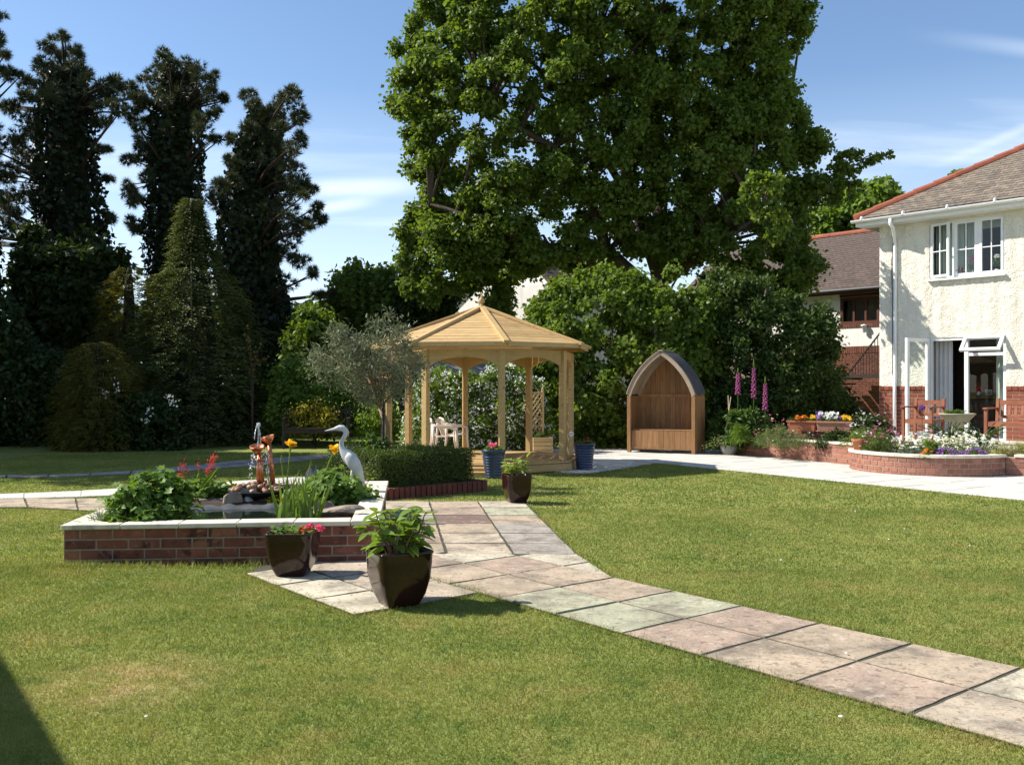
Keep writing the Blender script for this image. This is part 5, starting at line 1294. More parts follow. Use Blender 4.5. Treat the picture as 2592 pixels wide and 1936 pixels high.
# roof: boarded base, tiles, hip tiles, gutter and fascia
ov = .36; pt = .59; ze = 4.93
def rz(v): return ze + pt * (v + ov)
rb_ = MB(); rl = 10 + ov; vb = 8.12 + ov; vm = (vb - ov) / 2 ; k_ = vm + ov
rb_.v = [(-ov, -ov, ze - .02), (rl, -ov, ze - .02), (rl, vb, ze - .02), (-ov, vb, ze - .02), (-ov + k_, vm, rz(vm) - .02), (rl - k_, vm, rz(vm) - .02)]
rb_.f = [(0, 1, 5, 4), (1, 2, 5), (2, 3, 4, 5), (3, 0, 4), (0, 3, 2, 1)]
roof = rb_.build('roof', M_tile, house)
def tiles(parent, ulo, uhi, n_rows, gauge, tw, plane, mat, keep, limit=300, lift=.010):
    """tiles row by row; plane(s) -> (v, z) at slope distance s; keep(u, v) trims; the first ones are single parts, the rest one part"""
    pr = plane(1.0); p0 = plane(0.0); sl_ = math.atan2(pr[1] - p0[1], pr[0] - p0[0])
    me = MB().box((0, 0, 0), (tw - .006, gauge + .035, .013)).mesh('roof_tile', mat); rest = MB(); k = 0
    for r in range(n_rows):
        s = gauge * (r + .5); v, z = plane(s); u = ulo + (tw * .5 if r % 2 else 0)
        while u < uhi:
            if keep(u, v):
                M = Matrix.Translation((u + U(-.002, .002), v, z + lift + U(0, .004))) @ Matrix.Rotation(sl_ - .085 + U(-.012, .012), 4, 'X') @ Matrix.Rotation(U(-.012, .012), 4, 'Z')
                if k < limit: o = obj('roof_tile', me, parent); o.matrix_local = M
                else: rest.box(None, (tw - .006, gauge + .035, .013), M=M)
                k += 1
            u += tw
    if rest.v: o = rest.build('roof_tiles', mat, parent); o['kind'] = 'stuff'
sq_ = math.sqrt(1 + pt * pt)
tiles(roof, -ov, 4.4, 34, .135, .168, lambda s: (-ov + s / sq_, ze + pt * s / sq_), M_tile, lambda u, v: u > -ov + (v + ov) - .02)
for i in range(18):
    f0, f1 = i * .30, i * .30 + .33; a = Vector((-ov - .01 + f0, -ov - .01 + f0, ze + pt * f0 + .03)); b = Vector((-ov - .01 + f1, -ov - .01 + f1, ze + pt * f1 + .02))
    MB().tube([a, b], [.095, .085], 10, flat=.7).build('hip_tile', M_ridge, roof)
gt = MB(); n = 8
for i in range(2):
    for k in range(n + 1):
        a = math.pi + math.pi * k / n; gt.v.append((-ov - .06 if i == 0 else rl, -ov - .055 + .055 * math.cos(a), ze - .03 + .06 * math.sin(a)))
for k in range(n): gt.f.append((k, k + 1, n + 2 + k, n + 1 + k))
gt.build('gutter', M_white, house, smooth=True)
for i in range(12): MB().tube([(-.2 + i * .9, -ov - .055, ze - .022), (-.17 + i * .9, -ov - .055, ze - .022)], .064, 10).build('gutter_joint', M_white, house)
MB().box((rl / 2 - ov / 2, -ov + .018, ze - .085), (rl + ov, .024, .15)).build('fascia', M_white, house); MB().box((rl / 2 - ov / 2, -ov / 2 + .012, ze - .155), (rl + ov - .01, ov - .03, .012)).build('soffit', M_white, house)
MB().box((-ov + .018, vb / 2 - .2, ze - .085), (.024, vb + .3, .15)).build('fascia', M_white, house)
du_, _ = onplane(2266, 900, -.05); dt_, _ = onplane(2254, 560, -ov - .05)
MB().tube([(dt_, -ov - .055, ze - .07), (dt_, -ov - .055, ze - .2), (dt_ + .03, -ov + .0, ze - .27), (du_, -.07, ze - .5), (du_, -.055, ze - .58), (du_, -.055, 1.5), (du_, -.075, 1.35), (du_, -.075, .32)], .036, 12).build('downpipe', M_white, house, smooth=True)
MB().tube([(du_ - .03, -.06, 4.45), (du_ - .09, -.02, 4.0), (du_ - .08, -.03, 3.6), (du_ - .04, -.09, 3.3), (du_ - .04, -.09, 1.6)], .008, 5).build('cable', M_iron, house)

# terrace in front of the house
ter = thing('terrace', None, None); tag(ter, kind='structure')
tq = [HC - hdv * 2.25 - hdu * .6, HC - hdv * 2.25 + hdu * 5, HC + hdu * 5, HC - hdu * .6 + hdv * .0]
MB().prism([(p.x, p.y) for p in tq], .0, .29).build('terrace_base', M_jointlt, ter)
for i in range(9):
    for j in range(3):
        p = HC - hdu * .6 + hdu * (.62 * (i + .5)) - hdv * (.74 * (j + .5))
        obj('paving_slab', MB().box((0, 0, 0), (.61, .73, .03)).mesh('paving_slab', M_patio, bevel=.004), ter, (p.x, p.y, .293), (0, 0, HAN))
lw0 = p3(1985, 1090, 18.7); lw1 = p3(2172, 1090, 18.0); lw0.z = lw1.z = 0; lw = thing('low_wall', 'low brick wall holding the flower troughs before the terrace', 'wall', lw0)
dlt = (lw1 - lw0); dd_ = dlt.normalized(); oo_ = Vector((dd_.y, -dd_.x, 0))
MB().prism([(-oo_.x * .005, -oo_.y * .005), (dlt.x - oo_.x * .005, dlt.y - oo_.y * .005), (dlt.x - oo_.x * .21, dlt.y - oo_.y * .21), (-oo_.x * .21, -oo_.y * .21)], .2, .492).build('mortar', M_mortar, lw)
bricks(lw, (0, 0), (dlt.x, dlt.y), .26, 3, .235, .078, M_brick2)

# ------------------------------------------------------------------ second building behind the house corner
SC = Vector((9.81, 27.0, 0)) * (31 / 27)
sb2 = thing('annexe', 'older white building with a dark tiled roof behind the house corner', 'building', SC, HAN)
def sp2(px, py, v=0): return onplane(px, py, v, SC)
ez2 = 4.53
bx0, bz1 = sp2(2127, 755); bx1, bz0 = sp2(2226, 817); _, zb1 = sp2(2180, 876)
w2 = MB(); w2.prism([(-7, 0), (3, 0), (3, .2), (-7, .2)], zb1, bz0); w2.prism([(-7, 0), (bx0, 0), (bx0, .2), (-7, .2)], bz0, ez2); w2.prism([(bx1, 0), (3, 0), (3, .2), (bx1, .2)], bz0, ez2); w2.prism([(bx0, 0), (bx1, 0), (bx1, .2), (bx0, .2)], bz1, ez2)
w2.build('wall', M_render2, sb2)
MB().prism([(-7, .012), (3, .012), (3, .2), (-7, .2)], 0, zb1 - .002).build('mortar', M_mortardk, sb2)
MB().prism([(-7, 5.8), (3, 5.8), (3, 6), (-7, 6)], 0, ez2).build('wall', M_render2, sb2)
for x in (-6.9, 2.9): MB().box((x, 3, ez2 / 2), (.2, 5.6, ez2)).build('wall', M_render2, sb2)
bx_a, _ = sp2(2120, 900)
bricks(sb2, (-1.9, 0), (1.2, 0), zb1 - .085 - 31 * .078, 31, .235, .078, M_brick4, proud=.003); bricks(sb2, (-1.9, 0), (1.2, 0), zb1 - .235, 1, .08, .235, M_brick4, proud=.02)
win = obj('window', frame(sb2, bx0, bx1, bz0, bz1, .03, .06, .08, M_brownwood).data, sb2)
bpy.data.objects.remove([o for o in COL.objects if o.name.startswith('frame') and o.parent == sb2][0])
for i in range(3):
    a, b = bx0 + .06 + (bx1 - bx0 - .12) * i / 3, bx0 + .06 + (bx1 - bx0 - .12) * (i + 1) / 3
    frame(win, a, b, bz0 + .06, bz1 - .06, .03, .035, .06, M_brownwood, 'casement'); MB().box(((a + b) / 2, .03, (bz0 + bz1) / 2), (b - a - .07, .012, bz1 - bz0 - .19)).build('pane', G_win, win)
MB().box(((bx0 + bx1) / 2, .5, (bz0 + bz1) / 2), (bx1 - bx0, .02, bz1 - bz0)).build('blind', M_roomwall, sb2)
MB().box(((bx0 + bx1) / 2, -.015, bz1 + .06), (bx1 - bx0 + .02, .03, .10)).build('lintel', M_brownwood, sb2)
bricks(sb2, (bx0 - .05, -.01), (bx1 + .05, -.01), bz0 - .12, 1, .08, .115, M_brick4, proud=.02)
rp = MB(); rr2 = 3.3; tz2 = math.tan(math.radians(35))
rp.v = [(-7.3, -.35, ez2), (3.3, -.35, ez2), (3.3, 3, ez2 + tz2 * 3.35), (-7.3, 3, ez2 + tz2 * 3.35), (3.3, 6.35, ez2), (-7.3, 6.35, ez2)]; rp.f = [(0, 1, 2, 3), (3, 2, 4, 5), (0, 3, 5), (1, 4, 2), (0, 5, 4, 1)]
rf2 = rp.build('roof', M_tiledk, sb2)
c35 = math.cos(math.radians(35)); s35 = math.sin(math.radians(35))
tiles(rf2, -4.6, 1.6, 28, .145, .20, lambda s: (-.35 + s * c35, ez2 + s * s35), M_tiledk, lambda u, v: True, 300)
for i in range(26): MB().tube([(-6 + i * .35, 3, ez2 + tz2 * 3.35 + .02), (-6 + i * .35 + .36, 3, ez2 + tz2 * 3.35 + .03)], [.11, .1], 10).build('ridge_tile', M_ridge, rf2)
MB().tube([(-7.3, -.4, ez2 - .03), (3.3, -.4, ez2 - .03)], .06, 8).build('gutter', M_iron, sb2); MB().box((-2, -.33, ez2 - .09), (10.4, .03, .14)).build('fascia', M_brownwood, sb2)
lx, lz = sp2(2191, 833); t = obj('wall_lamp', MB().lathe([(.045, -.12), (.06, -.1), (.065, .08), (.10, .09), (.10, .13), (.02, .15)], 14).mesh('wall_lamp', M_white, smooth=True), sb2, (lx, -.1, lz))
# stairs with an iron handrail
SV = -1.2
st = thing('staircase', 'outdoor stairs with a black iron railing against the brick wall', 'stairs', SC, HAN)
ua, za = sp2(2155, 938, SV); ub, zb2 = sp2(2226, 846, SV); uc, zc2 = sp2(2226, 946, SV)
MB().bar((ua - .1, SV, za - .09), (ub + .5, SV, zb2 + (zb2 - za) / (ub - ua) * .5), .035, .05, (0, 1, 0)).build('handrail', M_iron, st)
n = 15
for i in range(n):
    u = ua + .04 + (ub + .45 - ua) * i / n; zt_ = za + (zb2 - za) * (u - ua) / (ub - ua); MB().box((u, SV, (zt_ + zc2) / 2), (.018, .018, max(.05, zt_ - zc2))).build('baluster', M_iron, st)
MB().box(((ua + ub) / 2 + .2, SV + .45, zc2 - .06), (ub - ua + .9, 1.0, .12)).build('landing', M_darkbench, st)
for i in range(6): MB().box((ua - .25 - .22 * i, SV + .45, zc2 - .14 - .17 * i), (.26, .95, .05)).build('step', M_darkbench, st)
for y in (SV, SV + .9): MB().box((ub + .3, y, zc2 / 2 - .06), (.1, .1, zc2 - .12)).build('post', M_darkbench, st)

# ------------------------------------------------------------------ gabled house and shed beyond the gazebo
GZ = 33.0; gp = [p3(1140, 1010, GZ + 2), p3(1140, 752, GZ + 2), p3(1330, 648, GZ - .3), p3(1392, 716, GZ - 1.4), p3(1392, 1010, GZ - 1.4)]
for p in (gp[0], gp[4]): p.z = 0
gb_ = thing('gable_house', 'white gabled house half hidden by trees behind the gazebo', 'house', gp[0])
rel = [p - gp[0] for p in gp]; ext = Vector((3.6, 4.4, 0))
MB().plate(rel, ext.normalized(), .2).build('gable_wall', M_render2, gb_)
MB().plate([rel[4] + Vector((0, .0, 0)), rel[3], rel[3] + ext, rel[4] + ext], (-.4, .9, 0), .15).build('side_wall', M_render2, gb_)
up_ = Vector((0, 0, .06))
dn = (rel[3] - rel[2]).normalized()
rq = [rel[2] + up_ - ext.normalized() * .25, rel[3] + dn * .35 + up_ - ext.normalized() * .25, rel[3] + dn * .35 + up_ + ext, rel[2] + up_ + ext]
rr_ = MB().plate(rq, (0, -.2, 1), .08).build('roof', M_tiledk, gb_)
n1 = (rel[3] - rel[2]).cross(ext).normalized(); n1 = n1 if n1.z > 0 else -n1
L_ = (rq[1] - rq[0]).length; tb = MB()
for r in range(8):
    for c_ in range(24):
        o_ = rq[0].lerp(rq[1], (r + .5) / 8) + ext.normalized() * (.3 * (c_ + .5) + (.15 if r % 2 else 0)) + n1 * (.10 + U(0, .015)); x_ = ext.normalized(); y_ = -dn; z_ = x_.cross(y_)
        M = Matrix((x_, y_, z_)).transposed().to_4x4(); M.translation = o_; tb.box(None, (.29, L_ / 8 + .03, .02), M=M)
o = tb.build('roof_tiles', M_tiledk, rr_); o['kind'] = 'stuff'
MB().plate([rel[1] - Vector((.3, 0, .2)) + up_, rel[2] + up_, rel[2] + up_ + ext, rel[1] + ext - Vector((.3, 0, .2)) + up_], (0, -.2, 1), .08).build('roof', M_tiledk, gb_)
MB().bar(rel[1] - Vector((.3, .02, .16)), rel[2] + Vector((0, -.02, .02)), .05, .16, (0, 1, 0)).build('bargeboard', M_white, gb_); MB().bar(rel[2] + Vector((0, -.02, .02)), rel[3] + dn * .35 - Vector((0, .02, .02)), .05, .16, (0, 1, 0)).build('bargeboard', M_white, gb_)
for i in range(14): MB().tube([rel[2] + Vector((0, 0, .16)) + ext.normalized() * (.45 * i - .2), rel[2] + Vector((0, 0, .17)) + ext.normalized() * (.45 * i + .27)], .12, 8).build('ridge_tile', M_ridge, gb_)
wq = p3(1290, 775, GZ - .1) - gp[0]; frame(gb_, wq.x - .5, wq.x + .5, wq.z - .5, wq.z + .3, wq.y, .07, .08, M_white, 'window'); MB().box((wq.x, wq.y + .01, wq.z - .1), (.9, .02, .7)).build('pane', G_win, gb_)
shp = p3(1075, 935, 26.0); shp.z = 0
sh = thing('shed', 'grey roofed outbuilding seen through the gazebo arch', 'shed', shp, .25)
MB().box((.9, 1.2, .85), (2.6, 2.2, 1.7)).build('wall', M_darkbench, sh)
srf = pm('grey_felt', (.22, .21, .21), (.3, .29, .28), .9, 5, .3, 20)
for i in range(6):
    f0, f1 = i / 6, (i + 1) / 6; MB().plate([(-.6, -.1 + 1.3 * f0, 1.68 + .72 * f0), (2.4, -.1 + 1.3 * f0, 1.68 + .72 * f0), (2.4, -.1 + 1.3 * f1 + .05, 1.68 + .72 * f1 + .015), (-.6, -.1 + 1.3 * f1 + .05, 1.68 + .72 * f1 + .015)], (0, -.48, .87), .03 - .002 * i).build('roof_sheet', srf, sh)
MB().plate([(-.6, 1.2, 2.4), (2.4, 1.2, 2.4), (2.4, 2.5, 1.68), (-.6, 2.5, 1.68)], (0, .48, .87), .03).build('roof_sheet', srf, sh)

# ------------------------------------------------------------------ benches, bowl, troughs, pots
def bench(label, loc, w, rz, mat, zb=0.0, name='bench', cat='bench', sh_=.43, bh=.86, ns_=5):
    t = thing(name, label, cat, loc, rz)
    for i in range(5): MB().box((0, -.22 + .10 * i, sh_), (w - .06, .085, .024)).build('seat_slat', mat, t, bevel=.003)
    for s in (-1, 1):
        x = s * (w / 2 - .03); MB().box((x, -.26, .32), (.055, .055, .64)).build('leg', mat, t, bevel=.003); MB().bar((x, .22, 0), (x, .30, bh + .03), .055, .055, (0, 1, 0)).build('leg', mat, t, bevel=.003)
        MB().box((x, -.02, .655), (.075, .60, .03)).build('arm', mat, t, bevel=.004); MB().box((x, 0, .385), (.04, .48, .06)).build('side_rail', mat, t)
    MB().box((0, -.262, .375), (w - .12, .03, .075)).build('front_rail', mat, t); MB().box((0, .292, bh - .04), (w - .12, .035, .08)).build('top_rail', mat, t); MB().box((0, .252, .50), (w - .12, .03, .06)).build('back_rail', mat, t)
    n = max(3, int((w - .12) / .105))
    for i in range(n): x = -(w - .12) / 2 + (w - .12) * (i + .5) / n; MB().bar((x, .254, .53), (x, .288, bh - .08), .05, .014, (0, 1, 0)).build('back_slat', mat, t)
    return t
bq = p3(2337, 1000, 18.4); bq.z = .308
bench('red hardwood garden armchair outside the open french door', bq, .60, HAN + math.pi * 0, M_bench, name='garden_chair', cat='chair', sh_=.40, bh=.78)
bq = p3(2600, 1000, 16.7); bq.z = .308
bench('red hardwood garden bench at the right edge by the stone bowl', bq, 1.25, HAN, M_bench, sh_=.40, bh=.80)
bq = p3(803, 1130, 21.0); bq.z = 0
bench('dark wooden bench in deep shade behind the heron', bq, 1.45, .1, M_darkbench)
tq_ = p3(893, 1128, 20.0); tq_.z = 0; t = thing('planter_box', 'black planter box of grasses on the lawn beside the dark bench', 'planter', tq_, .05)
MB().prism([(-.17, -.12), (.17, -.12), (.17, .12), (-.17, .12)], 0, .13).build('box', M_black, t); fc = Cloud(); n = 60; fc.add(np.array([[0, 0, .12]]) + rng.normal(size=(n, 3)) * np.array([.08, .04, .01]), rdirs(n) * .5 + np.array([0, 0, 1]), rdirs(n), .2, .012, T_NEEDLE); fc.build('foliage', L_bed, t, (0, 0, 0))
bq = p3(2423, 1075, 17.4); bz_ = p3(2423, 1046, 17.4).z; bq.z = .30
t = thing('stone_bowl', 'wide shallow stone bowl planter on the terrace before the door', 'planter', bq)
hb_ = bz_ - .3
MB().lathe([(.14, 0), (.13, .05), (.11, hb_ - .22), (.15, hb_ - .2), (.30, hb_ - .03), (.315, hb_ - .02), (.315, hb_), (.29, hb_), (.27, hb_ - .03)], 32).build('bowl', M_stone, t, smooth=True); MB().lathe([(.275, hb_ - .04), (.275, hb_ - .02)], 24).build('soil', M_soil, t)
mound('alpine_plant', 'low green plants growing in the shallow stone bowl', 'plant', bq + Vector((0, 0, hb_ - .02)), (.24, .22), .10, 40, .03, L_bed, T_KITE, 20)
def trough(label, px0, px1, py, D, mat, cols):
    a = p3(px0, py, D); b = p3(px1, py, D - .25); m_ = (a + b) / 2; rz_ = math.atan2(b.y - a.y, b.x - a.x); L_ = (b - a).length; m_.z = .495
    t = thing('flower_trough', label, 'planter', m_, rz_)
    b_ = MB(); hh_ = .20
    b_.v = [(-L_ / 2 * .92, -.085, 0), (L_ / 2 * .92, -.085, 0), (L_ / 2 * .92, .085, 0), (-L_ / 2 * .92, .085, 0), (-L_ / 2, -.105, hh_), (L_ / 2, -.105, hh_), (L_ / 2, .105, hh_), (-L_ / 2, .105, hh_)]
    b_.f = [(3, 2, 1, 0), (0, 1, 5, 4), (1, 2, 6, 5), (2, 3, 7, 6), (3, 0, 4, 7), (4, 5, 6, 7)]; b_.build('trough', mat, t, bevel=.006)
    rmx = MB(); rmx.box((0, -.108, hh_ - .012), (L_ + .02, .02, .03)); rmx.box((0, .108, hh_ - .012), (L_ + .02, .02, .03)); rmx.build('rim', mat, t)
    cl = Cloud(); n = 420; p = np.stack([(rng.random(n) - .5) * L_ * .95, (rng.random(n) - .5) * .2, hh_ + rng.random(n) * .06], 1); cl.add(p, rdirs(n), rdirs(n) + np.array([0, 0, .8]), .035, .022); cl.build('foliage', L_bed, t, (0, 0, 0))
    for (f0, f1, pm_, cnt, zz) in cols:
        fc = Cloud(); n = cnt; p = np.stack([L_ * (f0 + (f1 - f0) * rng.random(n) - .5), (rng.random(n) - .6) * .22, hh_ + .05 + zz * rng.random(n)], 1); i = np.repeat(np.arange(n), 4); fc.add(p[i], rdirs(4 * n) * np.array([1, .5, 1]), np.array([[0, -1, .4]]) + .4 * rdirs(4 * n), .038, .036, T_ROUND); fc.build('flowers', pm_, t, (0, 0, 0))
trough('orange terracotta trough of orange pansies, left on the low wall', 1995, 2066, 1080, 18.45, M_terra, ((.25, .7, P_org, 16, .05), (.85, 1, P_yel, 7, .05)))
trough('pink terracotta trough of white purple and yellow pansies on the low wall', 2068, 2155, 1082, 18.15, M_terrapink, ((.02, .62, P_white, 34, .12), (.0, .25, P_pur, 10, .12), (.55, .72, P_pur, 10, .06), (.72, 1, P_yel, 20, .06)))
tp = BC + Vector((math.cos(math.radians(176)), math.sin(math.radians(176)), 0)) * (BR_ - .09); tp.z = .331
t = thing('terracotta_pot', 'small terracotta pot with a white label standing on the bay wall', 'plant pot', tp)
MB().lathe([(.066, 0), (.085, .125), (.10, .128), (.105, .175), (.095, .175), (.088, .15)], 24).build('body', M_terra, t, smooth=True); MB().lathe([(.09, .145), (.09, .15)], 20).build('soil', M_soil, t); MB().box((.0, -.083, .07), (.035, .008, .018)).build('sticker', M_white, t)
mound('potted_daisy', 'straggly yellow green plant in the small terracotta pot', 'plant', tp + Vector((0, 0, .14)), (.14, .13), .22, 26, .03, L_bright, T_KITE, 16, .3, flowers=((P_white, 7, .02, 1, .03),))
gq = g(1845, 1152); gq.z = .012
t = thing('grey_pot', 'grey ribbed pot with trailing plant and two canes beside the wall', 'plant pot', gq)
MB().lathe([(.13, 0), (.16, .10), (.185, .2), (.20, .225), (.2, .25), (.185, .25), (.17, .2)], 28).build('body', M_greypot, t, smooth=True); MB().lathe([(.175, .2), (.175, .215)], 24).build('soil', M_soil, t)
for a_, b_ in (((-.10, 0, .2), (.04, 0, 1.14)), ((.02, .02, .2), (-.01, .02, 1.17))): MB().tube([a_, b_], .008, 5).build('cane', M_cane, t)
mound('trailing_plant', 'grey green plant trailing over both sides of the grey pot', 'plant', gq + Vector((0, -.02, .14)), (.50, .24), .26, 34, .045, leafm('trail_leaf', (.09, .13, .03), (.22, .24, .09), .3, .5), T_KITE, 44, .5, flat=1)
mound('small_climber', 'wispy green climber between the canes in the grey pot', 'plant', gq + Vector((0, 0, .24)), (.16, .12), .50, 30, .04, L_bed, T_KITE, 18, .35)

# ------------------------------------------------------------------ plants of the raised bed
def bedp(px, py, D, z=.3): q = p3(px, py, D); q.z = z; return q
def foxglove(label, px, ptop, D, pbase):
    c = bedp(px, 1060, D, .33); t = thing('foxglove', label, 'flower', c); top = p3(px, ptop, D) - c; b0 = p3(px, pbase, D) - c
    MB().tube([(0, 0, 0), (b0.x * .5, 0, b0.z * .6), (top.x, 0, top.z)], [.012, .01, .004], 6).build('stem', L_bed, t)
    me = MB().lathe([(.006, 0), (.017, -.012), (.020, -.035), (.026, -.055), (.024, -.056), (.015, -.03)], 8).mesh('bell', P_mag, smooth=True); Hh = top.z - b0.z
    for i in range(40):
        f = (i / 40) ** .9 * .8; a = i * 2.4; s = 0.85 * (1 - .5 * f); r = .024 * s
        o = obj('bell', me, t, (top.x + r * math.cos(a), r * math.sin(a), b0.z + Hh * f), (0, -.9 * math.cos(a) * -1 * -1, a * 0)); o.rotation_euler = Vector((-math.cos(a), -math.sin(a), 1.1)).to_track_quat('Z', 'Y').to_euler(); o.scale = (s, s, s)
    MB().tube([(top.x, 0, b0.z + Hh * .78), (top.x, 0, b0.z + Hh * .9), (top.x, 0, top.z)], [.02, .014, .003], 6).build('bud_tip', L_bright, t, smooth=True)
foxglove('left foxglove with the shortest magenta flower spike', 1868, 930, 18.6, 995); foxglove('tallest foxglove with a thick magenta flower spike', 1908, 910, 18.5, 1005); foxglove('right foxglove leaning towards the flower troughs', 1937, 952, 18.3, 1035)
mound('foxglove_leaves', 'lush green leafy plant at the foot of the foxgloves', 'plant', bedp(1892, 1090, 18.5), (.42, .3), .72, 62, .11, L_bed, T_KITE, 46, .42)
mound('fennel', 'feathery light green plant in front of the foxgloves', 'plant', bedp(1878, 1095, 18.1), (.20, .16), .48, 60, .06, L_bright, T_KITE, 24, .12, up=.9)
mound('green_shrub', 'green leafy shrub behind the canes left of the foxgloves', 'shrub', bedp(1838, 1090, 19.1), (.32, .25), .80, 60, .08, L_bed, T_KITE, 36, .5)
mound('catmint', 'grey green perennial with pinkish flowers beside the foxgloves', 'plant', bedp(1965, 1100, 17.6), (.42, .28), .42, 80, .055, leafm('cat_leaf', (.10, .14, .05), (.2, .24, .1), .3, .6), T_KITE, 34, .2, flowers=((P_dusk, 22, .03, 1.0, .06), (P_cream, 10, .025, 1.0, .1)))
mound('thrift', 'low strip of lavender flowers along the straight garden wall', 'plant', bedp(2030, 1112, 17.1), (.56, .24), .22, 80, .035, leafm('thr_leaf', (.08, .12, .04), (.17, .21, .08), .3, .6), T_KITE, 34, .2, flowers=((P_dusk, 16, .022, 1.05, .03), (P_white, 8, .02, 1.05, .03)))
mound('dark_shrub', 'dark bushy shrub between the flower troughs and the house corner', 'shrub', bedp(2195, 1075, 18.7), (.55, .35), .62, 70, .08, L_dark, T_KITE, 44, .5)
mound('dark_peony', 'dark green bushy plant behind the terracotta pot', 'plant', bedp(2118, 1105, 16.9), (.36, .25), .30, 70, .07, L_dark, T_KITE, 34, .4)
mound('wallflower', 'red purple flowered clump at the left of the bay', 'flower', bedp(2235, 1120, 15.2), (.32, .28), .36, 56, .045, leafm('wal_leaf', (.08, .12, .03), (.17, .22, .06), .3, .6), T_KITE, 34, .2, flowers=((P_dusk, 40, .035, 1.02, .05), (P_white, 9, .02, 1.05, .1)))
mound('white_daisies', 'drift of white and cream daisies across the bay', 'flower', bedp(2350, 1125, 15.0, .27), (.58, .40), .27, 60, .045, L_silver, T_KITE, 50, .3, flowers=((P_white, 85, .034, 1.08, .06), (P_cream, 110, .030, 1.03, .03)))
mound('white_daisies', 'second drift of cream daisies right of the green stem', 'flower', bedp(2455, 1125, 14.9, .27), (.50, .36), .27, 60, .045, L_silver, T_KITE, 44, .3, flowers=((P_white, 75, .034, 1.08, .06), (P_cream, 110, .030, 1.03, .03)))
mound('tall_daisies', 'sprawling daisies with red purple flowers behind the terracotta pot', 'flower', bedp(2200, 1090, 16.0), (.46, .3), .46, 70, .055, leafm('dai_leaf', (.09, .13, .03), (.18, .23, .07), .3, .6), T_KITE, 36, .18, flowers=((P_white, 26, .024, 1.1, .1), (P_dusk, 18, .03, 1.0, .08)))
mound('leafy_weed', 'bright green upright weedy plant among the daisies', 'plant', bedp(2352, 1135, 14.5, .27), (.12, .1), .42, 50, .05, L_bright, T_KITE, 18, .35)
for px, D, lab in ((2405, 15.7, 'left dark strap leaved agapanthus clump below the stone bowl'), (2486, 15.3, 'right dark strap leaved agapanthus clump near the garden bench')):
    c = bedp(px, 1100, D, .28); t = thing('agapanthus', lab, 'plant', c, 0, 'agapanthus clumps in the bay')
    cl = Cloud(); n = 46
    MATS_ = L_dark
    for k in range(n):
        a = U(0, 6.28); L_ = U(.42, .62); b_ = U(.35, .75); pts = []
        for i in range(6): f = i / 5; pts.append(Vector((math.cos(a) * (.05 + b_ * L_ * f * f), math.sin(a) * (.05 + b_ * L_ * f * f), L_ * f * (1.15 - .75 * f * b_))))
        for i in range(5): d = pts[i + 1] - pts[i]; cl.add(np.array([pts[i]]), np.array([d]), np.array([[-math.cos(a) * .3, -math.sin(a) * .3, 1]]), d.length * 1.15, .045 * (1 - i * .14), T_KITE)
    cl.build('foliage', leafm('aga_leaf', (.05, .085, .035), (.11, .155, .07), .25, .35), t, (0, 0, 0))
for px, lab in ((2395, 'left purple pansies on the bay coping'), (2462, 'right purple pansies on the bay coping')):
    c = bedp(px, 1140, 14.35, .28); mound('pansies', lab, 'flower', c, (.17, .12), .11, 40, .03, L_bed, T_KITE, 14, flowers=((P_pur, 40, .032, 1.05, .02),))
mound('marigold', 'small orange flower at the edge of the bay', 'flower', bedp(2347, 1140, 14.25, .28), (.08, .07), .10, 30, .028, L_bed, T_KITE, 8, flowers=((P_org, 9, .028, 1.05, .02),))
mound('golden_heather', 'yellow green low plant at the right end of the bed', 'plant', bedp(2560, 1125, 14.6, .27), (.52, .36), .26, 70, .03, leafm('gh_leaf', (.20, .21, .05), (.34, .33, .10), .3, .6), T_KITE, 44, .3)
for px, py, lab, m_ in ((2334, 1031, 'purple allium ball before the garden chair', P_pur), (2187, 1046, 'white seed head on a tall stem beside the troughs', P_white)):
    D = 16.6; c = bedp(px, 1100, D); q = p3(px, py, D) - c; t = thing('allium', lab, 'flower', c)
    MB().tube([(0, 0, 0), q], .006, 5).build('stem', L_bed, t); n = 160 if 'purple' in lab else 60; r_ = .055 if 'purple' in lab else .022; d = rdirs(n); fc = Cloud(); fc.add(np.array(q)[None] + d * r_ * .4, d, rdirs(n), r_ * .75, .014); fc.build('flower', m_, t, (0, 0, 0))
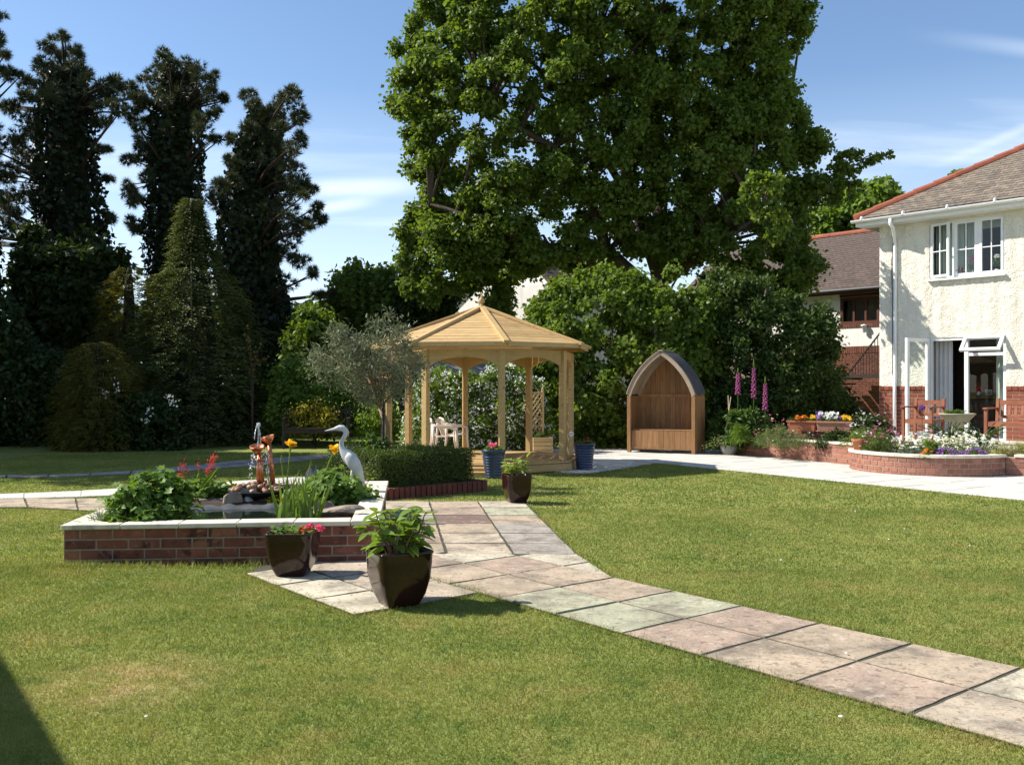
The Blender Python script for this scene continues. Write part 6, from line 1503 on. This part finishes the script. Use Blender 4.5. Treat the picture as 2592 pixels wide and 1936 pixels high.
# ------------------------------------------------------------------ trees and shrubs
def base_at(x, D): return Vector(((x - 1106) / 2048 * D, D, 0))
def limbs(parent, fork, C, mat, k=.5, r0=.07, bow=.5, name='branches'):
    b = MB(); o = Vector(parent.location); fk = [Vector(f) for f in fork]
    for c in C:
        if rng.random() > k: continue
        c = Vector(c); f = min(fk, key=lambda q: (q - c).length + max(0, q.z - c.z + .5) * 1.5); L_ = (c - f).length
        m_ = f.lerp(c, .5) + Vector((U(-.1, .1), U(-.1, .1), bow * .18 * L_)); rr = r0 * min(1, .35 + L_ / 6)
        b.tube([f - o, m_ - o, c - o], [rr, rr * .6, rr * .22], 5)
    return b.build(name, mat, parent, smooth=True)
def broadleaf(name, label, cat, outline, D, depth, n, rpx, per, size, mat, stems, stemr=.2, mat_b=None, T=T_KITE, ratio=.75, shell=.5, inner=.3, k=.5, group=None, up=.4, flat=.75, fore=None, dmax=None, extra=None):
    """a tree or shrub: trunk (with limbs) and crown filling the given outline; stems = list of point lists (picture x, y, depth offset)"""
    bx = stems[0][0]; b = base_at(bx[0], D + bx[2])
    t = thing(name, label, cat, b, 0, group)
    C = volume(outline, D, depth, n, rpx, shell, dmax)
    r = rpx / 2048 * D
    cl = Cloud().clumps(C, r * (.85 + .7 * rng.random(len(C))), per, size, ratio, T, flat, up, inner)
    # loose leaves soften the clumps
    m_ = int(len(C) * per * .12); i = rng.integers(0, len(C), m_); cl.add(C[i] + rdirs(m_) * r * 1.25, rdirs(m_), unit(rdirs(m_) + np.array([0, 0, .6])), size, size * ratio, T)
    cl.build('crown', mat, t)
    paths = []; forks = []
    for s in stems:
        pts = [d3(x, y, D + o) for x, y, o in s]
        if s is stems[0] or abs(s[0][1] - 2000) < 1: pts[0].z = -.1
        nn = len(pts); rr = stemr * (1 if s is stems[0] else .7)
        paths.append((pts, [rr * (1 - .75 * i / max(1, nn - 1)) for i in range(nn)])); forks += pts[1:]
        for a, q in zip(pts[1:], pts[2:]): forks.append(a.lerp(q, .5))
    tree_trunk(t, paths, mat_b or M_bark, n=9)
    limbs(t, forks, C, mat_b or M_bark, k, stemr * .28)
    return t, C
BIG = [(905, -60), (905, 0), (880, 55), (848, 90), (826, 150), (840, 200), (832, 240), (852, 270), (872, 320), (858, 355), (895, 400), (885, 440), (848, 488), (868, 535), (848, 575), (870, 640), (935, 668), (1000, 645), (1060, 628), (1130, 605), (1200, 592), (1280, 600), (1340, 565), (1450, 600), (1550, 630), (1650, 645), (1740, 645), (1785, 565), (1745, 510), (1765, 450), (1795, 405), (1780, 350), (1792, 310), (1770, 265), (1742, 220), (1718, 130), (1750, 75), (1772, 0), (1772, -60), (1700, -200), (1500, -320), (1250, -340), (1050, -250)]
BD = 26.4
bigst = [[(1420, 2000, 0), (1420, 800, 0), (1425, 560, 0), (1430, 380, 0), (1410, 120, .2), (1380, -150, .4)], [(1425, 600, 0), (1380, 470, -.3), (1330, 300, -.8), (1290, 80, -1)], [(1420, 640, .1), (1310, 540, -.6), (1275, 430, -1.0), (1200, 320, -1.4), (1050, 240, -1.6)], [(1430, 580, 0), (1480, 450, .3), (1540, 280, .4), (1590, 60, .6)], [(1435, 600, .2), (1540, 470, .8), (1640, 350, 1.2), (1700, 250, 1.2)], [(1300, 560, -.6), (1190, 540, -1.2), (1050, 480, -1.6), (930, 440, -1.6)], [(1430, 560, .4), (1360, 430, 1.6), (1250, 250, 2.2)], [(1440, 600, -.3), (1540, 530, -1.2), (1640, 470, -1.6)]]
big, CB = broadleaf('broadleaf_tree', 'huge leafy deciduous tree towering over the gazebo and the garden', 'tree', BIG, BD, 3.4, 1500, 18, 230, .115, L_big, bigst, .30, None, T_KITE, .85, .8, .2, .22)
BRN = [(1770, 400), (1795, 330), (1830, 312), (1880, 325), (1936, 322), (1938, 345), (1895, 352), (1865, 385), (1862, 425), (1830, 440), (1790, 450)]
LB = [(1590, 400), (1640, 360), (1700, 375), (1725, 450), (1690, 530), (1610, 520)]; CL = volume(LB, 20.6, .6, 20, 18, .7); Cloud().clumps(CL, .17, 90, .105, .85, T_KITE, .75, .4, .25).build('crown', L_big, big); limbs(big, [d3(1560, 520, BD - 2.4), d3(1610, 470, 22), d3(1650, 440, 20.8)], CL, M_bark, .5, .05)  # leaf cluster added ahead of the main crown to shade the house corner
C = volume(BRN, 25.6, .7, 44, 13, .5); Cloud().clumps(C, .13, 46, .11, .85, T_KITE, .7, .3, .2).build('crown', L_big, big); limbs(big, [d3(1720, 440, 25.8), d3(1800, 400, 25.6), d3(1850, 350, 25.6)], C, M_bark, .8, .04)

HZ = [(1120, 700), (1150, 640), (1205, 600), (1280, 565), (1350, 580), (1430, 562), (1500, 585), (1550, 640), (1580, 740), (1560, 900), (1540, 985), (1300, 990), (1190, 975), (1150, 880), (1105, 770)]
broadleaf('hazel_bush', 'big light green leafy bush behind the gazebo and the arbour', 'shrub', HZ, 21.6, 1.6, 330, 19, 150, .105, L_hazel, [[(1330, 2000, 0), (1330, 850, 0), (1320, 700, 0)], [(1340, 2000, .3), (1400, 820, .2), (1450, 680, .2)], [(1320, 2000, -.2), (1260, 830, -.2), (1220, 700, -.3)]], .07, None, T_KITE, .85, .7, .3, .5)
WP = [(1500, 630), (1530, 570), (1600, 575), (1660, 590), (1720, 630), (1775, 640), (1815, 700), (1832, 790), (1825, 880), (1800, 960), (1700, 990), (1560, 990), (1490, 930), (1480, 760)]
broadleaf('weeping_tree', 'dark drooping shrub like tree between the arbour and the house', 'tree', WP, 21.8, 1.5, 300, 18, 150, .10, L_weep, [[(1650, 2000, 0), (1650, 820, 0), (1640, 700, 0)], [(1655, 2000, .2), (1720, 800, .2), (1750, 720, .2)]], .09, None, T_KITE, .6, .7, .3, .5, up=.15)
HWP = [(860, 985), (868, 870), (905, 810), (960, 785), (1020, 800), (1080, 780), (1150, 800), (1190, 860), (1205, 985)]
haw, C = broadleaf('hawthorn', 'hawthorn thick with white blossom behind the gazebo', 'shrub', HWP, 20.0, .9, 230, 16, 95, .075, L_hazel, [[(1010, 2000, 0), (1010, 920, 0), (1000, 850, 0)], [(1020, 2000, 0), (1080, 910, .1), (1110, 850, .1)]], .06, None, T_KITE, .8, .7, .35, .4)
fr = C[(C[:, 1] < 20.2)]; n = 2300; i = rng.integers(0, len(fr), n); ctr = fr[i] + rdirs(n) * .19 - np.array([0, .03, 0]); keep = (ctr[:, 2] < 1.75 + .25 * rng.normal(size=n)); ctr = ctr[keep]
fc = Cloud(); j = np.repeat(np.arange(len(ctr)), 4); fc.add(ctr[j] + rng.normal(size=(len(j), 3)) * .022, rdirs(len(j)), unit(rdirs(len(j)) + np.array([0, -.6, .5])), .036, .034, T_KITE); fc.build('blossom', P_white, haw)

bk = 'trees beyond the gazebo'
broadleaf('bushy_tree', 'bright green leafy tree beyond the lawn left of the white gable', 'tree', [(690, 760), (695, 640), (725, 590), (765, 562), (800, 575), (850, 568), (880, 620), (890, 700), (880, 790), (700, 800)], 30, 2.0, 150, 20, 105, .18, L_big, [[(790, 2000, 0), (790, 780, 0), (785, 680, 0)], [(790, 760, 0), (750, 680, 0), (740, 630, 0)], [(790, 760, 0), (840, 680, .2), (850, 620, .2)]], .14, None, T_KITE, .8, .6, .3, .4)
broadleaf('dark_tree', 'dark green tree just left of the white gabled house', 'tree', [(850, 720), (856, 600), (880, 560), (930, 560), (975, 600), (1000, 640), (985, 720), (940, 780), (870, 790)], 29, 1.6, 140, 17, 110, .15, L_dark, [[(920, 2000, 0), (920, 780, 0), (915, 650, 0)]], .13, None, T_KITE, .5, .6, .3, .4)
broadleaf('small_tree', 'thin reddish green tree before the white gabled house', 'tree', [(1030, 720), (1040, 640), (1060, 590), (1100, 560), (1140, 590), (1110, 640), (1110, 720), (1060, 760)], 27.5, .8, 40, 17, 70, .14, L_big, [[(1070, 2000, 0), (1072, 760, 0), (1080, 650, 0)], [(1072, 740, 0), (1050, 660, .1)]], .06, None, T_KITE, .8, .6, .2, .9)
broadleaf('pale_bush', 'bright pale green bush behind the olive tree', 'shrub', [(560, 940), (565, 830), (590, 780), (640, 760), (700, 775), (760, 800), (800, 860), (800, 950)], 22.5, 1.1, 130, 17, 95, .09, L_bright, [[(680, 2000, 0), (680, 900, 0), (670, 840, 0)]], .05, None, T_KITE, .7, .6, .3, .4)
broadleaf('green_bush', 'mid green bush rising behind the pale bush', 'shrub', [(600, 860), (610, 740), (640, 660), (670, 640), (700, 660), (730, 700), (760, 780), (770, 860)], 25.5, 1.2, 110, 18, 95, .12, L_hazel, [[(690, 2000, 0), (690, 840, 0), (680, 730, 0)]], .06, None, T_KITE, .75, .6, .3, .4)
broadleaf('yellow_shrub', 'golden yellow shrub above the dark bench', 'shrub', [(610, 945), (620, 890), (655, 862), (700, 858), (735, 880), (750, 940)], 21.4, .5, 44, 13, 70, .06, L_yellow, [[(680, 2000, 0), (680, 930, 0), (678, 900, 0)]], .03, None, T_KITE, .7, .6, .3, .4)
broadleaf('low_shrub', 'pale green shrub to the right of the dark bench', 'shrub', [(760, 955), (770, 880), (810, 850), (860, 870), (880, 955)], 21.5, .6, 44, 14, 80, .07, L_bright, [[(820, 2000, 0), (820, 920, 0), (818, 890, 0)]], .03, None, T_KITE, .6, .6, .3, .4)
broadleaf('far_tree', 'sunlit pale green tree above the dark tiled roof', 'tree', [(1740, 520), (1760, 450), (1800, 410), (1850, 400), (1875, 392), (1910, 385), (1960, 412), (1960, 430), (1900, 470), (1880, 530), (1780, 560)], 40, 2, 80, 17, 100, .28, L_bright, [[(1840, 2000, 0), (1840, 620, 0), (1850, 470, 0)]], .2, None, T_KITE, .7, .6, .3, .4)
broadleaf('far_tree', 'small leafy tree top peeping over the red hip tiles', 'tree', [(2020, 440), (2035, 395), (2060, 365), (2085, 360), (2100, 385), (2100, 440)], 44, 1.2, 26, 12, 60, .28, L_big, [[(2065, 2000, 0), (2065, 500, 0), (2070, 400, 0)]], .2, None, T_KITE, .7, .6, .3, .4)
broadleaf('laurel', 'low glossy green shrub beside the left leg of the arbour', 'shrub', [(1240, 975), (1250, 930), (1290, 900), (1340, 915), (1362, 975)], 21.2, .5, 40, 13, 60, .09, L_hazel, [[(1300, 2000, 0), (1300, 950, 0), (1300, 930, 0)]], .03, None, T_KITE, .6, .6, .3, .4)
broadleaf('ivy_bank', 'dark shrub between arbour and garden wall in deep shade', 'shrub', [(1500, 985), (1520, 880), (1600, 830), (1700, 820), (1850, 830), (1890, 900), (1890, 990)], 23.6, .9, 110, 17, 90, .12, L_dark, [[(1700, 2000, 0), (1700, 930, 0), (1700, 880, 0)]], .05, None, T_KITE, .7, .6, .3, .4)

# ---- the tall ivy clad pines on the left
def pine(label, D, clumps, column, trunk, per=34, seed=0, ivyn=9000, group='tall ivy clad pines'):
    """clumps: (x, y, r) tufted boughs; column: (x, y, half width) outline of the ivy clad trunk, top to ground"""
    b = base_at(column[-1][0], D); t = thing('pine_tree', label, 'tree', b, 0, group)
    C = []; Rr = []; 
    for x, y, r in clumps:
        m_ = max(3, int(r / 4.2))
        for k in range(m_):
            a = U(0, 6.28); q = r * .8 * math.sqrt(U(0, 1)); dd = U(-1.4, 1.4)
            dd = max(-2.6, min(2.6, R.gauss(0, 1.0))); C.append(d3(x + q * math.cos(a), y + q * math.sin(a) * .8, D + dd)); Rr.append(r / 2048 * D * U(.26, .5))
    C = np.array([tuple(c) for c in C]); Rr = np.array(Rr)
    Cloud().tufts(C, Rr, int(per * .62), 12, .19, .020).build('crown', L_pine, t)
    # ivy
    ys = np.array([c[1] for c in column], float); xs = np.array([c[0] for c in column], float); ws = np.array([c[2] for c in column], float)
    y = ys[0] + (ys[-1] - ys[0]) * rng.random(ivyn); x = np.interp(y, ys, xs); w = np.interp(y, ys, ws); a = rng.random(ivyn) * 2 * np.pi
    z = H + (835.5 - y) / 2048 * D; k = np.array([1 + .30 * noise.noise(Vector((math.cos(q) * 1.5, math.sin(q) * 1.5, h * .55 + seed))) for q, h in zip(a, z)]); rr = w / 2048 * D * k * (1 - .25 * rng.random(ivyn) ** 2)
    pos = np.stack([(x - 1106) / 2048 * D + rr * np.cos(a), D + rr * np.sin(a), z], 1); o = np.stack([np.cos(a), np.sin(a), 0 * a + .3], 1)
    Cloud().add(pos, unit(rdirs(ivyn) - np.array([0, 0, .4])), unit(o + .7 * rdirs(ivyn)), .17 * (.6 + .8 * rng.random(ivyn)), .16, T_KITE).build('ivy', L_ivy, t)
    pts = [d3(c[0], c[1], D) for c in column[::-1]] + [d3(trunk[0], trunk[1], D)]; pts[0].z = -.1
    tree_trunk(t, [(pts, [max(.03, .40 - .38 * i / (len(pts) - 1)) for i in range(len(pts))]), ], M_barkred, n=10)
    core = MB(); o_ = Vector(b); cp = [d3(c[0], c[1], D) - o_ for c in column]; core.tube(cp, [max(.1, c[2] / 2048 * D * .62) for c in column], 12); core.build('ivy_stems', pm('ivy_stem', (.014, .016, .009), (.028, .026, .015), .95, 8), t, smooth=True)
    limbs(t, pts, C[::1], M_barkred, .55, .075, .35)
    return t
pine('left of the three tall ivy clad pines, tallest with boughs to its left', 29, [(125, 85, 20), (100, 108, 22), (150, 118, 28), (112, 148, 38), (172, 150, 34), (70, 195, 34), (110, 210, 48), (190, 182, 40), (240, 185, 34), (270, 192, 24), (30, 242, 30), (72, 272, 42), (20, 300, 34), (222, 215, 34), (256, 236, 24), (8, 380, 38), (62, 340, 42), (40, 422, 42), (28, 482, 38), (-10, 440, 35), (222, 262, 22), (226, 322, 18), (62, 540, 42), (300, 215, 20), (285, 245, 16), (-30, 330, 40), (-30, 520, 40), (232, 385, 14), (236, 470, 13)],
     [(140, 150, 34), (142, 260, 62), (145, 420, 74), (150, 560, 84), (155, 700, 92), (160, 1000, 95)], (130, 135), 40, 1)
pine('middle one of the three tall ivy clad pines', 29.6, [(362, 122, 20), (390, 138, 30), (350, 150, 26), (422, 165, 30), (460, 172, 18), (330, 172, 28), (400, 200, 44), (440, 212, 30), (340, 220, 38), (308, 215, 28), (480, 215, 16), (300, 262, 28), (350, 272, 38), (432, 262, 38), (466, 252, 20), (310, 312, 24), (290, 350, 24), (320, 330, 28), (284, 410, 22), (298, 440, 22), (285, 482, 20), (330, 380, 32), (300, 500, 15), (470, 300, 16), (300, 225, 18)],
     [(385, 160, 36), (382, 260, 52), (380, 400, 58), (376, 540, 64), (380, 760, 70), (385, 1000, 70)], (375, 165), 40, 2)
pine('right of the three tall ivy clad pines, its top leaning right', 28.4, [(535, 205, 16), (545, 226, 18), (640, 206, 22), (612, 220, 28), (572, 245, 34), (640, 250, 26), (600, 270, 44), (540, 272, 28), (560, 320, 48), (622, 322, 28), (645, 302, 20), (510, 302, 20), (500, 350, 24), (640, 352, 22), (600, 382, 38), (650, 392, 26), (672, 402, 20), (640, 432, 28), (680, 456, 20), (660, 482, 22), (692, 476, 12), (630, 502, 32), (600, 462, 42), (470, 420, 38), (492, 402, 32), (500, 482, 28), (612, 552, 38), (650, 562, 20), (672, 592, 14), (600, 620, 40), (690, 640, 14), (720, 640, 12)],
     [(575, 240, 34), (560, 330, 52), (540, 430, 64), (535, 560, 70), (545, 680, 84), (560, 780, 92), (565, 1000, 96)], (590, 235), 40, 3)
pine('pine at the left edge of the picture with boughs reaching into it', 27.5, [(-8, 40, 22), (-20, 90, 30), (4, 120, 12), (-10, 160, 24), (25, 160, 20), (50, 172, 16), (-50, 120, 50), (-60, 220, 60), (-50, 340, 60), (-60, 20, 50), (-30, 270, 30)],
     [(-80, 60, 30), (-85, 300, 60), (-85, 600, 75), (-85, 1000, 80)], (-80, -30), 34, 4)
# ---- conifers in front of the pines
def conifer(name, label, D, outline_w, top, mat, n, size, seed=0, lead=True):
    """drooping flat sprays on a leader; outline_w = [(y, half width)] in picture units"""
    b = base_at(top[2], D); t = thing(name, label, 'tree', b)
    ys = np.array([q[0] for q in outline_w], float); ws = np.array([q[1] for q in outline_w], float)
    y = ys[0] + (ys[-1] - ys[0]) * rng.random(n) ** .75; w = np.interp(y, ys, ws) / 2048 * D
    a = rng.random(n) * 2 * np.pi; z = H + (835.5 - y) / 2048 * D
    lump = np.array([1 + .48 * noise.noise(Vector((math.cos(q) * 2.2, math.sin(q) * 2.2, h * 1.5 + seed * 7))) + .12 * noise.noise(Vector((q * 3, h * 4, seed))) for q, h in zip(a, z)])
    rr = w * lump * (.62 + .42 * rng.random(n)); xc = np.interp(y, ys, np.linspace(top[0], top[2], len(ys)))
    pos = np.stack([(xc - 1106) / 2048 * D + rr * np.cos(a), D + rr * np.sin(a), z], 1)
    out = np.stack([np.cos(a), np.sin(a), np.full(n, -.12)], 1)
    m_ = 7; i = np.repeat(np.arange(n), m_); f = np.tile(np.linspace(0, 1, m_), n)[:, None]; sgn = np.tile(np.array([1, -1] * m_)[:m_], n)[:, None]
    side = np.stack([-np.sin(a), np.cos(a), 0 * a], 1); L_ = size * (.7 + .6 * rng.random(n))[i][:, None]
    up_ = np.repeat((.55 * rng.random(n))[:, None], m_, 0) if False else (.55 * rng.random(n))[i][:, None]
    p = pos[i] + out[i] * f * L_ + np.array([0, 0, 1.]) * (up_ * f - .55 * f ** 2) * L_
    Cloud().add(p, unit(out[i] + side[i] * sgn * .9 + .25 * rdirs(len(i))), unit(np.array([[0, 0, 1.]]) + .6 * out[i] + .35 * rdirs(len(i))), size * .55 * (1.1 - .6 * f[:, 0]), size * .12, T_KITE).build('crown', mat, t)
    ye = top[1] + (10 if lead else 70); pts = [Vector(b) + Vector((0, 0, -.1)), d3(top[0] * .4 + top[2] * .6, max(ye + 20, 700), D), d3(top[0], ye, D)]
    tree_trunk(t, [(pts, [.13, .07, .012])], M_bark, n=7)
    if lead: tree_trunk(t, [([d3(top[0] + 2, 690, D - .75), d3(top[0] + 1, 600, D - .45), d3(top[0], top[1] + 4, D - .05)], [.02, .016, .006])], M_cane, 'leader', 5)
    core = MB(); cp = [d3(np.interp(q[0], ys, np.linspace(top[0], top[2], len(ys))), q[0], D) - b for q in outline_w]; core.tube(cp, [max(.02, q[1] / 2048 * D * (.34 if lead else .2)) for q in outline_w], 12); core.build('inner_twigs', MATS['ivy_stem'], t, smooth=True)
    return t
conifer('cypress_tree', 'feathery light green cypress with a bare leader before the pines', 22.5, [(430, 2), (470, 13), (520, 26), (570, 38), (595, 62), (640, 88), (720, 112), (820, 128), (920, 140), (995, 140)], (412, 425, 435), L_cyp, 6500, .26, 1)
conifer('golden_conifer', 'yellowish green rounded conifer between the left pines', 24, [(578, 10), (600, 36), (640, 54), (700, 60), (780, 62), (900, 62), (995, 60)], (278, 575, 280), L_gold, 3400, .20, 2, False)
conifer('dwarf_conifer', 'dark golden dome shaped conifer in the shade on the left', 20.3, [(740, 14), (765, 46), (810, 66), (870, 76), (940, 80), (1000, 78)], (212, 738, 215), L_gold, 3800, .17, 3, False)
broadleaf('sycamore', 'dark broad leaved young sycamore at the foot of the left pine', 'tree', [(15, 640), (30, 560), (20, 500), (60, 480), (130, 520), (200, 490), (250, 500), (285, 530), (280, 600), (240, 660), (180, 760), (40, 760)], 26.4, 1.6, 150, 19, 90, .20, L_dark, [[(150, 2000, 0), (150, 780, 0), (140, 640, 0)], [(150, 760, 0), (210, 640, 0), (240, 560, 0)]], .10, None, T_STAR, .95, .6, .3, .5)
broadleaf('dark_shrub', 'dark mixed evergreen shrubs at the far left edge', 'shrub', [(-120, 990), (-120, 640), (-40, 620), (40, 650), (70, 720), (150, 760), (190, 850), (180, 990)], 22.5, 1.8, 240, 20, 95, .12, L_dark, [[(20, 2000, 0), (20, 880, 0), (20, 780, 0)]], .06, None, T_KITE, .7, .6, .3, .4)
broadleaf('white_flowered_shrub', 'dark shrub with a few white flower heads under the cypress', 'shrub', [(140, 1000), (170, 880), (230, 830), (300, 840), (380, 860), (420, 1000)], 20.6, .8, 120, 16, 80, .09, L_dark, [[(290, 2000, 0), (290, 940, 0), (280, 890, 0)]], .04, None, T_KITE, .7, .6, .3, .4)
t = COL.objects['white_flowered_shrub']
for x, y in ((225, 848), (250, 838), (365, 855), (372, 872), (315, 905), (322, 890)):
    q = d3(x, y, 19.75); n = 12; fc = Cloud(); fc.add(np.array([tuple(q)]) + rng.normal(size=(n, 3)) * .05, rdirs(n), rdirs(n), .05, .045, T_ROUND); fc.build('flower_head', P_white, t)['kind'] = 'stuff'
broadleaf('dark_shrub', 'dark evergreen shrub under the right tall pine behind the cypress', 'shrub', [(470, 990), (480, 860), (520, 800), (560, 820), (590, 900), (600, 990)], 24.5, 1.0, 90, 18, 80, .11, L_dark, [[(530, 2000, 0), (530, 920, 0), (530, 860, 0)]], .05, None, T_KITE, .7, .6, .3, .4)
# reddish young growth beside the cypress
t = thing('rose_briar', 'thin reddish shoots standing before the dark pine', 'plant', base_at(545, 21.5)); b = MB(); o = Vector(t.location); cl = Cloud()
for x0, y0, x1, y1 in ((545, 800, 535, 700), (545, 800, 565, 735), (548, 790, 580, 770), (542, 780, 528, 715)):
    p0, p1 = d3(x0, y0, 21.5), d3(x1, y1, 21.5); b.tube([Vector((0, 0, 0)), p0 - o, p1 - o], [.014, .01, .004], 5); n = 26; f = rng.random((n, 1)); cl.add(np.array([tuple(p0)]) + f * np.array([tuple(p1 - p0)]) + rng.normal(size=(n, 3)) * .03, rdirs(n), rdirs(n), .07, .05)
b.build('stems', M_barkred, t); cl.build('leaves', leafm('briar_leaf', (.13, .09, .02), (.24, .16, .05), .3, .5), t)

# ---- trees added outside the picture to the left, whose shade lies over the left of the garden
for (x, D, h, r, lab, mt) in ((-14.6, 17.6, 11.5, 3.2, 'tall dark tree added for shade left of the garden beyond the picture', L_dark), (-21, 23, 14, 4.2, 'big dark tree added for shade left of the pines beyond the picture', L_dark), (-15.6, 22.8, 9.0, 2.6, 'dark tree added for shade beside the left edge pine beyond the picture', L_dark)):
    t = thing('shade_tree', lab, 'tree', (x, D, 0)); n = 170; d = rdirs(n); q = (.55 + .45 * rng.random((n, 1)))
    C = d * q * np.array([r, r, h * .44]) + np.array([x, D, h * .56]); Cloud().clumps(C, .75, 110, .26, .8, T_KITE, .8, .4, .3).build('crown', mt, t)
    tree_trunk(t, [([(x, D, -.1), (x + .1, D, h * .4), (x, D + .1, h * .8)], [.35, .25, .1])], M_bark); limbs(t, [(x, D, h * .3), (x, D, h * .5), (x, D, h * .7)], C, M_bark, .4, .1)
# ---- the far wood closing the view between the trees
cl = Cloud(); C = []
for i in range(420):
    x = U(-34, 30); D = 44 + U(-3, 3); hh = 4.6 + 1.6 * noise.noise(Vector((x * .12, 0, 0))) + .8 * noise.noise(Vector((x * .5, 3, 0)))
    C.append((x, D, hh * math.sqrt(U(0.01, 1))))
cl.clumps(np.array(C), 1.0, 75, .42, .8, T_KITE, .8, .4, .3); o = cl.build('far_wood', L_dark); tag(o, 'dark green wood beyond the garden', 'wood', None, 'stuff')
# daisies in the lawn
dm = MB(); [dm.blob((0, 0, .0), (.009, .009, .004), 7)]
dme = dm.mesh('daisy', P_white)
for px, py in ((1900, 1360), (1977, 1425), (2142, 1665), (1840, 1238), (2165, 1300), (1520, 1242), (1430, 1190), (2290, 1345), (2455, 1388), (1700, 1250), (2250, 1372), (1590, 1225), (370, 1828), (2128, 1828)):
    c = g(px, py); c.z = .026; o = obj('daisy', dme, None, c, (0, 0, U(0, 6))); s = U(.8, 1.3); o.scale = (s, s, s); tag(o, 'tiny white daisy in the mown lawn', 'flower', 'daisies in the lawn')
# ---- unseen building added beside the camera to throw the straight lower left shadow
gr_ = thing('shadow_building', 'pale building added for its shadow outside the picture beside the camera', 'building', (0, 0, 0))
eh = 2.6; off = eh / math.tan(SUN_EL); e0_ = g(0, 1700) - Vector((SUN_H.x, SUN_H.y, 0)) * off; e1_ = g(135, 1936) - Vector((SUN_H.x, SUN_H.y, 0)) * off
dd_ = (e1_ - e0_).normalized(); nn_ = Vector((dd_.y, -dd_.x, 0));
if nn_.x > 0: nn_ = -nn_
f0 = e0_ - dd_ * .6; f1 = e0_ + dd_ * 6.5
MB().prism([tuple((f0 + nn_ * .3)[:2]), tuple((f1 + nn_ * .3)[:2]), tuple((f1 + nn_ * 4)[:2]), tuple((f0 + nn_ * 4)[:2])][::1], 0, eh - .06).build('wall', M_render2, gr_)
MB().prism([tuple(p[:2]) for p in (f0 - dd_ * .25, f1, f1 + nn_ * 4.3, f0 - dd_ * .25 + nn_ * 4.3)], eh - .06, eh + .06).build('roof', M_felt, gr_)

n_tri = sum(sum(len(p.vertices) - 2 for p in o.data.polygons) if len(o.data.polygons) < 3000 else len(o.data.polygons) for o in COL.objects if o.type == 'MESH')
print('TRIS', n_tri, 'OBJECTS', len(COL.objects))
